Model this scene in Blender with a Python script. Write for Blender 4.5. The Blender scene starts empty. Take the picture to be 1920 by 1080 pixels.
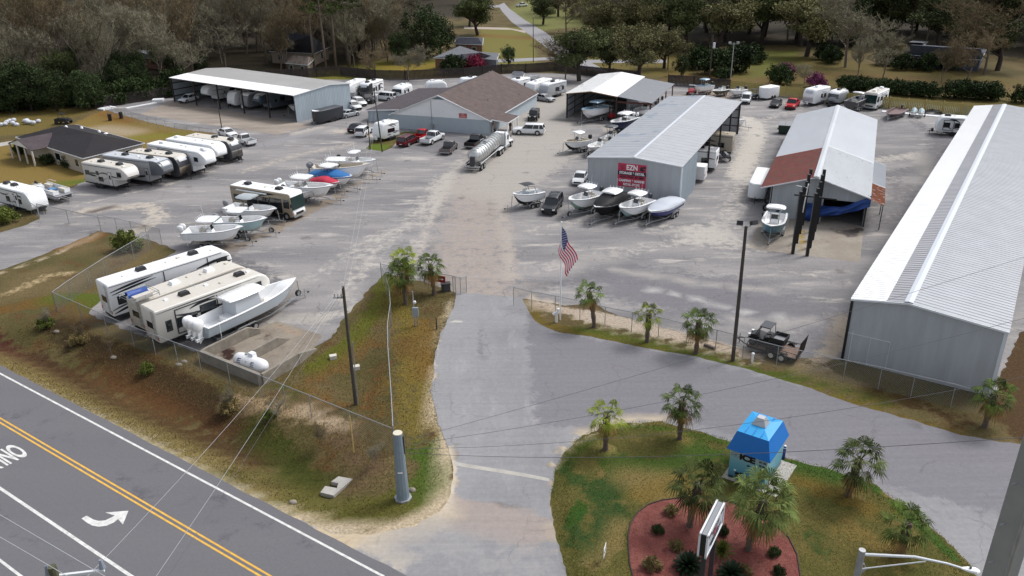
import bpy, bmesh, math, random
import numpy as np
from mathutils import Vector, Matrix, noise, geometry
rnd = random.Random(7)
R = math.radians
S = bpy.context.scene
COL = S.collection
# ---------------- camera, world, sun, exposure ----------------
H = 34.2
FPX, PITCH, ROLL = 1514.386, R(24.251692), R(-0.883165)
FW = Vector((0, math.cos(PITCH), -math.sin(PITCH)))
_rt = Vector((1, 0, 0)); _up = _rt.cross(FW)
RT = _rt*math.cos(ROLL)+_up*math.sin(ROLL)
UP = -_rt*math.sin(ROLL)+_up*math.cos(ROLL)
cd = bpy.data.cameras.new('camera'); cam = bpy.data.objects.new('camera', cd); COL.objects.link(cam)
cam.matrix_world = Matrix((( RT.x, UP.x, -FW.x, 0), (RT.y, UP.y, -FW.y, 0), (RT.z, UP.z, -FW.z, H), (0, 0, 0, 1)))
cd.sensor_width = 36; cd.lens = 36*FPX/1920; cd.clip_start = .5; cd.clip_end = 5000
S.camera = cam
W = bpy.data.worlds.new('World'); S.world = W; W.use_nodes = True
wn = W.node_tree.nodes; wl = W.node_tree.links; wn.clear()
SUN_EL, SUN_AZ = R(52), R(62)      # azimuth measured from +Y towards +X
sky = wn.new('ShaderNodeTexSky'); sky.sky_type = 'NISHITA'; sky.sun_disc = False
sky.sun_elevation = SUN_EL; sky.sun_rotation = SUN_AZ; sky.dust_density = 3.0; sky.air_density = 1.0
hs = wn.new('ShaderNodeHueSaturation'); hs.inputs['Saturation'].default_value = .36
bg = wn.new('ShaderNodeBackground'); bg.inputs['Strength'].default_value = .125
wo = wn.new('ShaderNodeOutputWorld')
wl.new(sky.outputs[0], hs.inputs['Color']); wl.new(hs.outputs[0], bg.inputs[0]); wl.new(bg.outputs[0], wo.inputs[0])
sl = bpy.data.lights.new('sun', 'SUN'); sl.energy = 1.35; sl.angle = R(17); sl.color = (1, .985, .96)
so = bpy.data.objects.new('sun', sl); COL.objects.link(so)
sd = Vector((math.sin(SUN_AZ)*math.cos(SUN_EL), math.cos(SUN_AZ)*math.cos(SUN_EL), math.sin(SUN_EL)))
so.rotation_euler = sd.to_track_quat('Z', 'Y').to_euler(); so.location = (60, 60, 90)
S.view_settings.view_transform = 'Standard'; S.view_settings.look = 'None'
S.view_settings.gamma = 1; S.view_settings.exposure = 0.66
S.cycles.max_bounces = 5; S.cycles.transparent_max_bounces = 12
# ---------------- pixel (1920x1080) to world ----------------
def at(px, py, z=0.0):
    d = FW + RT*((px-960)/FPX) - UP*((py-540)/FPX)
    return Vector((0, 0, H)) + d*((z-H)/d.z)
def to_px(P):
    d = Vector(P)-Vector((0, 0, H)); w = d.dot(FW)
    return (960+FPX*d.dot(RT)/w, 540-FPX*d.dot(UP)/w)
def hgt(base, top_y):
    """height of a vertical thing standing at world point base whose top is seen at row top_y"""
    lo, hi = 0., 33.
    for _ in range(40):
        m = (lo+hi)/2
        if to_px((base[0], base[1], m))[1] > top_y: lo = m
        else: hi = m
    return lo
# ---------------- materials ----------------
MATS = {}
def mat(key, color, rough=.6, metal=0., var=.0, vscale=3., bump=0., bscale=20., spec=.5, trans=0., coat=0.):
    if key in MATS: return MATS[key]
    m = bpy.data.materials.new(key); m.use_nodes = True; nt = m.node_tree; n = nt.nodes; l = nt.links
    b = n['Principled BSDF']
    b.inputs['Roughness'].default_value = rough; b.inputs['Metallic'].default_value = metal
    b.inputs['Specular IOR Level'].default_value = spec
    if coat: b.inputs['Coat Weight'].default_value = coat
    b.inputs['Base Color'].default_value = (*color, 1)
    if var or bump:
        tc = n.new('ShaderNodeTexCoord')
    if var:
        nz = n.new('ShaderNodeTexNoise'); nz.inputs['Scale'].default_value = vscale; nz.inputs['Detail'].default_value = 6
        nz.inputs['Roughness'].default_value = .65
        l.new(tc.outputs['Object'], nz.inputs['Vector'])
        cr = n.new('ShaderNodeMapRange'); cr.inputs[1].default_value = .3; cr.inputs[2].default_value = .7
        cr.inputs[3].default_value = 1-var; cr.inputs[4].default_value = 1+var*.6
        l.new(nz.outputs[0], cr.inputs[0])
        mx = n.new('ShaderNodeVectorMath'); mx.operation = 'SCALE'; mx.inputs[0].default_value = color
        l.new(cr.outputs[0], mx.inputs['Scale']); l.new(mx.outputs[0], b.inputs['Base Color'])
    if bump:
        nb = n.new('ShaderNodeTexNoise'); nb.inputs['Scale'].default_value = bscale; nb.inputs['Detail'].default_value = 4
        l.new(tc.outputs['Object'], nb.inputs['Vector'])
        bp = n.new('ShaderNodeBump'); bp.inputs['Strength'].default_value = bump; bp.inputs['Distance'].default_value = .05
        l.new(nb.outputs[0], bp.inputs['Height']); l.new(bp.outputs[0], b.inputs['Normal'])
    MATS[key] = m; return m
def ground_mat(key, c1, c2, c3=None, scale=.35, fine=6., stretch=(1, 1), rot=0., fine_amt=.25, pk=5., bump=.3, rough=.92, speck=None, cracks=0., gam=1.):
    """two or three tones broken up by noise, with a 'paint' vertex colour (stains, bare sand, greener growth) on top"""
    m = bpy.data.materials.new(key); m.use_nodes = True; nt = m.node_tree; n = nt.nodes; l = nt.links
    b = n['Principled BSDF']; b.inputs['Roughness'].default_value = rough; b.inputs['Specular IOR Level'].default_value = .2
    tc = n.new('ShaderNodeTexCoord'); mp = n.new('ShaderNodeMapping'); mp.inputs['Rotation'].default_value = (0, 0, rot)
    mp.inputs['Scale'].default_value = (stretch[0], stretch[1], 1); l.new(tc.outputs['Object'], mp.inputs[0])
    def nz(s, det=8, ro=.6, src=None, dist=0.):
        t = n.new('ShaderNodeTexNoise'); t.inputs['Scale'].default_value = s; t.inputs['Detail'].default_value = det
        t.inputs['Roughness'].default_value = ro; t.inputs['Distortion'].default_value = dist
        l.new((src or mp).outputs[0], t.inputs['Vector']); return t
    def mr(src, a, bb, c=0., d=1., smooth=True):
        t = n.new('ShaderNodeMapRange'); t.interpolation_type = 'SMOOTHSTEP' if smooth else 'LINEAR'
        t.inputs[1].default_value = a; t.inputs[2].default_value = bb; t.inputs[3].default_value = c; t.inputs[4].default_value = d
        l.new(src, t.inputs[0]); return t
    def mix(f, a, bb):
        t = n.new('ShaderNodeMix'); t.data_type = 'RGBA'
        l.new(f, t.inputs[0])
        for k, v in ((6, a), (7, bb)):
            if isinstance(v, tuple): t.inputs[k].default_value = (*v, 1)
            else: l.new(v, t.inputs[k])
        return t.outputs[2]
    big = nz(scale); out = mix(mr(big.outputs[0], .35, .65).outputs[0], c1, c2)
    if c3:
        b3 = nz(scale*2.3, 8, .7); out = mix(mr(b3.outputs[0], .52, .7).outputs[0], out, c3)
    raw = n.new('ShaderNodeMapping'); l.new(tc.outputs['Object'], raw.inputs[0])
    at_ = n.new('ShaderNodeAttribute'); at_.attribute_name = 'paint'
    edge = nz(.9, 10, .72, raw)
    ma = n.new('ShaderNodeMath'); ma.operation = 'MULTIPLY_ADD'; ma.inputs[1].default_value = 1.7; ma.inputs[2].default_value = -.85
    l.new(edge.outputs[0], ma.inputs[0])
    ad = n.new('ShaderNodeMath'); ad.operation = 'ADD'; l.new(ma.outputs[0], ad.inputs[0]); l.new(at_.outputs['Alpha'], ad.inputs[1])
    f = mr(ad.outputs[0], .5-.9/pk, .5+.9/pk)
    # keep areas without any paint clean and full paint full
    g = n.new('ShaderNodeMath'); g.operation = 'MULTIPLY'; l.new(f.outputs[0], g.inputs[0])
    g2 = mr(at_.outputs['Alpha'], .0, .35); l.new(g2.outputs[0], g.inputs[1])
    out = mix(g.outputs[0], out, at_.outputs['Color'])
    fn = nz(fine, 6, .75, raw); sc = n.new('ShaderNodeVectorMath'); sc.operation = 'SCALE'
    fr = mr(fn.outputs[0], .3, .7, 1-fine_amt, 1+fine_amt, False)
    l.new(out, sc.inputs[0]); l.new(fr.outputs[0], sc.inputs['Scale']); out = sc.outputs[0]
    if speck:
        sp = nz(fine*3.5, 3, .6, raw); out = mix(mr(sp.outputs[0], .6, .7, 0, speck[3]).outputs[0], out, speck[:3])
    if gam != 1.: gm_ = n.new('ShaderNodeGamma'); gm_.inputs[1].default_value = gam; l.new(out, gm_.inputs[0]); out = gm_.outputs[0]
    if cracks:   # wandering cracks and sealed joints
        wp = n.new('ShaderNodeVectorMath'); wp.operation = 'MULTIPLY_ADD'; wz = nz(.5, 5, .6, raw); l.new(wz.outputs['Color'], wp.inputs[0]); wp.inputs[1].default_value = (3, 3, 0); l.new(raw.outputs[0], wp.inputs[2])
        vo = n.new('ShaderNodeTexVoronoi'); vo.feature = 'DISTANCE_TO_EDGE'; vo.inputs['Scale'].default_value = .16; l.new(wp.outputs[0], vo.inputs['Vector'])
        ck = mr(vo.outputs[0], .0, .012, cracks, 0.); ck2 = nz(.25, 3, .5, raw); cm_ = n.new('ShaderNodeMath'); cm_.operation = 'MULTIPLY'; l.new(ck.outputs[0], cm_.inputs[0]); l.new(mr(ck2.outputs[0], .45, .6).outputs[0], cm_.inputs[1])
        out = mix(cm_.outputs[0], out, (.09, .085, .08))
        v2 = n.new('ShaderNodeTexVoronoi'); v2.inputs['Scale'].default_value = .22; l.new(wp.outputs[0], v2.inputs['Vector']); sr = n.new('ShaderNodeSeparateColor'); l.new(v2.outputs['Color'], sr.inputs[0])
        sm_ = n.new('ShaderNodeMath'); sm_.operation = 'MULTIPLY'; l.new(mr(v2.outputs['Distance'], .05, .2, .55, 0.).outputs[0], sm_.inputs[0]); l.new(mr(sr.outputs[0], .55, .75).outputs[0], sm_.inputs[1]); out = mix(sm_.outputs[0], out, (.1, .095, .09))
        tk = n.new('ShaderNodeMapping'); tk.inputs['Rotation'].default_value = (0, 0, rot); tk.inputs['Scale'].default_value = (.06, 2.2, 1); l.new(tc.outputs['Object'], tk.inputs[0])
        st = nz(1., 6, .7, tk); ss = n.new('ShaderNodeVectorMath'); ss.operation = 'SCALE'; l.new(out, ss.inputs[0]); l.new(mr(st.outputs[0], .3, .7, .95, 1.05).outputs[0], ss.inputs['Scale']); out = ss.outputs[0]
    l.new(out, b.inputs['Base Color'])
    bp = n.new('ShaderNodeBump'); bp.inputs['Strength'].default_value = bump; bp.inputs['Distance'].default_value = .06
    l.new(fn.outputs[0], bp.inputs['Height']); l.new(bp.outputs[0], b.inputs['Normal'])
    return m
# ---------------- mesh builder ----------------
class MB:
    def __init__(s): s.v = []; s.f = []
    def add(s, vs, fs):
        o = len(s.v); s.v += [tuple(v) for v in vs]; s.f += [tuple(i+o for i in f) for f in fs]; return s
    def box(s, c, d, rz=0., ry=0., rx=0., taper=1.):
        m = Matrix.Translation(c) @ Matrix.Rotation(rz, 4, 'Z') @ Matrix.Rotation(ry, 4, 'Y') @ Matrix.Rotation(rx, 4, 'X')
        x, y, z = d[0]/2, d[1]/2, d[2]/2; t = taper
        vs = [(-x, -y, -z), (x, -y, -z), (x, y, -z), (-x, y, -z), (-x*t, -y*t, z), (x*t, -y*t, z), (x*t, y*t, z), (-x*t, y*t, z)]
        return s.add([m @ Vector(v) for v in vs], [(3, 2, 1, 0), (4, 5, 6, 7), (0, 1, 5, 4), (1, 2, 6, 5), (2, 3, 7, 6), (3, 0, 4, 7)])
    def b2(s, x0, x1, y0, y1, z0, z1): return s.box(((x0+x1)/2, (y0+y1)/2, (z0+z1)/2), (x1-x0, y1-y0, z1-z0))
    def tube(s, pts, r, n=6, cap=True):
        pts = [Vector(p) for p in pts]; rs = r if isinstance(r, (list, tuple)) else [r]*len(pts)
        o = len(s.v); prev = None
        for i, p in enumerate(pts):
            t = (pts[min(i+1, len(pts)-1)]-pts[max(i-1, 0)])
            t = t.normalized() if t.length > 1e-9 else Vector((0, 0, 1))
            if prev is None:
                a = t.orthogonal().normalized()
            else:
                a = (prev - t*prev.dot(t)); a = a.normalized() if a.length > 1e-6 else t.orthogonal().normalized()
            prev = a; b = t.cross(a)
            for k in range(n):
                an = 2*math.pi*k/n; s.v.append(tuple(p+(a*math.cos(an)+b*math.sin(an))*rs[i]))
        for i in range(len(pts)-1):
            for k in range(n):
                k2 = (k+1) % n
                s.f.append((o+i*n+k, o+i*n+k2, o+(i+1)*n+k2, o+(i+1)*n+k))
        if cap:
            s.f.append(tuple(o+k for k in range(n))[::-1]); s.f.append(tuple(o+(len(pts)-1)*n+k for k in range(n)))
        return s
    def loft(s, rings, closed=True, caps=True):
        o = len(s.v); n = len(rings[0])
        for r in rings: s.v += [tuple(v) for v in r]
        for i in range(len(rings)-1):
            for k in range(n if closed else n-1):
                k2 = (k+1) % n
                s.f.append((o+i*n+k, o+i*n+k2, o+(i+1)*n+k2, o+(i+1)*n+k))
        if caps and closed:
            s.f.append(tuple(o+k for k in range(n))[::-1]); s.f.append(tuple(o+(len(rings)-1)*n+k for k in range(n)))
        return s
    def prism(s, prof, y0, y1):
        """profile in XZ extruded along Y"""
        n = len(prof); o = len(s.v)
        s.v += [(x, y0, z) for x, z in prof]+[(x, y1, z) for x, z in prof]
        s.f += [tuple(o+i for i in range(n)), tuple(o+n+i for i in range(n))[::-1]]
        s.f += [(o+i, o+n+i, o+n+(i+1) % n, o+(i+1) % n) for i in range(n)]
        return s
    def wheel(s, c, r, w, n=16):
        x, y, z = c
        prof = [(r*.6, -w/2), (r*.93, -w/2), (r, -w*.32), (r, w*.32), (r*.93, w/2), (r*.6, w/2)]
        rings = [[(x+q*math.cos(2*math.pi*k/n), y+yy, z+q*math.sin(2*math.pi*k/n)) for k in range(n)] for q, yy in prof]
        return s.loft(rings)
    def disc(s, c, r, w, n=12):
        x, y, z = c
        rings = [[(x+q*math.cos(2*math.pi*k/n), y+yy, z+q*math.sin(2*math.pi*k/n)) for k in range(n)] for q, yy in ((r, -w/2), (r, w/2))]
        return s.loft(rings)
    def dome(s, c, rx, ry, rz, n=14, m=6, full=False):
        x, y, z = c; rings = []
        a0 = -math.pi/2 if full else 0
        for i in range(m+1):
            a = a0+(math.pi/2-a0)*i/m; cr = max(math.cos(a), .02)
            rings.append([(x+rx*cr*math.cos(2*math.pi*k/n), y+ry*cr*math.sin(2*math.pi*k/n), z+rz*math.sin(a)) for k in range(n)])
        return s.loft(rings)
    def poly(s, pts):
        o = len(s.v); s.v += [tuple(p) for p in pts]; s.f.append(tuple(range(o, o+len(pts)))); return s
    def xf(s, m):
        s.v = [tuple(m @ Vector(v)) for v in s.v]; return s
    def mesh(s, name, smooth=False, ang=None):
        me = bpy.data.meshes.new(name); me.from_pydata(s.v, [], s.f); me.update()
        if smooth:
            me.shade_smooth()
            if ang: me.set_sharp_from_angle(angle=R(ang))
        return me
    def out(s, name, m, parent=None, smooth=False, label=None, ang=35, fix=True):
        me = s.mesh(name)
        if fix:
            bm = bmesh.new(); bm.from_mesh(me); bmesh.ops.recalc_face_normals(bm, faces=bm.faces); bm.to_mesh(me); bm.free()
        if smooth: me.shade_smooth(); me.set_sharp_from_angle(angle=R(ang))
        me.materials.append(m)
        o = bpy.data.objects.new(name, me); COL.objects.link(o)
        if parent: o.parent = parent
        if label: o['label'] = label
        return o
def thing(name, label, cat, loc=(0, 0, 0), rz=0., group=None, sc=1.):
    o = bpy.data.objects.new(name, None); COL.objects.link(o); o.location = loc; o.rotation_euler = (0, 0, rz)
    o.empty_display_size = .3; o.scale = (sc, sc, sc)
    o['label'] = label; o['category'] = cat
    if group: o['group'] = group
    return o
def tag(o, label, cat, group=None):
    o['label'] = label; o['category'] = cat
    if group: o['group'] = group
    return o
def kids(o): return [c for c in o.children]
def dup(root, loc, rz, label, group=None, sc=None):
    r = root.copy(); COL.objects.link(r); r.location = loc; r.rotation_euler = (0, 0, rz); r['label'] = label
    if group: r['group'] = group
    if sc: r.scale = (sc if isinstance(sc, tuple) else (sc,)*3)
    for ch in root.children:
        c = ch.copy(); COL.objects.link(c); c.parent = r
        for g in ch.children:
            d = g.copy(); COL.objects.link(d); d.parent = c
    return r
def text_mesh(txt, size, depth=.004, sx=1., bold=0.0):
    cu = bpy.data.curves.new('t', 'FONT'); cu.body = txt; cu.size = size; cu.align_x = 'CENTER'; cu.align_y = 'CENTER'
    cu.extrude = depth; cu.offset = bold
    o = bpy.data.objects.new('t', cu); COL.objects.link(o); bpy.context.view_layer.update()
    me = bpy.data.meshes.new_from_object(o); bpy.data.objects.remove(o); bpy.data.curves.remove(cu)
    if sx != 1.:
        for v in me.vertices: v.co.x *= sx
    return me
def text_part(name, txt, size, m, parent, M4, sx=1., depth=.004, bold=0.):
    me = text_mesh(txt, size, depth, sx, bold); me.transform(M4); me.materials.append(m)
    o = bpy.data.objects.new(name, me); COL.objects.link(o); o.parent = parent; return o
def face_m(origin, xdir, ydir):
    x = Vector(xdir).normalized(); y = Vector(ydir).normalized(); z = x.cross(y)
    return Matrix(((x.x, y.x, z.x, origin[0]), (x.y, y.y, z.y, origin[1]), (x.z, y.z, z.z, origin[2]), (0, 0, 0, 1)))
# ---------------- painted ground sheets ----------------
def seg_dist(P, a, b):
    ab = b-a; t = np.clip(((P-a)@ab)/max(ab@ab, 1e-9), 0, 1); q = a+t[:, None]*ab
    return np.hypot(*(P-q).T)
def inside(P, poly):
    x, y = P[:, 0], P[:, 1]; r = np.zeros(len(P), bool); n = len(poly)
    for i in range(n):
        x1, y1 = poly[i]; x2, y2 = poly[(i+1) % n]
        if y1 == y2: continue
        c = ((y1 > y) != (y2 > y)) & (x < (x2-x1)*(y-y1)/(y2-y1)+x1); r ^= c
    return r
def W2(pts): return [at(x, y).xy for x, y in pts]
def paint(P, blobs):
    """blobs: (kind, px points, soft metres, colour, strength)"""
    col = np.zeros((len(P), 3)); al = np.zeros(len(P))
    for kind, pts, soft, c, st in blobs:
        w = np.array([tuple(p) for p in (W2(pts) if kind[0] != 'w' else [Vector(p) for p in pts])])
        d = np.full(len(P), 1e9)
        n = len(w)
        rng = range(n) if kind.endswith('poly') else range(n-1)
        if n == 1: d = np.hypot(*(P-w[0]).T)
        for i in rng: d = np.minimum(d, seg_dist(P, w[i], w[(i+1) % n]))
        if kind.endswith('poly'):
            s = np.where(inside(P, w), d, -d); a = np.clip(.5+s/(2*soft), 0, 1)
        else: a = np.clip(1-d/soft, 0, 1)
        a = a*a*(3-2*a)*st
        na = al+a-al*a
        k = np.where(na > 1e-6, a/np.maximum(na, 1e-6), 0)[:, None]
        # newest paint wins where it is strong
        k = np.maximum(k, a[:, None]); col = col*(1-k)+np.array(c)*k; al = na
    return col, al
def sheet(name, m, outline, z, step=1., blobs=(), ragged=.0, world=False, holes=(), zf=None, cell=None, kind='structure'):
    out = [Vector(p) for p in outline] if world else W2(outline)
    def ring(pts, amp):
        b = []
        for i, p in enumerate(pts):
            q = pts[(i+1) % len(pts)]; L = (q-p).length; k = max(1, int(L/max(step*.5, .35))) if L < 400 else 1
            nrm = Vector((-(q-p).y, (q-p).x)).normalized() if L > 0 else Vector((0, 0))
            for j in range(k):
                t = p.lerp(q, j/k)
                if amp: t = t + nrm*amp*(noise.noise(Vector((t.x*.7, t.y*.7, 3)))+.6*noise.noise(Vector((t.x*2.3, t.y*2.3, 9))))*1.6
                b.append(t)
        return b
    bnd = ring(out, ragged); arr = np.array([tuple(p) for p in bnd])
    x0, y0 = arr.min(0); x1, y1 = arr.max(0)
    gx, gy = np.meshgrid(np.arange(x0, x1, step), np.arange(y0, y1, step)); P = np.stack([gx.ravel(), gy.ravel()], -1)
    rr = np.random.RandomState(3); P = P+rr.uniform(-.3, .3, P.shape)*step
    P = P[inside(P, arr)]
    if len(P) > 4:
        keep = np.ones(len(P), bool)
        for c in arr[::1]:
            keep &= (np.abs(P[:, 0]-c[0]) > step*.35) | (np.abs(P[:, 1]-c[1]) > step*.35)
        P = P[keep]
    pts = [Vector(p) for p in arr]+[Vector(p) for p in P]; nb = len(arr)
    r = geometry.delaunay_2d_cdt(pts, [(i, (i+1) % nb) for i in range(nb)], [], 1, 1e-5)
    V = np.array([tuple(v) for v in r[0]]); zz = np.full(len(V), z) if zf is None else zf(V)
    me = bpy.data.meshes.new(name); me.from_pydata([(a[0], a[1], c) for a, c in zip(V, zz)], [], [tuple(f) for f in r[2]])
    bm = bmesh.new(); bm.from_mesh(me); bmesh.ops.recalc_face_normals(bm, faces=bm.faces)
    if sum(f.normal.z for f in bm.faces) < 0: bmesh.ops.reverse_faces(bm, faces=bm.faces)
    bm.to_mesh(me); bm.free(); me.update()
    ca = me.color_attributes.new('paint', 'FLOAT_COLOR', 'POINT')
    c, a = paint(V, blobs) if blobs else (np.zeros((len(V), 3)), np.zeros(len(V)))
    ca.data.foreach_set('color', np.concatenate([c, a[:, None]], 1).astype(np.float32).ravel())
    me.materials.append(m); me.shade_smooth()
    o = bpy.data.objects.new(name, me); COL.objects.link(o); o['kind'] = kind
    return o
def A(r, g, b, k=.78):
    f = lambda v: (v/255/12.92 if v/255 <= .04045 else ((v/255+.055)/1.055)**2.4)*k
    return (f(r), f(g), f(b))
# ================= THE SETTING: ground and paving =================
G_OLIVE, G_TAN, G_RUST, G_GREEN = A(106, 99, 62), A(130, 115, 82), A(116, 88, 56), A(80, 98, 34)
SAND, PALE, GREY = A(190, 178, 162), A(200, 192, 182), A(140, 137, 137)
LAWN = A(138, 122, 62)
m_ground = ground_mat('rough_grass', G_OLIVE, G_TAN, G_RUST, scale=.12, fine=5., gam=1.2, fine_amt=.42, bump=.3, speck=(.30, .25, .15, .35))
ditch = [tuple(p) for p in W2([(-60, 625), (60, 655), (150, 695), (350, 775), (500, 845), (610, 900)])]
def ground_z(V):
    P = V[:, :2]; d = np.full(len(P), 1e9)
    for i in range(len(ditch)-1): d = np.minimum(d, seg_dist(P, np.array(ditch[i]), np.array(ditch[i+1])))
    z = -.02-1.1*np.exp(-(d/2.3)**2)
    far = P[:, 1] > 150
    return z
def base_ground():
    xs = np.concatenate([[-3000, -1200, -600, -350, -220], np.arange(-165, 165, 1.25), [220, 350, 600, 1200, 3000]])
    ys = np.concatenate([[-3000, -800, -200, -60, -20, 0], np.arange(8, 90, 1.), np.arange(90, 330, 1.8), [360, 420, 520, 700, 1000, 1600, 3000, 5000]])
    gx, gy = np.meshgrid(xs, ys); V = np.stack([gx.ravel(), gy.ravel()], -1); z = ground_z(V)
    nx, ny = len(xs), len(ys)
    F = [(j*nx+i, j*nx+i+1, (j+1)*nx+i+1, (j+1)*nx+i) for j in range(ny-1) for i in range(nx-1)]
    me = bpy.data.meshes.new('ground'); me.from_pydata([(a[0], a[1], c) for a, c in zip(V, z)], [], F); me.update()
    lawn, lawn2 = A(142, 128, 62), A(120, 124, 56)
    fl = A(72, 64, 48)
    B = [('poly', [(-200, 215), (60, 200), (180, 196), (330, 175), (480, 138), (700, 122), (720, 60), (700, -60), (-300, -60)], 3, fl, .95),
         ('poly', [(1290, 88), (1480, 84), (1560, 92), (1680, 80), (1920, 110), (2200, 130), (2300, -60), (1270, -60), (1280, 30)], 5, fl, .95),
         ('poly', [(1040, 48), (1280, 60), (1280, -60), (1010, -60)], 6, A(104, 98, 66), .8), ('poly', [(560, 30), (860, 40), (930, -5), (930, -60), (560, -60)], 5, fl, .9),
         ('poly', [(-80, 290), (60, 262), (200, 205), (400, 250), (380, 262), (170, 335), (120, 352), (-80, 345)], 1.5, A(150, 130, 76), 1),
         ('poly', [(-60, 200), (180, 205), (60, 250), (-80, 262)], 2, A(132, 118, 68), .9),
         ('line', [(190, 242), (240, 248)], 6, A(186, 172, 150), .9),
         ('line', [(205, 212), (240, 225)], 5, A(150, 112, 60), .8),
         ('line', [(262, 258), (330, 252)], 4, A(140, 138, 54), .8),
         ('line', [(110, 345), (170, 338)], 2.5, A(112, 128, 48), .9),
         ('poly', [(470, 150), (700, 115), (860, 110), (850, 142), (700, 150)], 3, A(128, 124, 54), .9),
         ('poly', [(700, 120), (860, 118), (840, 145), (740, 146)], 3, A(150, 132, 60), .8),
         ('poly', [(720, 146), (900, 146), (900, 165), (720, 175)], 2, A(178, 160, 138), .9),
         ('poly', [(900, 52), (1000, 50), (1010, 128), (900, 135)], 3, A(140, 134, 76), .95),
         ('poly', [(930, 20), (990, -10), (1150, -10), (1150, 40), (1010, 60)], 8, A(140, 142, 88), .8),
         ('line', [(905, 66), (1000, 72)], 6, A(150, 118, 70), .8),
         ('poly', [(1040, 60), (1300, 110), (1300, 150), (1060, 130)], 3, A(128, 116, 66), .9),
         ('poly', [(1260, 150), (1500, 105), (1920, 150), (1980, 250), (1500, 175), (1370, 165)], 5, A(122, 110, 64), 1),
         ('poly', [(1395, 150), (1420, 95), (1500, 95), (1480, 140)], 4, A(122, 124, 62), .9),
         ('line', [(1430, 150), (1600, 140), (1900, 165)], 8, A(132, 110, 70), .7),
         ('line', [(1270, 143), (1360, 150)], 5, A(150, 118, 74), .8),
         ('line', [(1000, 155), (1060, 148)], 3, A(140, 112, 72), .8),
         # right of the long building: rust brown grass
         ('poly', [(1840, 760), (1900, 640), (1990, 400), (2300, 400), (2300, 860), (1980, 850), (1900, 820)], 1.5, A(98, 76, 48), .95),
         # roadside verge
         ('line', [(-40, 610), (100, 690), (200, 745)], 1.9, A(96, 56, 46), .8),
         ('line', [(-40, 660), (120, 720), (400, 860), (480, 905), (560, 955)], 3.0, A(146, 132, 88), .95),
         ('line', [(-20, 695), (240, 820), (420, 915), (560, 985), (640, 1010)], 1.0, A(196, 188, 170), .9),
         ('line', [(-20, 585), (110, 560), (180, 600)], 3, A(126, 98, 52), .7),
         ('line', [(20, 548), (80, 520), (130, 512)], 2.4, A(190, 172, 138), .55),
         ('line', [(60, 470), (140, 455), (190, 440)], 3, A(140, 102, 58), .7),
         ('line', [(0, 512), (60, 492), (120, 470), (185, 436)], 1.3, A(184, 170, 146), .6),
         ('line', [(100, 560), (170, 555), (185, 575)], 2.5, A(102, 116, 40), .8),
         ('line', [(190, 660), (260, 690), (300, 720), (340, 735)], 3.5, A(122, 90, 54), .7),
         ('line', [(100, 610), (250, 680), (330, 715), (480, 800)], 2.6, A(76, 62, 42), .85),
         ('line', [(480, 790), (560, 870), (610, 890)], 2.4, A(82, 88, 34), .95),
         ('line', [(60, 650), (200, 735), (330, 790), (480, 850)], 1.6, A(88, 66, 42), .8), ('line', [(200, 690), (330, 745), (430, 790)], 1.5, A(112, 78, 48), .5), ('line', [(420, 880), (500, 895), (600, 900)], 1.6, A(92, 88, 40), .6),
         ('line', [(440, 745), (500, 760), (560, 775), (640, 800)], 1.5, A(182, 160, 130), .85),
         ('line', [(570, 765), (610, 785), (640, 798)], 1.2, A(214, 196, 170), .8),
         ('line', [(640, 820), (700, 870), (660, 900)], 3, A(128, 108, 84), .6),
         ('line', [(560, 930), (690, 960), (790, 930)], 3, A(110, 108, 52), .8),
         ('line', [(795, 845), (815, 880), (800, 920)], 2.2, A(88, 112, 40), .9),
         ('line', [(590, 690), (660, 640), (720, 560), (724, 520)], 2.2, A(112, 116, 42), .85),
         ('line', [(640, 760), (560, 730), (640, 690), (700, 640)], 2.2, A(132, 104, 62), .6),
         ('line', [(700, 700), (700, 780)], 2.0, A(126, 96, 58), .6),
         ('line', [(745, 560), (770, 640), (770, 720), (775, 800)], 3., A(136, 122, 62), .7),
         ('line', [(760, 640), (765, 660)], 2.4, A(116, 84, 52), .5),
         ('line', [(800, 600), (800, 640), (790, 700)], 2.0, A(140, 110, 58), .6),
         ('line', [(370, 640), (480, 710), (560, 740)], 1.2, A(96, 104, 44), .7),
         ('line', [(820, 690), (812, 740), (835, 830), (845, 870), (845, 920), (800, 970), (700, 1000), (600, 985), (520, 955)], 1.1, A(206, 190, 166), 1),
         ('line', [(851, 560), (830, 600), (818, 650)], .9, A(190, 178, 152), .8),
         # strip with palms, right
         ('line', [(985, 565), (1000, 595), (1030, 612), (1200, 645), (1400, 700), (1600, 760), (1850, 840)], 1.6, A(128, 112, 52), .9),
         ('line', [(1090, 617), (1200, 640), (1330, 672), (1400, 690), (1480, 715)], 1.3, A(96, 112, 38), .8),
         ('line', [(1480, 700), (1560, 720), (1660, 750)], 1.6, A(92, 106, 40), .8),
         ('line', [(1500, 690), (1600, 720)], 2.0, A(164, 146, 110), .8),
         ('line', [(1640, 735), (1740, 762), (1800, 790)], 2.2, A(92, 72, 42), .7),
         ('line', [(1000, 568), (1090, 590), (1240, 625), (1420, 668)], 1.6, A(204, 188, 170), .95),
         ('line', [(1100, 590), (1180, 605), (1260, 620)], 2.2, A(208, 194, 178), .95),
         ('line', [(1530, 672), (1560, 650)], 2.2, A(196, 180, 158), .9)]
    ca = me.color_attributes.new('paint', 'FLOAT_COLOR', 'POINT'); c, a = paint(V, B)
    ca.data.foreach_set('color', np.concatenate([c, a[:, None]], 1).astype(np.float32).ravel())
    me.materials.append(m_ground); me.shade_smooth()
    o = bpy.data.objects.new('ground', me); COL.objects.link(o); o['kind'] = 'structure'
base_ground()
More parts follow.
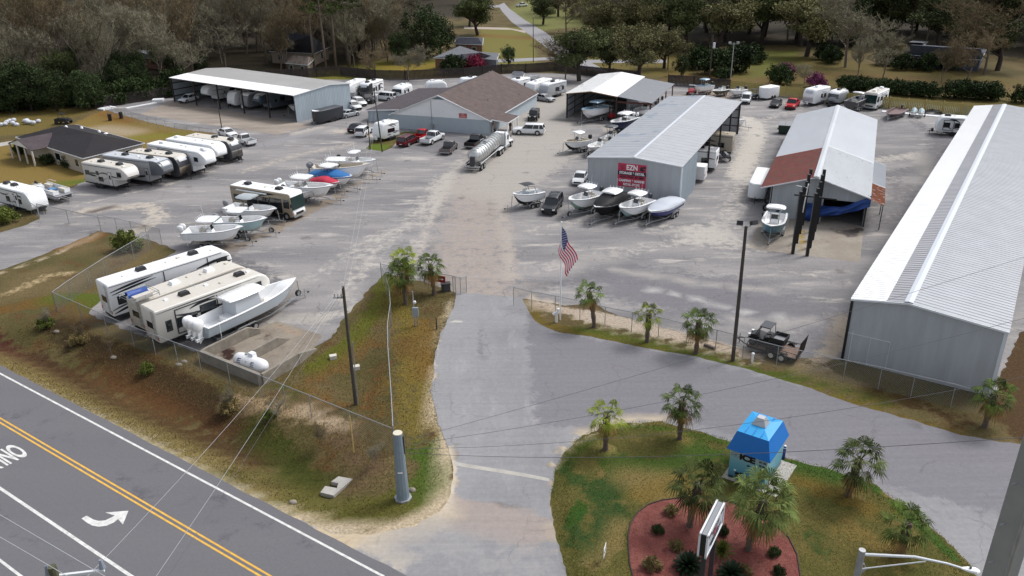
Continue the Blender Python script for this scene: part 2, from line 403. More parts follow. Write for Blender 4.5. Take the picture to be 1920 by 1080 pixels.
# storage yard asphalt
YR = R(-55)
m_yard = ground_mat('worn_asphalt', A(131, 129, 131), A(160, 156, 155), A(190, 184, 177), scale=.13, stretch=(.4, 1.6), rot=R(40), fine=3., fine_amt=.13, bump=.25, speck=(.5, .48, .45, .3), cracks=.5)
s1, s2, red, dk = A(188, 182, 174), A(180, 172, 163), A(168, 157, 149), A(116, 114, 117)
YB = [('poly', [(760, 600), (790, 470), (850, 330), (960, 330), (965, 430), (1000, 560), (870, 620)], 4., red, .62),
      ('poly', [(880, 240), (1040, 150), (1090, 180), (1080, 300), (960, 380), (860, 360)], 5, A(176, 170, 163), .9),
      ('line', [(640, 560), (700, 480), (780, 400), (830, 330)], 3.4, s1, .5),
      ('line', [(520, 560), (620, 500), (700, 440)], 3, s1, .45),
      ('line', [(560, 600), (640, 590), (720, 555)], 1.8, s1, .75),
      ('line', [(790, 600), (765, 520), (800, 420), (860, 300)], 1.2, s1, .6),
      ('line', [(930, 330), (950, 450), (960, 520)], 1.2, s2, .5),
      ('line', [(1000, 430), (1120, 410), (1300, 430)], 3, s1, .5),
      ('line', [(1040, 500), (1180, 470), (1340, 440), (1420, 470)], 4.5, s1, .45),
      ('line', [(1010, 540), (1100, 520), (1180, 500)], 2.5, dk, .6),
      ('poly', [(1100, 490), (1400, 520), (1580, 580), (1570, 640), (1300, 600), (1130, 560)], 5, A(126, 124, 128), .85),
      ('line', [(1200, 540), (1300, 560), (1400, 585), (1500, 600)], .5, A(206, 203, 198), .62),
      ('line', [(1150, 505), (1300, 530), (1450, 545)], 1.2, s1, .55),
      ('line', [(1330, 450), (1380, 380), (1400, 300), (1410, 240)], 6, s1, .5),
      ('line', [(1385, 330), (1420, 250), (1400, 220)], 3, A(205, 198, 188), .65),
      ('line', [(1400, 240), (1500, 200), (1450, 190)], 5, s1, .45),
      ('line', [(1650, 300), (1720, 290), (1760, 330)], 4, s1, .62),
      ('line', [(1660, 330), (1750, 310), (1760, 260), (1720, 230)], 4, A(120, 118, 121), .62),
      ('line', [(1690, 350), (1720, 400), (1640, 420)], 6, A(128, 124, 126), .6),
      ('line', [(1440, 500), (1540, 520), (1600, 530)], 1.4, s1, .5),
      # left lot
      ('line', [(150, 395), (220, 390), (280, 385), (300, 410), (240, 440)], 3.4, A(196, 186, 172), .62),
      ('line', [(140, 385), (200, 372), (320, 345), (440, 300)], 1.2, A(190, 184, 176), .6),
      ('line', [(170, 398), (210, 388)], 1.4, A(92, 84, 84), .95),
      ('line', [(262, 427), (276, 423)], .9, A(92, 84, 84), .9),
      ('line', [(220, 350), (300, 345), (400, 320)], .5, A(84, 82, 84), .7),
      ('line', [(560, 250), (600, 240), (700, 255), (860, 270)], 3, A(196, 186, 174), .7),
      ('line', [(460, 320), (560, 290), (660, 270)], 3.5, s2, .55),
      ('line', [(420, 470), (520, 430), (640, 360), (720, 320)], 2., A(162, 148, 132), .6),
      ('line', [(380, 455), (440, 462), (560, 400), (640, 372)], 2.8, A(128, 116, 104), .5),
      ('poly', [(180, 600), (260, 520), (440, 470), (520, 500), (560, 560), (400, 650), (320, 650)], 3.5, A(112, 110, 112), .7),
      ('line', [(440, 530), (520, 560), (480, 600)], 2.2, A(118, 106, 96), .7),
      ('line', [(500, 600), (560, 590), (600, 610)], 2, A(166, 160, 154), .6),
      ('line', [(300, 245), (480, 275), (620, 240)], 3, A(150, 148, 150), .8),
      ('line', [(1050, 225), (1180, 235), (1200, 222)], 1.8, A(96, 94, 94), .8),
      ('line', [(1140, 240), (1160, 265)], 3, s2, .7),
      ('line', [(1000, 560), (1090, 585), (1230, 615), (1340, 645), (1400, 660)], 1.2, A(204, 190, 172), .8),
      ('line', [(1380, 600), (1440, 612), (1530, 600)], 1.5, A(190, 184, 178), .5),
      ('line', [(1530, 690), (1575, 640), (1590, 600)], 1.6, A(196, 180, 160), .85),
      ('poly', [(1250, 180), (1370, 165), (1380, 200), (1290, 190)], 2, A(170, 152, 136), .7)]
yard = [(-60, 448), (0, 437), (40, 424), (78, 409), (60, 396), (-60, 392), (-60, 352), (0, 343), (100, 362), (135, 352), (162, 338), (300, 268), (345, 262), (408, 250), (330, 241), (262, 225), (200, 207), (190, 199),
        (330, 178), (500, 150), (700, 149), (860, 146), (985, 136), (1100, 140), (1262, 155), (1370, 162), (1500, 178), (1700, 190), (1850, 208), (2000, 215), (2050, 330), (1960, 520), (1860, 740), (1700, 700), (1582, 676), (1545, 668),
        (1500, 672), (1440, 662), (1390, 655), (1340, 640), (1230, 612), (1160, 592), (1110, 570), (1060, 573), (985, 560), (968, 562), (880, 555), (857, 549), (833, 540), (770, 524), (724, 513), (716, 520),
        (690, 545), (655, 585), (640, 605), (620, 634), (592, 650), (480, 712), (375, 660), (300, 640), (220, 612), (166, 588), (185, 566), (210, 545), (330, 470), (312, 462), (280, 450), (185, 433), (130, 458), (60, 485), (0, 507), (-60, 525)]
sheet('storage_yard', m_yard, yard, .004, 1.1, YB, ragged=.22)
m_drive = ground_mat('drive_asphalt', A(144, 144, 147), A(157, 156, 158), A(166, 164, 165), scale=.14, stretch=(1.3, .4), rot=R(10), fine=3., fine_amt=.1, bump=.2, speck=(.5, .48, .46, .18), cracks=.4)
drive = [(855, 548), (852, 575), (838, 600), (825, 630), (815, 680), (808, 735), (820, 790), (842, 840), (850, 880), (846, 925), (825, 960), (780, 985), (700, 1003), (620, 1000), (560, 975), (640, 1030), (760, 1110), (900, 1200), (1400, 1300),
         (2200, 1300), (2300, 880), (1990, 845), (1920, 833), (1800, 816), (1700, 785), (1600, 757), (1500, 722), (1400, 692), (1300, 668), (1200, 651), (1120, 634), (1040, 622), (1008, 606), (992, 585), (978, 558)]
DB = [('poly', [(1000, 560), (985, 620), (1000, 800), (1150, 800), (1250, 780), (1400, 830), (1600, 900), (2000, 1000), (2000, 830), (1500, 720), (1200, 650), (1040, 620)], 1.5, A(133, 131, 136), .9),
      ('line', [(1600, 800), (1750, 840), (1900, 870)], 3, A(134, 131, 136), .8),
      ('line', [(1440, 880), (1600, 910), (1700, 960), (1820, 1080)], 2, A(156, 152, 154), .7),
      ('poly', [(850, 925), (840, 990), (950, 1020), (1050, 1025), (1030, 960), (960, 950)], .6, A(166, 155, 149), .8),
      ('line', [(830, 960), (780, 990), (700, 1008), (600, 1000), (640, 1040)], 1.6, A(204, 186, 158), .95),
      ('line', [(820, 975), (700, 1020), (760, 1060)], 1.6, A(186, 178, 168), .7),
      ('line', [(845, 840), (850, 900), (835, 950)], .7, A(210, 196, 176), .9),
      ('line', [(825, 640), (818, 680), (812, 720)], .5, A(196, 188, 176), .7),
      ('line', [(1040, 870), (1077, 825), (1132, 797), (1180, 787), (1240, 787)], .8, A(196, 182, 160), .95),
      ('line', [(1035, 900), (1045, 960), (1060, 1060)], .5, A(186, 172, 152), .7),
      ('line', [(840, 603), (910, 606), (1000, 603)], .22, A(205, 202, 196), .95),
      ('line', [(905, 620), (900, 660)], .8, A(136, 134, 136), .6),
      ('line', [(1000, 520), (990, 560), (1010, 590)], .8, A(190, 178, 160), .6),
      ('line', [(780, 1010), (900, 1040), (1000, 1070)], 3, A(160, 158, 158), .6)]
sheet('entrance_drive', m_drive, drive, .010, .9, DB, ragged=.12)
# highway
hw_dir = (at(480, 1070).xy-at(37, 810).xy).normalized(); hw_n = Vector((-hw_dir.y, hw_dir.x))
P0 = at(37, 810).xy
def hw(s, t): return P0+hw_dir*s+hw_n*t
m_hw = ground_mat('highway_asphalt', A(114, 113, 117), A(121, 120, 123), None, scale=.05, stretch=(.08, 1.6), rot=-math.atan2(hw_dir.y, hw_dir.x), fine=5., fine_amt=.08, bump=.2, speck=(.4, .39, .4, .12))
lane = (at(207, 810).xy-P0).dot(hw_n)
WB = [('wline', [hw(-200, lane*.5-1.0), hw(120, lane*.5-1.0)], 1.0, A(104, 102, 108), .5), ('wline', [hw(-200, lane*.5+1.), hw(120, lane*.5+1.)], 1.0, A(104, 102, 108), .5),
      ('wline', [hw(-200, -lane-1.9), hw(120, -lane-1.9)], 1.2, A(100, 97, 104), .5)]
sheet('highway', m_hw, [hw(-220, lane+.75), hw(150, lane+.75), hw(150, -16), hw(-220, -16)], .014, 1.6, WB, world=True, ragged=.05)
m_wpaint = mat('road_paint_white', A(230, 230, 226, .8), .7, var=.3, vscale=2.5)
m_ypaint = mat('road_paint_yellow', A(232, 180, 72, .85), .7, var=.25, vscale=2.5)
def strip(name, m, s0, s1, t, w, z=.018):
    mb = MB(); a, b, c, d = hw(s0, t-w/2), hw(s1, t-w/2), hw(s1, t+w/2), hw(s0, t+w/2)
    mb.poly([(p.x, p.y, z) for p in (a, b, c, d)]); o = mb.out(name, m, fix=False); o['kind'] = 'structure'; return o
strip('edge_line', m_wpaint, -200, 33, lane, .16); strip('centre_line', m_ypaint, -200, 140, .16, .13); strip('centre_line', m_ypaint, -200, 140, -.16, .13)
l2 = (at(120, 996).xy-P0).dot(hw_n); l3 = (at(20, 1066).xy-P0).dot(hw_n)
strip('turn_lane_line', m_wpaint, -200, 140, l2, .2); strip('edge_line', m_wpaint, -200, 140, l3, .16)
# turn arrow and word on the road, traced on the ground
def road_mark(name, pts):
    mb = MB(); mb.poly([(*at(x, y).xy, .018) for x, y in pts]); o = mb.out(name, m_wpaint, fix=False); o['kind'] = 'structure'
    bm = bmesh.new(); bm.from_mesh(o.data); bmesh.ops.triangulate(bm, faces=bm.faces); bm.normal_update()
    bm.faces.ensure_lookup_table()
    if bm.faces[0].normal.z < 0: bmesh.ops.reverse_faces(bm, faces=bm.faces)
    bm.to_mesh(o.data); bm.free()
Z4 = lambda pts, ox, oy, s=4.: [(ox+x/s, oy+y/s) for x, y in pts]
road_mark('turn_arrow', Z4([(612, 650), (650, 628), (700, 658), (740, 668), (790, 664), (840, 640), (862, 628), (790, 605), (964, 592), (922, 695), (886, 655), (850, 682), (800, 704), (740, 712), (690, 702), (650, 680)], 0, 810))
q0 = at(31, 846).xy; tm = text_mesh('ONLY', 1., .0, 1., .03)
xs_ = [v.co.x for v in tm.vertices]; ys_ = [v.co.y for v in tm.vertices]; wx, wy = max(xs_)-min(xs_), max(ys_)-min(ys_); cy_ = (max(ys_)+min(ys_))/2; mx_ = min(xs_)
for v in tm.vertices:   # letters read towards the driver: right is away from the centre line, tops point ahead
    rx = (v.co.x-mx_)/wx*2.5; ry = (v.co.y-cy_)/wy*2.5
    p = q0 + (-hw_n)*(rx-.35) + hw_dir*ry; v.co = (p.x, p.y, .018)
tm.materials.append(m_wpaint); o = bpy.data.objects.new('only_marking', tm); COL.objects.link(o); o['kind'] = 'structure'
# concrete bands across the entrance drive
m_conc = mat('concrete', A(188, 184, 176), .85, var=.18, vscale=1.2, bump=.3, bscale=8)
def slab(name, pts, z, m, kind='structure', h=None):
    w = [at(x, y) for x, y in pts]; mb = MB()
    if h is None: mb.poly([(p.x, p.y, z) for p in w]); o = mb.out(name, m, fix=False)
    else:
        n = len(w); mb.loft([[(p.x, p.y, zz) for p in w] for zz in (z-h, z)]); o = mb.out(name, m)
    me = o.data
    if h is None and me.polygons[0].normal.z < 0: me.flip_normals()
    if kind: o['kind'] = kind
    return o
slab('drain_strip', [(852, 866), (900, 874), (980, 887), (1030, 897), (1030, 903), (980, 894), (900, 881), (852, 873)], .016, m_conc)
# grass island by the highway
m_island = ground_mat('mown_grass', A(104, 104, 54), A(122, 113, 66), A(142, 126, 82), scale=.2, fine=7., gam=1.2, fine_amt=.4, bump=.35, speck=(.32, .3, .16, .3))
island = [(1064, 1090), (1052, 1040), (1038, 975), (1033, 920), (1040, 880), (1060, 848), (1080, 826), (1110, 810), (1140, 800), (1180, 793), (1240, 792), (1277, 802), (1320, 813), (1365, 826), (1420, 845), (1476, 861), (1540, 876), (1590, 891), (1640, 912), (1687, 942), (1730, 975), (1770, 1010), (1810, 1052), (1850, 1110), (1900, 1250), (1150, 1300)]
g1, tn, dr = A(68, 100, 30), A(146, 130, 86), A(128, 104, 58)
IB = [('line', [(1130, 800), (1200, 800), (1300, 815), (1370, 830)], .8, A(92, 112, 40), .8), ('line', [(1060, 860), (1100, 830)], 1.6, A(94, 108, 44), .7),
      ('line', [(1110, 920), (1150, 915), (1130, 935)], 2.1, A(64, 92, 44), .72), ('line', [(1055, 880), (1075, 900)], 1.5, A(70, 96, 46), .65),
      ('line', [(1150, 870), (1250, 875), (1300, 860)], 2.2, A(82, 104, 42), .75), ('line', [(1120, 990), (1140, 970), (1160, 960)], 1.8, A(66, 92, 46), .65), ('line', [(1070, 1010), (1110, 1040)], 1.9, A(66, 92, 46), .65),
      ('line', [(1090, 950), (1070, 980)], 1., A(66, 100, 36), .8), ('line', [(1180, 900), (1260, 910), (1240, 930)], 2.2, tn, .8), ('line', [(1110, 1060), (1150, 1030), (1160, 990)], 1.4, tn, .75), ('line', [(1280, 905), (1200, 935)], 1.6, A(140, 120, 66), .7),
      ('line', [(1300, 845), (1350, 860)], 2, A(84, 108, 42), .8), ('line', [(1480, 868), (1560, 885), (1640, 915), (1700, 965), (1790, 1050)], .9, A(82, 112, 44), .95), ('line', [(1480, 880), (1560, 905)], 1.2, A(74, 104, 40), .9),
      ('line', [(1500, 910), (1560, 930), (1640, 960)], 2., A(130, 112, 56), .7), ('line', [(1520, 1000), (1550, 1040)], 1.6, A(76, 96, 46), .6), ('line', [(1600, 1000), (1680, 1050)], 3., A(140, 122, 72), .6),
      ('line', [(1668, 926), (1672, 930)], .5, A(206, 160, 116), .9), ('line', [(1420, 900), (1480, 930)], 1.2, A(120, 108, 52), .7),
      ('line', [(1040, 880), (1077, 832), (1140, 803), (1200, 794)], .35, A(178, 166, 136), .8), ('line', [(1270, 815), (1285, 832)], .9, A(150, 134, 84), .7), ('line', [(1130, 838), (1145, 845)], .9, A(160, 146, 96), .8)]
def isl_z(V):
    P = V[:, :2]; w = np.array([tuple(p) for p in W2(island)]); d = np.full(len(P), 1e9)
    for i in range(len(w)): d = np.minimum(d, seg_dist(P, w[i], w[(i+1) % len(w)]))
    return .006+.16*np.clip(d/1.2, 0, 1)
sheet('grass_island', m_island, island, .02, .55, IB, ragged=.14, zf=isl_z)
# red mulch bed
m_mulch = ground_mat('red_mulch', A(140, 84, 78), A(160, 104, 96), A(120, 74, 68), scale=.8, fine=14, gam=1.15, fine_amt=.5, bump=1., speck=(.46, .33, .27, .8))
bed_px = [(1177, 1010), (1182, 985), (1195, 965), (1215, 950), (1240, 942), (1280, 937), (1330, 938), (1372, 946), (1410, 962), (1450, 985), (1478, 1012), (1494, 1045), (1500, 1085), (1495, 1130), (1440, 1190), (1330, 1200), (1230, 1170), (1190, 1100), (1180, 1060)]
sheet('mulch_bed', m_mulch, bed_px, .175, .5, (), ragged=.05)
em = MB(); ew = [at(x, y) for x, y in bed_px]; em.tube([(p.x, p.y, .19) for p in ew+[ew[0]]], .05, 5)
tag(em.out('bed_edging', mat('edging', A(60, 50, 44), .8)), 'dark edging strip curved round the red mulch bed', 'edging')
# slabs inside the yard
m_slab = ground_mat('old_slab', A(178, 170, 158), A(160, 150, 138), A(150, 132, 116), scale=.2, fine=3, fine_amt=.12, bump=.2)
sheet('shed_apron', ground_mat('apron_concrete', A(172, 160, 148), A(150, 140, 130), A(186, 176, 164), scale=.15, stretch=(.5, 2), rot=R(25), fine=3, fine_amt=.1), [(262, 214), (325, 189), (557, 230), (590, 235), (520, 253)], .012, 1.5)
sheet('wash_slab', m_slab, [(1400, 465), (1440, 385), (1465, 392), (1620, 425), (1612, 492)], .012, 1.0, [('line', [(1500, 470), (1500, 430)], .9, A(186, 160, 96), .8), ('line', [(1560, 430), (1600, 440)], 1.6, A(120, 112, 106), .6), ('line', [(1585, 440), (1615, 430)], 1.5, A(90, 84, 82), .8)])
sheet('parking_patch', ground_mat('dark_gravel', A(122, 121, 124), A(134, 131, 132), scale=.3, fine=5, fine_amt=.2), [(745, 262), (770, 245), (905, 262), (860, 278), (812, 288), (745, 275)], .012, 1.)
sheet('grass_verge', m_island, [(686, 279), (700, 262), (745, 250), (760, 247), (800, 250), (770, 254), (742, 268), (735, 277), (718, 284)], .016, .8, [('poly', [(686, 279), (700, 270), (735, 272), (718, 284)], .8, A(112, 130, 44), .9)])
# distant streets
m_st = mat('street_asphalt', A(160, 158, 160), .9, var=.08, vscale=.3)
slab('side_street', [(934, 10), (942, 22), (958, 40), (985, 60), (1015, 82), (1045, 105), (1085, 130), (1140, 134), (1110, 118), (1070, 98), (1045, 78), (1025, 62), (985, 38), (955, 16), (945, 5)], .004, m_st)
slab('cross_street', [(880, 118), (960, 116), (1040, 112), (1090, 118), (1250, 118), (1250, 112), (1080, 112), (1040, 107), (880, 113)], .008, m_st)
slab('house_drive', [(890, 14), (945, 14), (945, 10), (890, 9)], .01, m_st)
slab('house_drive', [(870, 54), (960, 56), (985, 62), (985, 58), (950, 52), (870, 50)], .01, mat('pale_path', A(186, 174, 160), .9))
slab('front_path', [(-40, 283), (34, 268), (40, 265), (30, 263), (-40, 274)], .01, m_conc)
# ================= common materials =================
M_white = mat('white_paint', A(246, 248, 250, .87), .45, var=.05, vscale=1)
M_gel = mat('gelcoat_white', A(250, 251, 252, .87), .25, var=.04, vscale=2)
M_black = mat('black_plastic', (.012, .012, .014), .45)
M_rub = mat('tyre_rubber', (.018, .018, .018), .8)
M_rim = mat('wheel_rim', (.45, .45, .46), .35, .6)
M_glass = mat('dark_glass', (.012, .015, .018), .08, spec=.8)
M_galv = mat('galvanised_steel', (.36, .37, .38), .5, .5, var=.2, vscale=3)
M_steel = mat('bare_steel', (.42, .43, .44), .35, .8)
M_cream = mat('cream_paint', A(222, 216, 205), .5, var=.05)
M_tan = mat('tan_paint', A(178, 164, 142), .5, var=.05)
M_greyp = mat('grey_paint', A(150, 152, 156), .45)
M_dkgrey = mat('dark_grey_paint', A(62, 64, 70), .35)
M_red = mat('red_lens', (.35, .01, .01), .3)
M_amber = mat('head_lamp', (.7, .7, .68), .15)
M_brick = mat('brick_wall', A(142, 104, 88), .9, var=.25, vscale=2)
M_wood = mat('weathered_wood', A(110, 98, 86), .9, var=.35, vscale=1.5)
M_creo = mat('creosote_wood', A(84, 78, 70), .9, var=.3, vscale=1.5)
def sheetmetal(key, c, var=.08, rough=.45, rust=None, vs=.5, stretch=(1, 1, 1)):
    """painted sheet metal; rust = (colour, amount, scale)"""
    if key in MATS: return MATS[key]
    m = bpy.data.materials.new(key); m.use_nodes = True; nt = m.node_tree; n = nt.nodes; l = nt.links; b = n['Principled BSDF']
    b.inputs['Roughness'].default_value = rough
    tc = n.new('ShaderNodeTexCoord'); mp = n.new('ShaderNodeMapping'); mp.inputs['Scale'].default_value = stretch; l.new(tc.outputs['Object'], mp.inputs[0])
    z = n.new('ShaderNodeTexNoise'); z.inputs['Scale'].default_value = vs; z.inputs['Detail'].default_value = 8; z.inputs['Roughness'].default_value = .65; l.new(mp.outputs[0], z.inputs['Vector'])
    mr = n.new('ShaderNodeMapRange'); mr.inputs[1].default_value = .3; mr.inputs[2].default_value = .7; mr.inputs[3].default_value = 1-var; mr.inputs[4].default_value = 1+var
    l.new(z.outputs[0], mr.inputs[0]); sc = n.new('ShaderNodeVectorMath'); sc.operation = 'SCALE'; sc.inputs[0].default_value = c; l.new(mr.outputs[0], sc.inputs['Scale'])
    out = sc.outputs[0]
    if rust:
        z2 = n.new('ShaderNodeTexNoise'); z2.inputs['Scale'].default_value = rust[2]; z2.inputs['Detail'].default_value = 5; l.new(mp.outputs[0], z2.inputs['Vector'])
        r2 = n.new('ShaderNodeMapRange'); r2.inputs[1].default_value = rust[1]; r2.inputs[2].default_value = rust[1]+.07; l.new(z2.outputs[0], r2.inputs[0])
        mx = n.new('ShaderNodeMix'); mx.data_type = 'RGBA'; l.new(r2.outputs[0], mx.inputs[0]); l.new(out, mx.inputs[6]); mx.inputs[7].default_value = (*rust[0], 1); out = mx.outputs[2]
    l.new(out, b.inputs['Base Color']); MATS[key] = m; return m
M_wallgrey = sheetmetal('grey_metal_siding', A(194, 198, 203), .1, .5, vs=1.4, stretch=(1, 1, .12))
M_wallblue = sheetmetal('pale_blue_siding', A(186, 199, 208), .1, .5, vs=1.4, stretch=(1, 1, .12))
M_roofgrey = sheetmetal('grey_metal_roof', A(168, 170, 176), .08, .5, vs=.25)
M_roofwhite = sheetmetal('white_metal_roof', A(250, 250, 250, .92), .03, .45, vs=.3)
M_roofpale = sheetmetal('pale_metal_roof', A(204, 208, 214), .07, .5, vs=.3, stretch=(1, .4, 1))
M_trim = mat('white_trim', A(226, 230, 234, .85), .5)
M_brown = mat('dark_steel_frame', A(56, 44, 44), .6)
def shingle(key, c, c2=None): return ground_like_shingle(key, c)
def ground_like_shingle(key, c):
    return mat(key, c, .95, var=.28, vscale=.9, bump=.5, bscale=9)
# ================= BUILDINGS =================
def panel(mb, p0, p1, y0, y1, t=.08, rib=0., rh=.04):
    """sloping roof panel from p0=(x,z) to p1=(x,z) running y0..y1, standing ribs every rib metres"""
    (xa, za), (xb, zb) = p0, p1
    n = Vector((-(zb-za), 0, xb-xa)).normalized()
    if n.z < 0: n = -n
    a, b = Vector((xa, 0, za)), Vector((xb, 0, zb))
    def slab_(u, v, y0, y1, lo, hi):
        q = [u+n*lo, v+n*lo, v+n*hi, u+n*hi]
        mb.add([(c.x, y, c.z) for y in (y0, y1) for c in q], [(0, 1, 2, 3), (7, 6, 5, 4), (0, 4, 5, 1), (1, 5, 6, 2), (2, 6, 7, 3), (3, 7, 4, 0)])
    slab_(a, b, y0, y1, -t, 0)
    if rib:
        k = int((y1-y0)/rib)
        for i in range(1, k):
            y = y0+(y1-y0)*i/k; slab_(a, b, y-rib*.12, y+rib*.12, .002, rh)
    return mb
def ribwall(mb, x0, y0, x1, y1, z0, z1, rib=.4, t=.06, z1b=None):
    """upright ribbed wall between two plan points; z1b = height at the second point"""
    d = Vector((x1-x0, y1-y0, 0)); L = d.length; d.normalize(); nrm = Vector((d.y, -d.x, 0)); z1b = z1 if z1b is None else z1b
    A_, B_ = Vector((x0, y0, 0)), Vector((x1, y1, 0))
    def blk(a, b, za, zb, lo, hi):
        vs = [a+nrm*lo, b+nrm*lo, b+nrm*hi, a+nrm*hi]
        mb.add([(v.x, v.y, z0) for v in vs]+[(vs[0].x, vs[0].y, za), (vs[1].x, vs[1].y, zb), (vs[2].x, vs[2].y, zb), (vs[3].x, vs[3].y, za)],
               [(3, 2, 1, 0), (4, 5, 6, 7), (0, 1, 5, 4), (1, 2, 6, 5), (2, 3, 7, 6), (3, 0, 4, 7)])
    blk(A_, B_, z1, z1b, -t, 0)
    k = max(1, int(L/rib))
    for i in range(k):
        t0 = (i+.35)/k; t1 = (i+.65)/k; h = z1+(z1b-z1)*(t0+t1)/2-.02
        blk(A_+d*L*t0, A_+d*L*t1, h, h, .002, .03)
    return mb
PO = R(0)
def bld(name, label, cat, x, y, yawdeg): return thing(name, label, cat, (x, y, 0), R(yawdeg))
# ---- long metal warehouse, right ----
b = bld('metal_warehouse', 'long grey metal warehouse with a white strip down its roof, at the right edge', 'warehouse', 28.01, 60.03, -33.66)
Wd, L, he, hr, ur = 11.16, 88.1, 5.81, 6.45, .37; xr = Wd*ur
mb = MB(); ribwall(mb, 0, 0, xr, 0, 0, he-.05, .32, z1b=hr-.05); ribwall(mb, xr, 0, Wd, 0, 0, hr-.05, .32, z1b=he-.05); mb.out('front_wall', M_wallgrey, b)
mb = MB(); ribwall(mb, Wd, 0, Wd, L, 0, he-.1, .6); ribwall(mb, Wd, L, 0, L, 0, he-.1, .6); mb.out('side_wall', M_wallgrey, b)
xs1 = xr*.62
panel(MB(), (-.12, he-.02), (xs1, he+(hr-he)*.62), -.15, L, rib=.45, rh=.035).out('white_roof_panel', M_roofwhite, b)
zz = he+(hr-he)*.62
panel(MB(), (xs1, zz), (xr, hr), -.15, L, rib=.55, rh=.03).out('roof_panel', mat('grey_roof_ribbed', A(172, 172, 177), .5, var=.1, vscale=.5), b)
panel(MB(), (xr, hr), (Wd+.1, he-.03), -.15, L, rib=.55, rh=.03).out('roof_panel', mat('grey_roof_ribbed2', A(188, 190, 196), .5, var=.1, vscale=.5), b)
mb = MB(); panel(mb, (xr-.3, hr+.03), (xr, hr+.1), -.16, L, t=.05); panel(mb, (xr, hr+.1), (xr+.35, hr+.04), -.16, L, t=.05); mb.out('ridge_cap', mat('ridge_cap', A(214, 220, 228), .45), b)
mb = MB(); mb.tube([(-.1, -.19, he-.12), (xr, -.19, hr-.1), (Wd+.08, -.19, he-.12)], .11, 4); mb.b2(Wd-.22, Wd+.05, -.1, .16, 0, he-.12); mb.out('eave_trim', M_trim, b)
MB().b2(-.1, .1, -.13, .1, 0, he-.2).out('corner_post', M_black, b)
mb = MB(); mb.b2(.45, .5, -.05, -.035, .1, 2.9)
for xx in (1.9, 3.4): mb.b2(xx, xx+.04, -.06, -.03, .1, 2.6)
mb.b2(.1, 3.44, -.06, -.03, 2.6, 2.66); mb.out('door_outline', M_trim, b)
for yy in np.arange(6, L, 7.6): MB().b2(-.05, .12, yy-.1, yy+.1, 0, he-.1).out('post', M_brown, b)
# ---- storage shed with the big sign ----
b = bld('storage_building', 'grey metal storage building with the red sign on its end wall', 'storage building', 10.49, 105.97, -24.37)
Wd, L, he, hr, ur = 12.75, 43.75, 5.62, 6.2, .5; xr = Wd*ur
mb = MB(); ribwall(mb, 0, 0, xr, 0, 0, he-.05, .35, z1b=hr-.05); ribwall(mb, xr, 0, Wd, 0, 0, hr-.05, .35, z1b=he-.05); mb.out('front_wall', M_wallgrey, b)
mb = MB(); ribwall(mb, Wd, 0, Wd, 9.2, 0, he-.1, .35); mb.out('side_wall', M_wallblue, b)
mb = MB(); ribwall(mb, 0, L, 0, 0, 0, he-.1, .5); ribwall(mb, Wd, L-.1, 0, L-.1, 0, he-.1, .5); ribwall(mb, Wd-5, L-6.2, Wd-5, L, 0, he-.1, .5); mb.out('side_wall', M_wallgrey, b)
rfm = sheetmetal('patched_grey_roof', A(166, 170, 176), .09, .5, (A(140, 150, 164), .58, .35), .5)
panel(MB(), (-.1, he), (xr, hr), -.15, L, rib=1.5, rh=.012).out('roof_panel', rfm, b)
panel(MB(), (xr, hr), (Wd+.12, he-.02), -.15, L, rib=1.5, rh=.012).out('roof_panel', mat('grey_roof_east', A(182, 184, 188), .5, var=.09, vscale=.6), b)
mb = MB(); panel(mb, (xr-.2, hr+.04), (xr, hr+.08), -.16, L, t=.04); panel(mb, (xr, hr+.08), (xr+.2, hr+.04), -.16, L, t=.04); mb.out('ridge_cap', mat('ridge_cap', A(214, 220, 228), .45), b)
mb = MB(); mb.tube([(-.1, -.18, he-.08), (xr, -.18, hr-.06), (Wd+.1, -.18, he-.1)], .1, 4); mb.b2(Wd-.14, Wd+.04, -.1, .12, 0, he-.1); mb.out('eave_trim', M_trim, b); MB().tube([(-.1, L+.05, he-.02), (xr, L+.05, hr+.02), (Wd+.1, L+.05, he-.04)], .09, 4).out('far_trim', M_trim, b)
for yy in (9.2+8.5, 9.2+17, 9.2+25.5, L-.3): MB().b2(Wd-.15, Wd+.1, yy-.12, yy+.12, 0, he-.1).out('post', M_brown, b)
mb = MB()
for zz in (1.4, 2.8, 4.2): mb.b2(Wd-5, Wd-.2, L-.22, L-.17, zz-.08, zz+.08); mb.b2(Wd-5.02+.06, Wd-4.9, L-6.2, L, zz-.08, zz+.08)
mb.b2(Wd-5, Wd, L-6.3, L-6.2, he-.5, he-.1); mb.out('girt', M_brown, b)
# the sign on the end wall
sg = bld('storage_sign', 'large red sign board reading storage and detail on the grey end wall', 'sign', 10.49, 105.97, -24.37)
sx0, sx1, sz0, sz1, sy = 4.25, 8.1, 2.1, 5.25, -.14
sw, sh = sx1-sx0, sz1-sz0
MB().b2(sx0-.1, sx1+.1, sy, sy+.06, sz0-.1, sz1+.1).out('frame', mat('sign_frame', A(205, 190, 200), .5), sg)
M_sred = mat('sign_red', A(206, 58, 92), .5); M_sblk = mat('sign_black', A(34, 32, 44), .5); M_swhite = mat('sign_white', A(245, 240, 242, .9), .5)
MB().b2(sx0, sx1, sy-.02, sy-.004, sz0, sz1).out('red_panel', M_sred, sg)
MB().b2(sx0, sx1, sy-.035, sy-.024, sz0+sh*.50, sz0+sh*.68).out('black_band', M_sblk, sg)
def sgt(txt, size, cx, cz, m, sx=1., bold=.01):
    text_part('lettering', txt, size, m, sg, face_m((sx0+sw*cx, sy-.045, sz0+sh*cz), (1, 0, 0), (0, 0, 1)), sx, bold=bold)
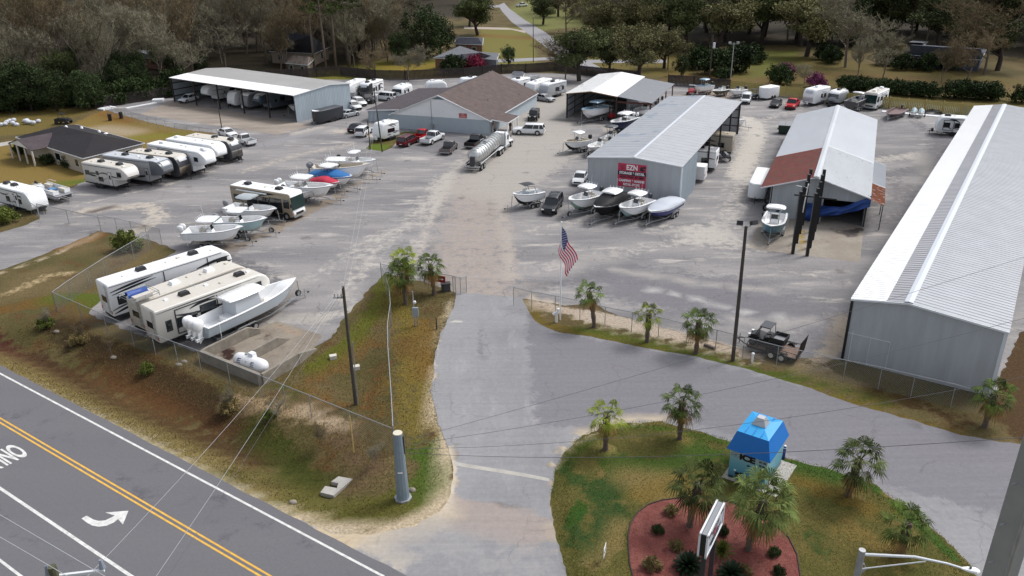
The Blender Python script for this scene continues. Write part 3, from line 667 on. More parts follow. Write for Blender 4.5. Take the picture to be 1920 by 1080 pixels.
sgt('EZN', .95, .5, .83, M_swhite, .85, .035); sgt('STORAGE & DETAIL', .46, .5, .588, M_swhite, .84, .025); sgt('AUTO  BOAT  RV  SEMI', .38, .5, .42, M_sblk, .82, .02)
sgt('CAMPING & MARINE', .44, .5, .26, M_swhite, .86, .022); sgt('RETAIL STORE', .44, .5, .10, M_swhite, .8, .022)
mb = MB(); mb.add([(sx0+sw*x, sy-.04, sz0+sh*z) for x, z in ((.76, .78), (.8, .9), (.98, .93), (.98, .84), (.86, .86), (.98, .74), (.82, .72))], [(0, 1, 2, 3, 4, 5, 6)]); mb.out('car_emblem', M_sblk, sg, fix=False)
mb = MB()
for k in range(3): mb.add([(sx0+sw*x, sy-.04, sz0+sh*(z-k*.07)) for x, z in ((.04, .95), (.15, .90), (.24, .93), (.24, .91), (.15, .87))], [(0, 1, 2, 3, 4)])
mb.out('wave_emblem', mat('sign_darkred', A(120, 20, 50), .5), sg, fix=False)
# ---- middle workshop with rusty roof and blue tarp ----
b = bld('workshop', 'old metal workshop with a pale roof, a rust red patch and open front', 'workshop', 31.68, 96.64, -23.67)
Wd, L, he, hr = 11.92, 44.7, 4.01, 5.83; xr = Wd*.49; sl_ = (hr-he)/xr
rust = A(138, 74, 64)
mb = MB(); ribwall(mb, .9, .6, xr, .6, 0, he+.2, .3, z1b=hr-.12); ribwall(mb, xr, .6, 7.0, .6, 0, hr-.12, .3, z1b=hr-.45); ribwall(mb, 7., .6, Wd, .6, 0, hr-.45, .3, z1b=he+.02)
m = mb; mb = MB()
M_oldwall = sheetmetal('old_white_siding', A(196, 202, 207), .14, .6, vs=1.2, stretch=(2, 2, .15))
ribwall(mb, .9, .6, xr, .6, 0, he+.25, .3, z1b=hr-.12); ribwall(mb, xr, .6, 7.0, .6, 0, hr-.12, .3, z1b=hr-.45)
mb.out('front_wall', M_oldwall, b)
mb = MB()
def band(x0, x1, zlo, za, zb):
    mb.add([(x0, .6, zlo), (x1, .6, zlo), (x1, .6, zb), (x0, .6, za), (x0, .68, zlo), (x1, .68, zlo), (x1, .68, zb), (x0, .68, za)], [(0, 1, 2, 3), (7, 6, 5, 4), (0, 4, 5, 1), (2, 6, 7, 3), (1, 5, 6, 2), (3, 7, 4, 0)])
band(7., Wd, 3.0, hr-.45, he-.02)
for i in range(15): x = 7.1+i*.33; h = hr-.45-(x-7)*(hr-.45-he+.02)/(Wd-7)-.05; mb.b2(x, x+.1, .57, .6, 3.02, h)
mb.out('front_gable', M_oldwall, b)
mb = MB(); ribwall(mb, Wd-.1, .7, Wd-.1, L, 0, he-.1, .5); ribwall(mb, .7, L, .7, .7, 0, he-.1, .5); ribwall(mb, Wd, L, 0, L, 0, he, .5); mb.out('side_wall', M_oldwall, b)
MB().b2(Wd-.1, Wd+.08, .45, .63, 0, he).out('corner_post', M_black, b)
yr = 16.5
panel(MB(), (-.5, he-.15), (xr, hr), 0, yr*.93, rib=.35, rh=.03).out('rusty_roof_panel', sheetmetal('rust_red_roof', rust, .2, .7, (A(122, 84, 74), .54, 1.5), 1.2, (1, .5, 1)), b)
panel(MB(), (-.5, he-.15), (xr, hr), yr*.93, L, rib=.6, rh=.025).out('roof_panel', M_roofpale, b)
panel(MB(), (xr, hr), (Wd+.3, he-.12), 0, yr, rib=.4, rh=.03).out('spotted_roof_panel', sheetmetal('spotted_roof', A(206, 210, 214), .07, .5, (A(120, 84, 66), .66, 2.4), .4, (1.6, .5, 1)), b)
panel(MB(), (xr, hr), (Wd+.3, he-.12), yr, L, rib=.6, rh=.025).out('roof_panel', M_roofpale, b)
panel(MB(), (1.1, he+.33), (2.6, he+.80), 1.2, 2.3, t=.02).out('skylight_panel', M_roofwhite, b)
mb = MB(); panel(mb, (xr-.35, hr+.0), (xr, hr+.07), 0, L, t=.03); panel(mb, (xr, hr+.07), (xr+.35, hr+.0), 0, L, t=.03); mb.out('ridge_cap', M_roofpale, b)
mb = MB(); mb.tube([(-.5, -.04, he-.25), (xr, -.04, hr-.1), (Wd+.3, -.04, he-.22)], .09, 4); mb.out('fascia', M_trim, b)
panel(MB(), (Wd+.2, he-.2), (Wd+1.9, he-.75), -.2, yr*.42, rib=.25, rh=.05).out('rusty_awning_panel', sheetmetal('rusty_awning', A(168, 96, 56), .2, .7, (A(214, 208, 200), .56, 3), 1, (.6, 3, 1)), b)
panel(MB(), (Wd+.2, he-.2), (Wd+1.9, he-.75), yr*.42, yr*1.1, rib=.35, rh=.05).out('awning_panel', M_roofpale, b)
for yy in (.1, 6, 12, 17.5): MB().b2(Wd+1.7, Wd+1.8, yy, yy+.1, 0, he-.8).out('awning_post', M_black, b)
# blue tarp draped over the opening
t = MB(); nx, nz = 26, 12; rows = []
for i in range(nx+1):
    u = i/nx; x = xr-1.35+(Wd+.35-(xr-1.35))*u
    top = 2.55-.25*math.sin(u*math.pi)+(max(0, u-.55)/.45)**1.3*1.55; bot = .25+2.1*u**1.2+.9*max(0, u-.6)
    if u < .25: bot = .1+.0*u
    rows.append([(x, .3-.12*math.sin(j/nz*9+u*5)-.18*math.sin(u*22+j*.7)*(1-u*.5)-.1, top+(bot-top)*j/nz) for j in range(nz+1)])
t.loft(rows, closed=False, caps=False)
to = t.out('blue_tarp', mat('blue_tarp', A(42, 84, 164), .5), smooth=True, ang=80); to.location = b.location; to.rotation_euler = b.rotation_euler
tag(to, 'blue tarp hanging across the open front of the old workshop', 'tarp')
# ---- open shed upper left ----
b = bld('open_shed', 'wide open fronted shed with a flat pale roof full of parked campers', 'shed', -40.85, 155.0, 55.03)
Wd, L, he, hr, ur = 14.7, 38.9, 5.21, 5.85, .63; xr = Wd*ur
mb = MB(); ribwall(mb, 0, 0, xr, 0, 0, he-.05, .4, z1b=hr-.05); ribwall(mb, xr, 0, Wd, 0, 0, hr-.05, .4, z1b=he-.05); mb.out('end_wall', M_wallblue, b)
mb = MB(); ribwall(mb, Wd, 0, Wd, L, 0, he-.1, .5); ribwall(mb, Wd, L, 0, L, 0, he-.1, .5); mb.out('back_wall', mat('grey_inner_siding', A(150, 160, 168), .6), b)
panel(MB(), (-.3, he), (4.2, he+(hr-he)*4.2/xr), -.1, L+.1, rib=.9, rh=.02).out('white_roof_panel', M_roofwhite, b)
M_rooftan = sheetmetal('tan_grey_roof', A(176, 174, 172), .07, .6, vs=.15)
panel(MB(), (4.2, he+(hr-he)*4.2/xr), (xr, hr), -.1, L+.1, rib=.9, rh=.02).out('roof_panel', M_rooftan, b)
panel(MB(), (xr, hr), (Wd+.2, he), -.1, L+.1, rib=.9, rh=.02).out('roof_panel', M_rooftan, b)
MB().tube([(-.3, -.12, he-.1), (xr, -.12, hr-.1), (Wd+.2, -.12, he-.1)], .1, 4).out('eave_trim', M_trim, b)
for k in range(6):
    yy = k*L/5; MB().b2(-.1, .15, max(yy-.12, .02), yy+.12, 0, he-.1).out('post', M_brown, b)
mb = MB()
for zz in (1.3, 2.6, 4.0): mb.b2(0, Wd, L-.3, L-.2, zz-.1, zz+.1)
for xx in (5, 10): mb.b2(xx, xx+.2, L-.32, L-.15, 0, he-.1)
mb.out('girt', M_brown, b)
# ---- boat shed with white roof and lean-to ----
b = bld('boat_shed', 'small open boat shed with a white and brown stained roof', 'shed', 10.92, 155.06, -22.07)
Wd, L, he, hr = 9.87, 22.4, 4.74, 5.44; xr = Wd*.49
st = sheetmetal('stained_white_roof', A(236, 236, 234, .85), .05, .5, (A(166, 146, 116), .62, .35), .5)
panel(MB(), (-.2, he), (xr, hr), -.1, L, rib=.6, rh=.02).out('roof_panel', st, b); panel(MB(), (xr, hr), (Wd+.05, he), -.1, L, rib=.6, rh=.02).out('roof_panel', M_roofwhite, b)
MB().tube([(-.2, -.13, he-.08), (xr, -.13, hr-.08), (Wd, -.13, he-.08)], .09, 4).out('rusty_fascia', mat('brown_fascia', A(170, 130, 86), .7, var=.3), b)
mb = MB(); ribwall(mb, 0, L, 0, 0, 0, he-.1, .5); ribwall(mb, Wd-.05, 8, Wd-.05, L, 0, he-.1, .5); ribwall(mb, Wd, L-.1, 0, L-.1, 0, he-.1, .5); mb.out('side_wall', M_wallgrey, b)
for xx in (.1, Wd-.1): MB().b2(xx-.12, xx+.12, 0, .25, 0, he-.1).out('post', M_brown, b)
mb = MB()
for zz in (1.2, 2.4, 3.6): mb.b2(.02, .12, 0, L, zz-.08, zz+.08)
mb.b2(.02, .15, 5, 5.2, 0, he-.1); mb.b2(.02, .15, 11, 11.2, 0, he-.1); mb.out('girt', M_brown, b)
panel(MB(), (Wd+.1, he-.05), (Wd+6.6, he-.9), .2, L-1.5, rib=.6, rh=.02).out('lean_to_roof', mat('dark_grey_roof', A(146, 148, 154), .6, var=.06), b)
for yy in (.4, 7, 14, L-1.8): MB().b2(Wd+6.2, Wd+6.4, yy, yy+.2, 0, he-.95).out('lean_to_post', mat('rust_brown_post', A(96, 52, 46), .7), b)
MB().b2(Wd, Wd+6.6, .25, .45, he-1.25, he-.95).out('lean_to_beam', mat('rust_brown_post', A(96, 52, 46), .7), b)
# ---- shop ----
b = bld('shop_building', 'white and blue gabled shop with a big brown shingle roof', 'shop', -21.72, 149.08, -20.2)
Wd, L, he, hr = 19.3, 26.9, 2.9, 6.62; xr = Wd/2
sn = math.sin(R(-20.2)); cs = math.cos(R(-20.2))
def loc2(p): d = Vector((p[0]+21.72, p[1]-149.08)); return (d.x*cs+d.y*sn, -d.x*sn+d.y*cs)
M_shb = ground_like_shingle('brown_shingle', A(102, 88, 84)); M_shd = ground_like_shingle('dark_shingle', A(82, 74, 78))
M_base = mat('pale_blue_block', A(186, 198, 206), .8, var=.05, vscale=1)
mb = MB(); mb.b2(0, Wd, 0, .25, 0, he-.3); mb.b2(Wd-.25, Wd, .25, L, 0, he-.2); mb.out('block_wall', M_base, b)
mb = MB(); mb.add([(0, -.03, he-.3), (Wd, -.03, he-.3), (Wd, -.03, he-.12), (xr, -.03, hr-.15), (0, -.03, he-.12), (0, .2, he-.3), (Wd, .2, he-.3), (Wd, .2, he-.12), (xr, .2, hr-.15), (0, .2, he-.12)], [(0, 1, 2, 3, 4), (9, 8, 7, 6, 5), (0, 5, 6, 1)]); mb.out('gable_siding', M_white, b)
mb = MB(); mb.add([(xr-1.3, -.06, hr-.85), (xr+1.3, -.06, hr-.85), (xr, -.06, hr-.3)], [(0, 1, 2)]); mb.out('gable_vent', mat('vent_grey', A(120, 138, 148), .7), b, fix=False)
panel(MB(), (xr, hr), (Wd+.4, he-.3), -.3, L, t=.12).out('roof_slope', M_shb, b)
# left slope widens behind the front gable
v1 = 3.6; ex = -7.2
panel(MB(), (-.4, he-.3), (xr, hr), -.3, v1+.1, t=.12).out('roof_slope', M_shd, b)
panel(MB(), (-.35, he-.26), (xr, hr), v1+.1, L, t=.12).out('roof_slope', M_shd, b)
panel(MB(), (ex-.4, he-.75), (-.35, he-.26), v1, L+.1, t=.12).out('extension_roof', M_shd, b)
mb = MB(); mb.b2(ex, 0, v1+.3, v1+.5, 0, he-.75); mb.b2(ex, ex+.2, v1+.5, L, 0, he-.8); mb.out('extension_wall', M_base, b)
mb = MB(); mb.tube([(-.45, -.34, he-.42), (xr, -.34, hr-.08), (Wd+.45, -.34, he-.42)], .12, 4); mb.tube([(ex-.45, v1-.05, he-.85), (-.3, v1-.05, he-.32)], .12, 4); mb.tube([(Wd+.42, -.3, he-.4), (Wd+.42, L, he-.4)], .1, 4); mb.out('fascia', M_trim, b)
mb = MB(); mb.b2(13.6, 15.1, -.12, -.05, 2.75, 3.55); mb.out('wall_sign', mat('faded_red_sign', A(196, 92, 88), .6), b)
text_part('lettering', 'CUT', .3, M_swhite, b, face_m((14.35, -.14, 3.32), (1, 0, 0), (0, 0, 1))); text_part('lettering', 'STORAGE', .26, M_swhite, b, face_m((14.35, -.14, 2.98), (1, 0, 0), (0, 0, 1)))
# porch on the right
mb = MB(); panel(mb, (Wd+.3, he-.1), (Wd+3.4, he-.55), .5, 6.2, t=.1); mb.out('porch_roof', M_shb, b)
mb = MB(); mb.tube([(Wd+3.4, .45, he-.65), (Wd+3.4, 6.2, he-.65)], .1, 4); mb.tube([(Wd+.3, .4, he-.25), (Wd+3.4, .4, he-.65)], .1, 4); mb.out('porch_fascia', M_trim, b)
for yy in (.7, 3.3, 6.0): MB().b2(Wd+3.1, Wd+3.3, yy-.1, yy+.1, 0, he-.6).out('porch_post', M_white, b)
MB().b2(Wd+.01, Wd+.06, 2.2, 3.2, 0, 2.1).out('door', M_glass, b)
mb = MB(); mb.b2(Wd*.42, Wd*.42+.08, -.1, -.02, 0, hr-1.); mb.b2(Wd*.42-.2, Wd*.42+.4, -.35, -.05, .6, 1.3); mb.out('meter_pipe', M_galv, b)
mb = MB()
for (xx, yy) in ((xr+.3, L-2.5), (xr+6, 9), (xr+8.3, 20), (-3, 14)): z_ = hr-abs(xx-xr)*.385; MB().tube([(xx, yy, z_-.1), (xx, yy, z_+.4)], .09, 6).out('roof_vent', M_galv, b)
# ---- hipped house, left ----
def hip(name, label, eave_px, ridge_px, ze, zr, wall_m, roof_m, over=.5, wins=(), cat='house', chim=None):
    """house: three eave corners given in the picture, the fourth by parallelogram; ridge ends in the picture"""
    a, b2_, c = [at(x, y, ze) for x, y in eave_px]; d = a+c-b2_; r = [at(x, y, zr) for x, y in ridge_px]
    ctr = (a+c)/2; o = thing(name, label, cat, (ctr.x, ctr.y, 0)); off = Vector((ctr.x, ctr.y, 0))
    L_ = lambda p: Vector(p)-off
    A_, B_, C_, D_ = map(L_, (a, b2_, c, d)); R0, R1 = map(L_, r)
    mb = MB(); mb.add([A_, B_, C_, D_, R0, R1], [])
    # R0 is nearer to A-D side, R1 nearer to B-C side
    mb.f += [(0, 1, 5, 4), (1, 2, 5), (2, 3, 4, 5), (3, 0, 4)]
    mb.f += [(3, 2, 1, 0)]
    mb.out('roof', roof_m, o)
    cc = (A_+C_)/2; s = [cc+(p-cc)*(1-over/max((p-cc).length, .1)) for p in (A_, B_, C_, D_)]
    mb = MB(); mb.loft([[(p.x, p.y, z) for p in s] for z in (0, ze-.05)]); mb.out('wall', wall_m, o)
    mb = MB(); mb.tube([(p.x, p.y, ze-.06) for p in (A_, B_, C_, D_, A_)], .09, 4); mb.out('fascia', M_trim, o)
    for (side, t, w, z0, z1, kind) in wins:
        p, q = s[side], s[(side+1) % 4]; dd = (q-p); e = dd.normalized(); nn = Vector((e.y, -e.x, 0))
        if nn.dot((p+q)/2-cc) < 0: nn = -nn
        m_ = p+dd*t; f_ = M_glass if kind == 'window' else mat('garage_door', A(176, 172, 168), .6)
        fr = MB().box((m_.x+nn.x*.03, m_.y+nn.y*.03, (z0+z1)/2), (w+.16, .06, z1-z0+.16), rz=math.atan2(e.y, e.x)).out(kind, M_trim, o)
        MB().box((m_.x+nn.x*.05, m_.y+nn.y*.05, (z0+z1)/2), (w, .06, z1-z0), rz=math.atan2(e.y, e.x)).out('pane', f_, fr)
    return o, s, A_, B_, C_, D_
M_hroof = ground_like_shingle('charcoal_shingle', A(42, 38, 42))
o, s, A_, B_, C_, D_ = hip('hip_roof_house', 'low cream house with a charcoal hipped roof left of the campers', [(29, 257), (155, 297), (271, 268)], [(112, 236), (177, 251)], 2.6, 4.6,
                     mat('cream_wall', A(196, 184, 166), .8, var=.08), M_hroof, wins=[(0, .62, 1.6, .9, 2., 'window'), (0, .9, 1., .9, 2., 'window'), (1, .4, 1.2, .9, 2., 'window'), (1, .75, 1.2, .9, 2., 'window')])
off = Vector(o.location)
e1 = (B_-A_).normalized(); n1 = Vector((e1.y, -e1.x, 0)); n1 = -n1 if n1.dot(A_-C_) < 0 else n1
g0, g1 = A_+(B_-A_)*.14, A_+(B_-A_)*.50; gm = (g0+g1)/2
mb = MB(); fr = n1*2.6
pk = gm+Vector((0, 0, 1.2)); bk = gm-n1*5+Vector((0, 0, 1.25))
mb.add([g0+fr, pk+fr, g1+fr, g0-n1*.2, bk, g1-n1*.2], [(0, 1, 4, 3), (1, 2, 5, 4)]); ro = mb.out('porch_roof', ground_like_shingle('brown_grey_shingle', A(84, 74, 78)), o, fix=False)
mo = ro.modifiers.new('s', 'SOLIDIFY'); mo.thickness = .08
mb = MB(); q = n1*2.4; mb.add([g0+q, g1+q, pk+q-Vector((0, 0, .1))], [(0, 1, 2)]); mb.out('gable', M_white, o, fix=False)
for tt in (0.02, .35, .68, .98):
    p = g0+(g1-g0)*tt+n1*2.4; MB().box((p.x, p.y, 1.28), (.22, .22, 2.56)).out('porch_column', M_cream, o)
mb = MB(); ct = A_+(C_-A_)*.72; mb.tube([(ct.x, ct.y, 3.2), (ct.x, ct.y, 3.9)], .06, 6)
mb.dome((ct.x+.1, ct.y-.1, 3.9), .35, .35, .15); mb.out('satellite_dish', M_white, o)
for (px, py, zz) in ((124, 238, 4.4), (153, 240, 4.1), (186, 247, 3.6)):
    p = at(px, py, zz)-off; MB().dome((p.x, p.y, zz-.1), .25, .25, .4).out('roof_vent', M_white, o)
# ---- houses beyond ----
M_dkroof = ground_like_shingle('slate_shingle', A(72, 74, 86)); M_gyroof = ground_like_shingle('grey_shingle', A(120, 122, 128)); M_tnwall = mat('beige_wall', A(172, 156, 140), .8, var=.1)
hip('dark_roof_house', 'large house with a steep dark roof among the leafless trees', [(505, 96), (590, 100), (618, 88)], [(545, 62), (580, 66)], 3.2, 8.5, M_tnwall, M_dkroof, wins=[(0, .2, 1.2, 1, 2.4, 'window'), (0, .6, 1.2, 1, 2.4, 'window'), (1, .5, 1.2, 1, 2.4, 'window')])
hip('beige_house', 'beige house with a broken pale roof behind the open shed', [(535, 118), (577, 122), (590, 110)], [(548, 104), (578, 106)], 2.8, 4.6, mat('dim_beige_wall', A(128, 116, 104), .8, var=.2), mat('torn_roof', A(138, 124, 114), .9, var=.5, vscale=1), wins=[(0, .2, 1, 1, 2.3, 'window'), (0, .75, 1, .5, 2.3, 'window')])
hip('metal_roof_cottage', 'small house with a shiny metal roof deep in the bare wood', [(248, 106), (312, 112), (322, 100)], [(254, 95), (314, 93)], 2.8, 4.6, M_brick, sheetmetal('bare_metal_roof', A(176, 182, 190), .15, .4), wins=[(0, .3, 1.2, 1, 2, 'window')])
hip('blue_roof_house', 'house with a slate blue roof beside the big evergreen tree', [(735, 72), (790, 76), (800, 62)], [(742, 58), (788, 60)], 3, 5.2, M_brick, M_dkroof, wins=[(0, .3, 1.2, 1, 2, 'window'), (0, .7, 1.2, 1, 2, 'window')])
hip('brick_house', 'brick house with a dark roof beyond the pink flowering tree', [(852, 82), (905, 84), (906, 71)], [(862, 70), (897, 71)], 2.8, 4.4, M_brick, M_dkroof, wins=[(0, .3, 1.2, 1, 2, 'window'), (0, .7, 1.2, 1, 2, 'window')])
hip('low_grey_roof_house', 'low house with a grey roof in front of the pink flowering tree', [(812, 108), (880, 112), (925, 106)], [(862, 86), (900, 98)], 2.8, 4.6, M_brick, M_gyroof, wins=[(1, .6, 1.2, 1, 2, 'window')])
hip('garage', 'flat grey roofed garage right of the pink flowering tree', [(880, 108), (932, 112), (936, 100)], [(890, 98), (930, 99)], 2.7, 3.5, mat('blue_grey_wall', A(140, 150, 160), .8), M_gyroof, cat='garage')
hip('red_brick_house', 'red brick house with a dark roof far down the street', [(1205, 14), (1240, 16), (1244, 4)], [(1212, 2), (1236, 2)], 3, 5.5, mat('red_brick', A(116, 58, 54), .9, var=.2), M_dkroof)
hip('street_end_house', 'grey roofed house beyond the red brick one at the far edge', [(1090, 14), (1140, 16), (1150, 4)], [(1100, 4), (1140, 4)], 3, 5., M_tnwall, M_gyroof)
hip('oak_grove_house', 'dark house with a grey roof half hidden under the oaks on the right', [(1695, 102), (1840, 112), (1850, 92)], [(1706, 84), (1828, 92)], 2.8, 5.4, mat('dark_blue_wall', A(70, 78, 96), .8), ground_like_shingle('blue_grey_shingle', A(98, 102, 116)), wins=[(0, .2, 1.2, 1, 2, 'window'), (0, .5, 1.2, 1, 2, 'window'), (0, .8, 1.2, 1, 2, 'window')])
hip('oak_grove_shed', 'small grey shed roof above the dark house under the oaks', [(1700, 84), (1730, 86), (1740, 78)], [(1704, 79), (1730, 80)], 3, 4.4, M_tnwall, M_gyroof, cat='shed')
hip('garden_shed', 'little blue grey garden shed behind the evergreen shrubs', [(1384, 97), (1408, 99), (1412, 92)], [(1386, 90), (1408, 91)], 2.3, 3.1, M_brick, mat('blue_metal_roof', A(140, 150, 164), .5), cat='shed')
hip('storage_hut', 'tiny white storage hut against the dark fence', [(958, 141), (980, 144), (984, 137)], [(964, 133), (980, 134)], 2.2, 3., M_white, M_gyroof, cat='shed', over=.2)
# ================= VEHICLE BUILDERS (local axes: +X forward, +Y left, Z up) =================
def paintm(key, c, rough=.3): return mat('paint_'+key, c, rough, coat=.3 if c[1] > .1 else 0., spec=.5 if c[1] > .1 else .3)
P_white = paintm('white', A(238, 240, 242, .85)); P_black = paintm('black', (.012, .012, .015)); P_maroon = paintm('maroon', A(98, 22, 32)); P_red = paintm('red', A(200, 28, 38))
P_grey = paintm('grey', A(112, 106, 106)); P_silver = paintm('silver', A(190, 194, 198)); P_dk = paintm('charcoal', A(40, 42, 46)); P_dkred = paintm('brown_red', A(70, 40, 42))
def lerpst(st, x):
    for a, b in zip(st, st[1:]):
        if a[0] <= x <= b[0]:
            t = (x-a[0])/max(b[0]-a[0], 1e-6); return tuple(p+(q-p)*t for p, q in zip(a, b))
    return st[-1] if x > st[-1][0] else st[0]
CARS = {  # length, half width, lower body stations (x,zbot,ztop,hw), cabin (x0 glass base rear, x1 roof rear, x2 roof front, x3 glass base front), belt, roof height, wheel x (rear,front), wheel r
 'sedan': (4.8, .91, [(-2.4, .45, .78, .72), (-2.3, .3, .98, .84), (-1.6, .25, 1.02, .91), (-.9, .22, .96, .91), (.7, .22, .95, .91), (1.6, .25, .84, .89), (2.2, .3, .72, .82), (2.4, .42, .6, .66)], (-1.75, -1.0, .25, 1.05), .95, 1.44, (-1.4, 1.42), .33),
 'suv': (4.9, .97, [(-2.45, .5, 1.0, .8), (-2.38, .36, 1.1, .93), (-1.5, .3, 1.12, .97), (.8, .3, 1.1, .97), (1.7, .32, 1.04, .95), (2.25, .36, .92, .88), (2.45, .48, .72, .74)], (-2.36, -2.05, .2, .98), 1.1, 1.76, (-1.42, 1.45), .38),
 'large_suv': (5.7, 1.02, [(-2.85, .55, 1.05, .86), (-2.8, .4, 1.18, .98), (-1.6, .34, 1.18, 1.02), (1.2, .34, 1.16, 1.02), (2.1, .36, 1.12, 1.0), (2.7, .4, 1.0, .94), (2.85, .52, .8, .8)], (-2.76, -2.5, .55, 1.25), 1.16, 1.9, (-1.6, 1.68), .42),
 'jeep': (4.6, .92, [(-2.1, .6, 1.1, .8), (-2.05, .5, 1.15, .82), (-.6, .45, 1.15, .84), (.7, .45, 1.12, .82), (1.9, .5, 1.06, .62), (2.05, .55, 1.0, .6)], (-2.02, -1.98, .55, .78), 1.15, 1.84, (-1.25, 1.45), .44),
 'pickup': (5.8, 1.0, [(-.55, .5, 1.15, .98), (-.5, .38, 1.15, 1.0), (1.1, .38, 1.14, 1.0), (1.9, .4, 1.12, .98), (2.7, .42, 1.02, .92), (2.9, .5, .8, .82)], (-.5, -.32, .72, 1.38), 1.14, 1.9, (-1.85, 1.85), .41),
 'van': (4.8, .92, [(-2.4, .45, 1.1, .86), (-2.35, .32, 1.15, .9), (.6, .3, 1.15, .92), (1.6, .32, 1.08, .9), (2.25, .36, .95, .84), (2.4, .45, .72, .72)], (-2.36, -2.28, .75, 1.6), 1.12, 1.9, (-1.55, 1.6), .34)}
def car(kind, m, label, center, ahead=None, yaw=None, name=None, cat=None, sc=1., glassy=None, rack=False, group=None):
    L, hw, st, (g0, g1, g2, g3), belt, zr, wx, wr = CARS[kind]
    c = at(*center, .8);
    if yaw is None: f = at(*ahead, .8)-c; yaw = math.atan2(f.y, f.x)
    nm = name or {'sedan': 'sedan_car', 'suv': 'suv_car', 'large_suv': 'large_suv', 'jeep': 'off_road_car', 'pickup': 'pickup_truck', 'van': 'small_van'}[kind]
    o = thing(nm, label, cat or {'pickup': 'pickup truck', 'van': 'van'}.get(kind, 'car'), (c.x, c.y, .0), yaw, group, sc)
    def ring(s):
        x, zb, zt, w = s
        return [(x, w*.9, zb), (x, w, zb+.14), (x, w*1.0, zt-.3), (x, w*.97, zt-.06), (x, w*.86, zt), (x, -w*.86, zt), (x, -w*.97, zt-.06), (x, -w*1.0, zt-.3), (x, -w, zb+.14), (x, -w*.9, zb)]
    MB().loft([ring(s) for s in st]).out('body', m, o, smooth=True, ang=40)
    tw = hw*.8; bw = hw*.93
    if kind == 'jeep': tw = hw*.84
    # glass house
    gb = belt-.03
    gm = MB(); gm.loft([[(g0, bw*.97, gb), (g0, -bw*.97, gb), (g0+.02, -bw*.97, gb+.02), (g0+.02, bw*.97, gb+.02)],
                        [(g0, bw*.97, gb), (g0, -bw*.97, gb), (g1, -tw, zr-.07), (g1, tw, zr-.07)],
                        [(g0+(g3-g0)*.5, bw, gb), (g0+(g3-g0)*.5, -bw, gb), ((g1+g2)/2, -tw, zr-.05), ((g1+g2)/2, tw, zr-.05)],
                        [(g3, bw*.95, gb), (g3, -bw*.95, gb), (g2, -tw*.96, zr-.07), (g2, tw*.96, zr-.07)]])
    gl = MB(); r0 = [(g0, bw*.97, gb), (g0, -bw*.97, gb)]; b4 = [(g0, bw*.97, gb), (g0, -bw*.97, gb), (g3, -bw*.93, gb), (g3, bw*.93, gb)]; t4 = [(g1, tw, zr-.06), (g1, -tw, zr-.06), (g2, -tw*.97, zr-.06), (g2, tw*.97, zr-.06)]
    gl.add(b4+t4, [(0, 1, 2, 3), (4, 5, 6, 7), (0, 1, 5, 4), (1, 2, 6, 5), (2, 3, 7, 6), (3, 0, 4, 7)]); gl.out('window_glass', M_glass, o)
    rm = m
    xr_ = [g1-.06, g1+.05, (g1+g2)/2, g2-.05, g2+.06]; rs = []
    for i, x in enumerate(xr_):
        e = .8 if i in (0, 4) else 1; h = .035+.03*(i in (1, 2, 3)); rs.append([(x, tw*e*1.0, zr-.08), (x, tw*e*.93, zr-.08+h), (x, 0, zr-.05+h), (x, -tw*e*.93, zr-.08+h), (x, -tw*e*1.0, zr-.08)])
    MB().loft(rs).out('roof', rm, o, smooth=True, ang=50)
    pm = MB()
    for s in (1, -1):
        ps = [((g0, bw*.98*s, gb), (g1, tw*1.01*s, zr-.06), .05), ((g3, bw*.95*s, gb), (g2, tw*.99*s, zr-.06), .035)]
        xm = (g0+g3)/2+.05; xt = (g1+g2)/2+.02; ps.append(((xm, bw*.97*s, gb), (xt, tw*1.0*s, zr-.06), .035))
        if kind in ('suv', 'large_suv', 'van'): ps.append(((g0+(g3-g0)*.22, bw*.98*s, gb), (g1+(g2-g1)*.2, tw*1.01*s, zr-.06), .09 if kind != 'van' else .3))
        for a, b_, w in ps: pm.tube([a, b_], w, 4)
    pm.out('pillar', m, o)
    if kind == 'van': MB().b2(g0-.02, .35, -hw*.93, hw*.93, gb+.05, zr-.1).out('cargo_panel', m, o)
    for x in wx:
        for s in (1, -1):
            w = MB().wheel((x, s*(hw-.1), wr), wr, .24).out('wheel', M_rub, o, smooth=True)
            MB().disc((x, s*(hw-.1), wr), wr*.62, .26).out('rim', M_rim, w)
    am = MB()
    for x in wx:
        for s in (1, -1): am.disc((x, s*(hw-.0), wr+.03), wr*1.16, .02, 14)
    am.out('wheel_arch', M_black, o)
    xf, zf, wf = st[-1][0], st[-2][2]-.12, st[-2][3]; xb = -L/2
    for s in (1, -1): MB().box((st[-2][0]+.08, s*wf*.8, zf), (.16, .34, .14)).out('headlight', M_amber, o)
    MB().b2(st[-1][0]-.04, st[-1][0]+.03, -.5, .5, .5, .7).out('grille', M_black, o)
    mb = MB().b2(st[-1][0]-.1, st[-1][0]+.06, -wf*.92, wf*.92, .38, .5); mb.out('bumper', m if kind == 'sedan' else M_black, o)
    if kind == 'pickup':
        zt = 1.14; bx = xb
        bm = MB(); bm.b2(bx, -.56, -.98, -.9, .5, zt); bm.b2(bx, -.56, .9, .98, .5, zt); bm.b2(bx, bx+.07, -.9, .9, .5, zt); bm.b2(-.62, -.56, -.9, .9, .5, zt); bm.out('bed', m, o)
        MB().b2(bx+.07, -.62, -.9, .9, .62, .68).out('bed_liner', M_black, o)
        MB().b2(bx-.14, bx, -.9, .9, .45, .6).out('rear_bumper', M_steel, o)
        for s in (1, -1): MB().b2(bx-.02, bx+.05, s*.95-.05, s*.95+.05, .8, 1.1).out('taillight', M_red, o)
    else:
        z = .85 if kind == 'sedan' else 1.0
        for s in (1, -1): MB().box((st[1][0]-.04, s*st[1][3]*.84, z), (.12, .26, .2)).out('taillight', M_red, o)
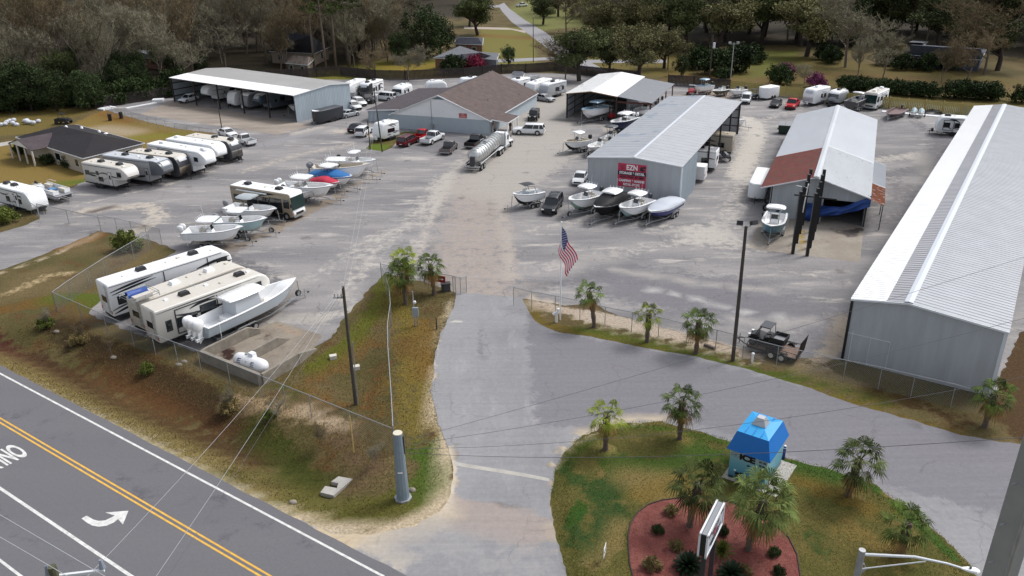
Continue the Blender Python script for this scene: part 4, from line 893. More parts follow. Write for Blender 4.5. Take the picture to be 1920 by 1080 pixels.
        MB().b2(st[0][0]-.03, st[0][0]+.02, -.25, .25, .6, .72).out('number_plate', M_white, o)
    if kind == 'jeep': MB().disc((0, 0, 0), .4, .24).xf(Matrix.Translation((-2.2, 0, 1.05)) @ Matrix.Rotation(R(90), 4, 'Z')).out('spare_wheel', M_rub, o)
    if rack:
        rb = MB()
        for s in (1, -1): rb.tube([(g1+.1, s*tw*.85, zr+.03), (g2-.1, s*tw*.85, zr+.03)], .025, 4)
        for x in (g1+.5, (g1+g2)/2, g2-.4): rb.tube([(x, -tw*.85, zr+.05), (x, tw*.85, zr+.05)], .02, 4)
        rb.out('roof_rack', M_steel, o)
    for s in (1, -1): MB().box((g3-.15, s*(hw+.08), belt+.06), (.14, .16, .14)).out('wing_mirror', m, o)
    return o
def rrect(x, w, zb, zt, r=.12, top_in=.0):
    """rounded rectangle ring in YZ"""
    w2 = w-top_in
    return [(x, w-r*.4, zb), (x, w, zb+r*.6), (x, w, zt-r-.15), (x, w2, zt-r), (x, w2-r*.3, zt-r*.3), (x, w2-r, zt), (x, -w2+r, zt), (x, -w2+r*.3, zt-r*.3), (x, -w2, zt-r), (x, -w, zt-r-.15), (x, -w, zb+r*.6), (x, -w+r*.4, zb)]
def swoosh(mb, y, s, x0, z0, x1, z1, t, bow=.0):
    """tapered curved stripe on a side wall at y*s"""
    n = 8; up, dn = [], []
    for i in range(n+1):
        u = i/n; x = x0+(x1-x0)*u; z = z0+(z1-z0)*u+bow*math.sin(math.pi*u); h = t*(math.sin(math.pi*min(1, u*.9+.08)))*.5+.005
        up.append((x, y*s, z+h)); dn.append((x, y*s, z-h))
    mb.add(up+dn[::-1], [tuple(range(2*n+2))])
M_decal = {'black': mat('decal_black', A(34, 36, 42), .4), 'grey': mat('decal_grey', A(130, 132, 138), .4), 'tan': mat('decal_tan', A(150, 132, 112), .4), 'blue': mat('decal_blue', A(56, 74, 110), .4), 'light': mat('decal_light', A(210, 212, 216), .4)}
def rv(kind, label, front, rear, h, wall=None, roof=None, nose=None, decal='black', wins=(), seed=0, name=None, stretch=0., L=None, hw=1.27, door=.6, slide=None, acs=(.3, .72), ac_m=None, text=None, group=None, sides=(1, -1), at_pose=None, noseglass=False, stripes=True):
    wall = wall or M_white; roof = roof or M_white
    if at_pose: (cx, cy), yaw, L = at_pose
    else:
        f, r = at(*front, h), at(*rear, h); d = (f-r).xy; yaw = math.atan2(d.y, d.x)
        LL = d.length+stretch; L = L or LL; u = d.normalized(); c = f.xy+u*stretch-u*L/2; cx, cy = c
    o = thing(name or {'fifth': 'fifth_wheel_camper', 'travel': 'travel_trailer', 'retro': 'travel_trailer', 'coach': 'motorhome', 'cargo': 'cargo_trailer'}[kind], label,
              {'coach': 'motorhome', 'cargo': 'trailer'}.get(kind, 'camper'), (cx, cy, 0), yaw, group)
    rn = random.Random(seed); a, e = -L/2, L/2
    if kind == 'fifth':
        o_ = e-2.7; st = [(a, .8, h-.05, hw-.05), (a+.06, .75, h, hw), (o_-.05, .75, h, hw), (o_, 1.1, h, hw), (o_+.08, 1.75, h, hw), (e-1.5, 1.8, h, hw), (e-.9, 1.85, h-.12, hw*.98), (e-.45, 1.95, h-.42, hw*.93), (e-.15, 2.1, h-.8, hw*.84), (e, 2.3, h-1.15, hw*.7)]; nz = e-1.5
    elif kind == 'travel':
        st = [(a, .65, h-.05, hw-.05), (a+.06, .6, h, hw), (e-1.1, .6, h, hw), (e-.75, .6, h-.08, hw*.99), (e-.4, .62, h-.4, hw*.97), (e-.12, .75, h-1.0, hw*.93), (e, .95, h-1.5, hw*.88)]; nz = e-1.1
    elif kind == 'retro':
        st = [(a, 1.1, h-1.2, hw*.7), (a+.15, .8, h-.7, hw*.85), (a+.45, .65, h-.3, hw*.95), (a+.95, .6, h-.04, hw), (a+1.4, .6, h, hw), (e-1.4, .6, h, hw), (e-.95, .6, h-.04, hw), (e-.45, .65, h-.3, hw*.95), (e-.15, .8, h-.7, hw*.85), (e, 1.1, h-1.2, hw*.7)]; nz = e-.95
    elif kind == 'coach':
        st = [(a, .5, h-.05, hw-.05), (a+.06, .45, h, hw), (e-.5, .45, h, hw), (e-.2, .45, h-.12, hw*.99), (e-.05, .5, h-1.0, hw*.97), (e, .55, 1.25, hw*.95), (e+.1, .55, 1.1, hw*.93), (e+.12, .55, .9, hw*.9)]; nz = e-.2
    else:
        st = [(a, .5, h-.03, hw-.03), (a+.04, .45, h, hw), (e-.5, .45, h, hw), (e-.48, .45, h, hw*.99), (e, .5, h-.08, hw*.45)]; nz = e-.5
    rr = .3 if kind == 'retro' else .1
    MB().loft([rrect(x, w, zb, zt, rr) for x, zb, zt, w in st]).out('body', wall, o, smooth=True, ang=45)
    # roof skin
    rs = [s for s in st if s[0] <= nz+.9 and s[0] >= a+.05]
    MB().loft([[(x, w-.1, zt-.03), (x, w-.13, zt+.03), (x, 0, zt+.05), (x, -w+.13, zt+.03), (x, -w+.1, zt-.03)] for x, zb, zt, w in rs]).out('roof', roof, o, smooth=True, ang=60)
    if nose:
        ns = [s for s in st if s[0] >= nz-.01]; ns = [(nz-(.7 if kind != 'coach' else .0), *lerpst(st, nz-.7)[1:])]+ns
        MB().loft([rrect(x, w+.02, zb-.02, zt+.02, rr) for x, zb, zt, w in ns]).out('front_cap', nose, o, smooth=True, ang=45)
        if kind in ('fifth', 'travel'):
            xw = e-.62; mb = MB(); ring = [(e-.75+.02, h-.18), (e-.42, h-.42+.02), (e-.2, h-.78)]
            mb.loft([[(x+.06, w, z+.05) for w in (-.75, -.4, 0, .4, .75)] for x, z in ring], closed=False, caps=False); mb.out('cap_emblem', mat('cap_emblem', A(196, 200, 206), .3), o, smooth=True)
    if noseglass:
        mb = MB(); mb.add([(e-.16, -hw*.85, h-.45), (e-.16, hw*.85, h-.45), (e+.01, hw*.85, h-1.3), (e+.01, -hw*.85, h-1.3), (e-.2, -hw*.85, h-.45), (e-.2, hw*.85, h-.45), (e-.1, hw*.85, h-1.3), (e-.1, -hw*.85, h-1.3)], [(0, 1, 2, 3), (7, 6, 5, 4), (0, 4, 5, 1), (3, 2, 6, 7), (0, 3, 7, 4), (1, 5, 6, 2)]); mb.out('front_window', M_glass, o)
    if kind == 'coach':
        mb = MB(); mb.add([(e-.02, -hw*.92, h-.42), (e-.02, hw*.92, h-.42), (e+.1, hw*.92, 1.4), (e+.1, -hw*.92, 1.4), (e-.3, -hw*.9, h-.5), (e-.3, hw*.9, h-.5), (e-.1, hw*.9, 1.42), (e-.1, -hw*.9, 1.42)], [(0, 1, 2, 3), (7, 6, 5, 4), (0, 4, 5, 1), (3, 2, 6, 7), (0, 3, 7, 4), (1, 5, 6, 2)]); mb.out('windscreen', mat('green_glass', (.01, .03, .028), .06), o)
        for s in (1, -1): MB().b2(e+.08, e+.16, s*.85-.2, s*.85+.2, .75, .95).out('headlight', M_amber, o); MB().b2(e-1.3, e-.35, s*(hw+.0)-.02, s*(hw+.0)+.02, 1.6, h-.75).out('cab_window', M_glass, o); MB().box((e+.15, s*(hw+.2), 2.1), (.15, .2, .45)).out('wing_mirror', M_black, o)
        MB().b2(e+.1, e+.18, -.7, .7, .75, 1.0).out('grille', M_black, o); MB().b2(e+.05, e+.22, -hw*.88, hw*.88, .42, .62).out('bumper', M_greyp, o)
    # windows, doors, slides on each side
    for s in sides:
        yy = hw*s
        for (t, w, z0, z1) in wins:
            x = a+L*t
            fr = MB().b2(x-w/2-.04, x+w/2+.04, min(yy-.02*s, yy+.03*s), max(yy-.02*s, yy+.03*s), z0-.04, z1+.04).out('window', M_black, o)
            MB().b2(x-w/2, x+w/2, min(yy, yy+.045*s), max(yy, yy+.045*s), z0, z1).out('pane', M_glass, fr)
        if door:
            x = a+L*door; fr = MB().b2(x-.36, x+.36, min(yy, yy+.025*s), max(yy, yy+.025*s), .8, 2.7 if h > 2.9 else 2.3).out('door', wall, o)
            db = MB()
            for q in (-.38, .38): db.b2(x+q-.02, x+q+.02, min(yy, yy+.035*s), max(yy, yy+.035*s), .78, 2.72 if h > 2.9 else 2.32)
            db.b2(x-.4, x+.4, min(yy, yy+.035*s), max(yy, yy+.035*s), 2.7 if h > 2.9 else 2.3, 2.74 if h > 2.9 else 2.34); db.out('door_trim', M_decal['black'], fr)
            MB().b2(x-.17, x+.17, min(yy, yy+.04*s), max(yy, yy+.04*s), 1.7, 2.3 if h > 2.9 else 2.1).out('door_window', M_glass, fr)
        if slide:
            x0, x1 = a+L*slide[0], a+L*slide[1]; mb = MB(); z0, z1 = 1.05, h-.5
            for (p, q, u, v) in ((x0-.04, x0+.04, z0, z1), (x1-.04, x1+.04, z0, z1), (x0, x1, z0-.04, z0+.03), (x0, x1, z1-.03, z1+.04)): mb.b2(p, q, min(yy, yy+.07*s), max(yy, yy+.07*s), u, v)
            mb.out('slide_trim', M_decal['black'], o)
        if stripes == 'fuel':
            mb = MB()
            for x0, z0, x1, z1, t_ in ((.01, h-.75, .34, h-.35, .22), (.02, h-1.05, .36, h-.62, .2), (.01, 1.0, .2, 1.45, .22), (.0, 1.35, .16, 1.7, .14), (.36, 1.2, .5, 1.5, .14), (.68, h-1.1, .97, h-.75, .3), (.8, h-1.5, .99, h-1.3, .34), (.74, h-1.5, .9, h-1.75, .16)): swoosh(mb, hw+.015, s, a+L*x0, z0, a+L*x1, z1, t_, .05)
            mb.b2(a+L*.42-.04, a+L*.42+.04, min(yy, yy+.05*s), max(yy, yy+.05*s), 1, h-.3); mb.b2(a+L*.78-.04, a+L*.78+.04, min(yy, yy+.05*s), max(yy, yy+.05*s), 1.4, h-.3); mb.b2(a+.1, e-1.2, min(yy, yy+.03*s), max(yy, yy+.03*s), h-.24, h-.2); mb.out('side_graphics', M_decal['black'], o, fix=False)
        elif stripes:
            mb = MB()
            for k in range(4):
                x0 = a+L*rn.uniform(.0, .55); x1 = x0+L*rn.uniform(.18, .4); x1 = min(x1, e-1.2); z0 = h*rn.uniform(.3, .8); z1 = min(h-.25, z0+rn.uniform(-.5, .5)*h*.3)
                swoosh(mb, hw+.012+.002*k, s, x0, z0, x1, z1, rn.uniform(.12, .3), rn.uniform(-.25, .25))
            swoosh(mb, hw+.022, s, a+.1, h-.3, min(e-1.3, a+L*.9), h-.22, .08); mb.out('side_graphics', M_decal[decal], o, fix=False)
            mb = MB(); x0 = a+L*rn.uniform(.1, .3); swoosh(mb, hw+.024, s, x0, h*.42, x0+L*.3, h*.5, .12, -.15); mb.out('side_graphics', M_decal['grey' if decal != 'grey' else 'black'], o, fix=False)
        if kind != 'cargo': MB().b2(a+.05, e-(2.8 if kind == 'fifth' else 1.2), min(yy, yy+.02*s), max(yy, yy+.02*s), .62 if kind != 'coach' else .5, .78 if kind == 'fifth' else .74).out('skirt', M_decal['grey'] if decal != 'black' else M_decal['black'], o)
    for t in acs:
        x = a+L*t; mb = MB(); mb.box((x, 0, h+.2), (.95, .7, .32), taper=.78); mb.out('air_conditioner', ac_m or M_black, o)
    if kind != 'cargo':
        for t in (.16, .5, .6, .86 if kind == 'fifth' else .12):
            MB().box((a+L*t, rn.uniform(-.5, .5), h+.09), (.38, .38, .12), taper=.8).out('roof_vent', M_cream if rn.random() < .5 else M_white, o)
        MB().tube([(a+L*.42, .6, h), (a+L*.42, .6, h+.28)], .03, 5).out('antenna', M_white, o)
    if kind == 'coach':
        for x, r_ in ((e-1.0, .48), (a+2.3, .48)):
            for s in (1, -1):
                w = MB().wheel((x, s*(hw-.16), r_), r_, .3).out('wheel', M_rub, o, smooth=True); MB().disc((x, s*(hw-.16), r_), r_*.55, .34).out('rim', M_rim, w)
                MB().disc((x, s*(hw+.003), r_+.02), r_*1.15, .012, 14).out('wheel_arch', M_black, o)
        MB().b2(a+.2, e-.1, -hw*.8, hw*.8, .3, .5).out('chassis', M_black, o)
        MB().b2(a+1.2, a+L*.62, hw, hw+.14, h-.45, h-.3).out('awning', M_white, o); MB().b2(a+1.2, a+L*.62, -hw-.14, -hw, h-.45, h-.3).out('awning', M_white, o)
    else:
        ax = a+L*(.32 if kind == 'fifth' else .42); sp = .85; r_ = .36
        for x in (ax-sp/2, ax+sp/2):
            for s in (1, -1):
                w = MB().wheel((x, s*(hw-.13), r_), r_, .22).out('wheel', M_rub, o, smooth=True); MB().disc((x, s*(hw-.13), r_), r_*.6, .24).out('rim', M_rim, w)
                MB().disc((x, s*(hw+.002), r_+.06), r_*1.2, .012, 14).out('wheel_arch', M_black, o)
        MB().b2(a+.1, (e-2.8 if kind == 'fifth' else e-.3), -hw*.75, hw*.75, .45, .62 if kind != 'cargo' else .48).out('chassis', M_black, o)
        if kind == 'fifth':
            for s in (1, -1): MB().b2(e-3.0, e-2.9, s*.9-.05, s*.9+.05, .02, .9).out('landing_leg', M_black, o)
            MB().b2(e-1.5, e-1.2, -.15, .15, 1.25, 1.85).out('hitch_pin', M_black, o)
        else:
            mb = MB(); mb.tube([(e-.4, .7, .5), (e+1.0, 0, .48)], .05, 4); mb.tube([(e-.4, -.7, .5), (e+1.0, 0, .48)], .05, 4); mb.b2(e+.9, e+1.1, -.06, .06, .44, .54); mb.out('tow_bar', M_black, o)
            MB().tube([(e+.75, 0, .02), (e+.75, 0, .95)], .04, 6).out('jack', M_black, o)
            if kind != 'cargo': MB().b2(e+.2, e+.55, -.3, .3, .5, 1.0).out('gas_bottle_cover', M_black if nose is M_black or decal == 'black' else M_white, o)
    if text:
        for s in sides:
            text_part('lettering', text[0], text[1], M_decal['black'], o, face_m((a+L*text[2], s*(hw+.03), text[3]), (-s, 0, 0), (0, 0, 1)), 1.2, bold=.01)
    # rear ladder and lights
    if kind in ('coach', 'fifth') :
        mb = MB()
        for q in (-.95, -.65): mb.tube([(a-.06, q, 1.0), (a-.06, q, h)], .02, 4)
        for k in range(6): mb.tube([(a-.06, -.95, 1.2+k*.4), (a-.06, -.65, 1.2+k*.4)], .015, 4)
        mb.out('ladder', M_steel, o)
    for s in (1, -1): MB().b2(a-.03, a+.02, s*hw*.86-.07, s*hw*.86+.07, 1.0, 1.3).out('taillight', M_red, o)
    if kind != 'cargo' and kind != 'retro': MB().b2(a-.03, a+.02, -.55, .55, h*.5, h*.5+.6).out('rear_window', M_glass, o)
    return o
# ---------------- boats ----------------
def outboard(o, x, y, z, m, s=1.):
    e = thing_part_empty(o)
    rings = []
    for zz, lx, ly in ((-.05, .30, .17), (.12, .40, .22), (.40, .42, .23), (.58, .36, .19), (.66, .22, .12)):
        rings.append([(x-.32*s+lx*s*math.cos(t)*(1.05 if math.cos(t) > 0 else .9), y+ly*s*math.sin(t), z+zz*s) for t in [2*math.pi*k/10 for k in range(10)]])
    eng = MB().loft(rings).out('outboard_motor', m, o, smooth=True, ang=60)
    mb = MB(); mb.loft([[(x-.45*s, y-.07*s, z-.02), (x-.05*s, y-.07*s, z-.02), (x-.05*s, y+.07*s, z-.02), (x-.45*s, y+.07*s, z-.02)], [(x-.42*s, y-.05*s, z-.7*s), (x-.14*s, y-.05*s, z-.7*s), (x-.14*s, y+.05*s, z-.7*s), (x-.42*s, y+.05*s, z-.7*s)]])
    mb.box((x-.34*s, y, z-.66*s), (.55*s, .2*s, .03*s)); mb.tube([(x-.6*s, y, z-.8*s), (x-.1*s, y, z-.8*s)], [.07*s, .04*s], 6); mb.prism([(x-.4*s, z-.84*s), (x-.15*s, z-.84*s), (x-.36*s, z-1.05*s)], y-.015, y+.015)
    mb.out('engine_leg', m, eng)
    return eng
def thing_part_empty(o): return o
def boat(label, bow, stern, L=None, B=None, fb=1.05, hull=None, bottom=None, deck=None, top='ttop', top_m=None, engines=1, em=None, zb=2.25, z0=.62, cover=None, console=True, name='boat', cat='boat', group=None, rods=True, tow=True, wheels=2, tlabel=None, spare=False, pose=None, enclosure=False, windscreen='small', bow_only=False, tm=None, esc=1., rake=1.0, ttop_t=(.27, .57), cx_=0):
    hull = hull or M_gel; deck = deck or M_gel; bottom = bottom or hull; em = em or M_black
    fb *= 1.3; sheer_s = z0+fb; sheer_b = sheer_s+fb*.32
    if pose: (cx, cy), yaw, L = pose
    else:
        f, r = at(*bow, sheer_b), at(*stern, sheer_s+.05); d = (f-r).xy; yaw = math.atan2(d.y, d.x); u = d.normalized()
        L = L or d.length; c = f.xy-u*L/2; cx, cy = c
    B = B or min(.33*L+.5, 2.75)
    o = thing(name, label, cat, (cx, cy, 0), yaw, group); N = 16; a = -L/2
    def S_(t):
        b = B/2*(.93+.07*min(1, t/.3))*(1-max(0, (t-.5)/.5)**2.7)+.02; s = sheer_s+(sheer_b-sheer_s)*t**1.8; k = z0+max(0, (t-.62)/.38)**2.2*fb*.95
        x = a+L*t; ch = k+(s-k)*.32; cw = b*(.86-.25*max(0, t-.5)); return x, b, s, k, ch, cw
    ts = [i/N for i in range(N+1)]; st = [S_(t) for t in ts]
    ts_rake = lambda x, t, frac: x-(1-frac)*max(0, (t-.7)/.3)**2*L*.10*rake
    for nm, mm, f_ in (('hull', hull, lambda x, b, s, k, ch, cw, t: [(x, b, s), (ts_rake(x, t, .6), b*.96, s-(s-ch)*.45), (ts_rake(x, t, .3), cw, ch)]),
                       ('hull_bottom', bottom, lambda x, b, s, k, ch, cw, t: [(ts_rake(x, t, .3), cw, ch), (ts_rake(x, t, .15), cw*.93, ch-.03), (ts_rake(x, t, 0), .0, k)])):
        mb = MB(); L_, R_ = [], []
        for t, q in zip(ts, st): p = f_(*q, t); L_.append(p); R_.append([(x, -y, z) for x, y, z in p][::-1])
        if nm == 'hull': mb.loft(L_, closed=False, caps=False); mb.loft(R_, closed=False, caps=False); mb.poly(L_[0]+R_[0])
        else: mb.loft([p+r[1:] for p, r in zip(L_, R_)], closed=False, caps=False); mb.poly(L_[0]+R_[0][1:])
        mb.out(nm, mm, o, smooth=True, ang=30, fix=False)
    rub = MB(); rub.tube([(x, b+.015, s-.05) for x, b, s, k, ch, cw in st]+[(x, -b-.015, s-.05) for x, b, s, k, ch, cw in st[::-1]], .03, 4); rub.out('rub_rail', M_greyp, o)
    # deck and cockpit
    fl = sheer_s-fb*.62
    mb = MB(); rows = []
    for t, (x, b, s, k, ch, cw) in zip(ts, st):
        g = min(.22, b*.5); w = max(b-g, .01); ff = fl if t < .72 else fl+(s-fl)*min(1, (t-.72)/.1)*.75
        if t > .86: ff = s-.01
        if t < .05: ff = s-.1
        rows.append([(x, b, s), (x, w, s+.02), (x, w*.97, ff), (x, 0, ff+.01), (x, -w*.97, ff), (x, -w, s+.02), (x, -b, s)])
    mb.loft(rows, closed=False, caps=False); mb.out('deck', deck, o, smooth=True, ang=30, fix=False)
    if cover:
        mb = MB(); rows = []
        for t, (x, b, s, k, ch, cw) in zip(ts, st):
            h = (.75*math.sin(math.pi*min(1, .12+t*.95))**.8)*(1.35 if cover[1] == 'high' else .7); h *= (1.25 if .3 < t < .6 else 1)
            r_ = []
            for j in range(9):
                a_ = math.pi*j/8; wv = 1+.02*math.sin(t*40+j*2); r_.append((x, (b+.05)*math.cos(a_)*wv, s-.18+(h+.18)*math.sin(a_)**(.75)))
            rows.append(r_)
        mb.loft(rows, closed=False, caps=False); mb.poly(rows[0])
        mb.out('cover', cover[0], o, smooth=True, ang=60, fix=False)
    cz = fl
    if console and not (cover and cover[1] == 'low'):
        xc = a+L*.43; w = .5 if L > 7 else .4
        cm = MB(); cm.loft([[(xc-.3, -w, cz), (xc+.55, -w, cz), (xc+.55, w, cz), (xc-.3, w, cz)], [(xc-.3, -w, cz+.95), (xc+.25, -w*.9, cz+1.0), (xc+.25, w*.9, cz+1.0), (xc-.3, w, cz+.95)]]); cm.out('console', deck, o)
        ws = MB(); ws.add([(xc+.3, -w*.95, cz+.95), (xc+.3, w*.95, cz+.95), (xc+.12, w*.9, cz+1.45), (xc+.12, -w*.9, cz+1.45)], [(0, 1, 2, 3)]); ws.out('windscreen', M_glass, o, fix=False)
        sm = MB(); sm.box((xc-.85, 0, cz+.42), (.5, 1.0, .84)); sm.box((xc-1.05, 0, cz+.95), (.12, 1.0, .35)); sm.out('helm_seat', M_cream, o)
        MB().box((xc+.95, 0, cz+.25), (.5, .8, .5)).out('front_seat', M_cream, o)
        MB().tube([(xc-.33, .2*math.cos(q), cz+.85+.2*math.sin(q)) for q in [k*math.pi/4 for k in range(9)]], .02, 4).out('steering_wheel', M_black, o)
        if L > 8:
            MB().box((xc-1.9, 0, cz+.3), (.8, 1.2, .55)).out('bait_station', deck, o)
            for s in (1, -1): MB().box((xc+2.0, s*.55, cz+.2), (1.3, .35, .4)).out('bow_cushion', M_cream, o)
    if top in ('ttop', 'bimini'):
        x0, x1 = a+L*ttop_t[0], a+L*ttop_t[1]; tz = cz+2.15; tw = min(B*.42, 1.15); tmn = top_m or M_gel
        mb = MB(); rows = []
        for i in range(7):
            u = i/6; x = x0+(x1-x0)*u; e = (1-abs(2*u-1)**4*.18); rows.append([(x, -tw*e, tz), (x, -tw*e*.9, tz+.11), (x, 0, tz+.17), (x, tw*e*.9, tz+.11), (x, tw*e, tz), (x, tw*e*.8, tz-.03), (x, -tw*e*.8, tz-.03)])
        mb.loft(rows); mb.out('hard_top' if top == 'ttop' else 'bimini', tmn, o, smooth=True, ang=50)
        lg = MB(); xc = a+L*.43
        for s in (1, -1):
            lg.tube([(xc+.35, s*.45, cz), (xc+.25, s*.5, tz-.5), (x1-.35, s*tw*.7, tz)], .03, 5); lg.tube([(xc-.45, s*.45, cz), (xc-.4, s*.5, tz-.5), (x0+.35, s*tw*.7, tz)], .03, 5)
            lg.tube([(xc+.3, s*.48, cz+1.1), (xc-.42, s*.48, cz+1.1)], .02, 4)
        lg.out('top_frame', M_steel if top == 'ttop' else M_black, o)
        if rods and top == 'ttop':
            rm = MB()
            for k in range(5): y = -tw*.8+tw*1.6*k/4; rm.tube([(x0+.05, y, tz), (x0-.12, y, tz+.36)], .03, 5)
            rm.out('rod_holders', M_gel, o)
            MB().tube([(x0+.5, .3, tz+.1), (x0+.35, .3, tz+1.5)], .012, 4).out('antenna', M_white, o)
            MB().dome((xc, 0, tz+.1), .22, .22, .12).out('radar', M_white, o)
    if top == 'wake':
        mb = MB(); xc = a+L*.4
        for s in (1, -1): mb.tube([(xc-.5, s*B*.45, sheer_s), (xc-.1, s*B*.42, sheer_s+1.1), (xc+.9, s*B*.35, sheer_s+1.15)], .03, 5)
        mb.out('canopy_frame', M_black, o); mb = MB(); rows = []
        for i in range(6): u = i/5; x = xc-.3+1.6*u; rows.append([(x, y, sheer_s+1.2+.12*math.cos(y*1.2)+.05*math.sin(u*3)) for y in (-B*.4, -B*.2, 0, B*.2, B*.4)])
        mb.loft(rows, closed=False, caps=False); mb.out('canopy', M_black, o, smooth=True, fix=False)
        wm = MB(); xw = a+L*.5; pts = [(xw-.5, B*.44), (xw+.3, B*.38), (xw+.75, 0), (xw+.3, -B*.38), (xw-.5, -B*.44)]
        wm.loft([[(x, y, sheer_s+.03), (x-.12, y*.92, sheer_s+.45)] for x, y in pts], closed=False, caps=False); wm.out('windscreen', mat('clear_glass', A(190, 200, 206), .1), o, fix=False)
        for s in (1, -1): MB().box((a+L*.35, s*.5, cz+.35), (.5, .5, .7)).out('seat', M_cream, o)
    if enclosure:
        x0, x1 = a+L*.3, a+L*.53; tz = cz+2.1; mb = MB(); mb.loft([[(x0-.1, -1.0, cz), (x1+.5, -.95, cz), (x1+.5, .95, cz), (x0-.1, 1.0, cz)], [(x0, -.95, tz), (x1, -.9, tz), (x1, .9, tz), (x0, .95, tz)]]); mb.out('enclosure', mat('canvas_grey', A(205, 210, 216), .7), o)
    for k in range(engines):
        y = (k-(engines-1)/2)*.72; outboard(o, a-.12, y, sheer_s-.05, em, esc)
    if tow:
        t = thing('boat_trailer', tlabel or 'metal trailer under the '+label[:60], 'boat trailer', (cx, cy, 0), yaw, group and group+' trailers'); am = M_galv; zt = .5
        fr = MB(); nose_x = L/2+.1; xb = -L*.42; w = min(B*.36, .95)
        for s in (1, -1):
            fr.tube([(xb, s*w, zt), (L*.12, s*w, zt), (L*.42, s*.12, zt), (nose_x+.1, s*.05, zt)], .055, 4)
        for q in (-.4, -.2, 0, .14): fr.tube([(L*q, -w, zt), (L*q, w, zt)], .045, 4)
        fr.tube([(L*.38, 0, zt), (nose_x+1.1, 0, zt)], .06, 4); fr.out('frame', am, t)
        MB().box((nose_x+1.15, 0, zt+.02), (.22, .12, .12)).out('coupler', M_black, t)
        MB().tube([(nose_x+.7, 0, .02), (nose_x+.7, 0, zt+.5)], .035, 6).out('jack', M_steel, t)
        MB().tube([(nose_x+.1, 0, zt), (nose_x-.05, 0, sheer_s+.1)], .04, 4).out('winch_post', am, t)
        for s in (1, -1): MB().box((-L*.14, s*w*.6, z0-.02+.06), (L*.5, .1, .1)).out('bunk', M_wood, t); MB().tube([(xb+.1, s*(B/2+.1), zt), (xb+.1, s*(B/2+.1), sheer_s+.1)], .025, 5).out('guide_post', M_white, t)
        r_ = .33; ax = -L*.14
        for k in range(wheels):
            x = ax+(k-(wheels-1)/2)*.8
            MB().tube([(x, -B*.42, r_), (x, B*.42, r_)], .04, 4).out('axle', M_black, t)
            for s in (1, -1):
                w_ = MB().wheel((x, s*B*.44, r_), r_, .2).out('wheel', M_rub, t, smooth=True); MB().disc((x, s*B*.44, r_), r_*.6, .22).out('rim', M_rim, w_)
        for s in (1, -1):
            n_ = 8; hl = (wheels*.8)/2+.1; MB().loft([[(ax-hl*math.cos(math.pi*i/n_), s*B*.44+y, .3+.48*min(1, math.sin(math.pi*i/n_)*1.6)) for y in (-.13, .13)] for i in range(n_+1)], closed=False, caps=False).out('mudguard', am, t, fix=False)
        if spare: sp = MB().wheel((nose_x+.1, .25, .75), .34, .2).out('spare_wheel', M_rub, t, smooth=True); MB().disc((nose_x+.1, .25, .75), .2, .22).out('rim', M_rim, sp)
    return o
# ================= CAMPERS =================
W1 = [(.12, 1.0, 1.9, 2.6), (.42, 1.1, 1.8, 2.6), (.5, .7, 1.9, 2.5), (.86, .7, 2.5, 3.0)]
WT = [(.2, .9, 1.4, 2.1), (.45, .7, 1.5, 2.1), (.8, .8, 1.4, 2.0)]
rv('fifth', 'white camper lettered FUEL, furthest left of three long ones by the fence corner', (414, 461), (189, 530), 3.95, wins=[(.1, 1.2, 1.8, 2.6), (.44, .9, 2.1, 2.6), (.55, .8, 1.9, 2.6), (.9, 1.1, 2.5, 3.2)], decal='black', seed=3, stretch=.5, text=('FUEL', .55, .84, 2.35), door=.66, stripes='fuel', wall=mat('bright_white', A(250, 251, 253, .9), .4))
rv('fifth', 'cream roofed camper between the FUEL camper and the one beside the large boat', (446, 489), (249, 561), 3.6, roof=M_cream, wall=M_cream, wins=[(.2, 1.2, 1.9, 2.6), (.6, 1, 1.9, 2.6)], decal='grey', seed=5, stretch=.4, ac_m=M_white, acs=(.36, .68))
rv('fifth', 'cream camper with big dark side windows and black outlines beside the large white boat', (484, 504), (275, 578), 3.85, roof=M_cream, wall=mat('warm_white', A(240, 236, 228, .85), .5), wins=[(.09, .5, 1.6, 2.6), (.24, 1.9, 1.6, 2.5), (.42, 1.6, 2.0, 2.9), (.85, 1.2, 2.5, 3.1)], decal='black', seed=8, stretch=.5, slide=(.15, .5), door=.62, acs=(.3, .78))
g = 'campers parked in the row beside the cream house'
rv('fifth', 'short cream and white camper with two black roof units, nearest the cream house porch', (233, 311), (166, 300), 3.6, roof=M_cream, wall=mat('warm_grey_white', A(220, 217, 212, .82), .5), wins=[(.1, .8, 1.9, 2.5), (.34, .5, 2.1, 2.6), (.4, .9, 1.2, 1.8), (.84, .8, 2.3, 2.9)], decal='black', seed=11, stretch=1.6, door=.62, group=g)
rv('fifth', 'silver and dark grey camper with a rounded nose, second in the row', (297, 299), (203, 287), 3.85, roof=mat('grey_white_roof', A(206, 210, 216), .5), wall=mat('silver_grey_wall', A(170, 172, 176), .4), nose=mat('steel_grey_cap', A(98, 104, 112), .3), wins=[(.2, 1.0, 1.9, 2.7), (.5, 1.2, 1.9, 2.7)], decal='black', seed=12, stretch=1.6, door=.74, group=g)
rv('travel', 'tan camper with a glossy black nose, third in the row by the cream house', (332, 291), (251, 281), 3.5, roof=M_cream, wall=M_tan, nose=M_dkgrey, wins=WT, decal='black', seed=13, stretch=1.2, group=g)
rv('fifth', 'white camper with bold black outlines, fourth in the row', (378, 281), (287, 266), 3.9, roof=M_white, wins=[(.1, .9, 1.8, 2.6), (.3, 1.3, 1.8, 2.6), (.86, .8, 2.4, 3.)], slide=(.2, .42), decal='black', seed=14, stretch=1.7, door=.6, group=g, acs=(.18, .9), ac_m=M_white)
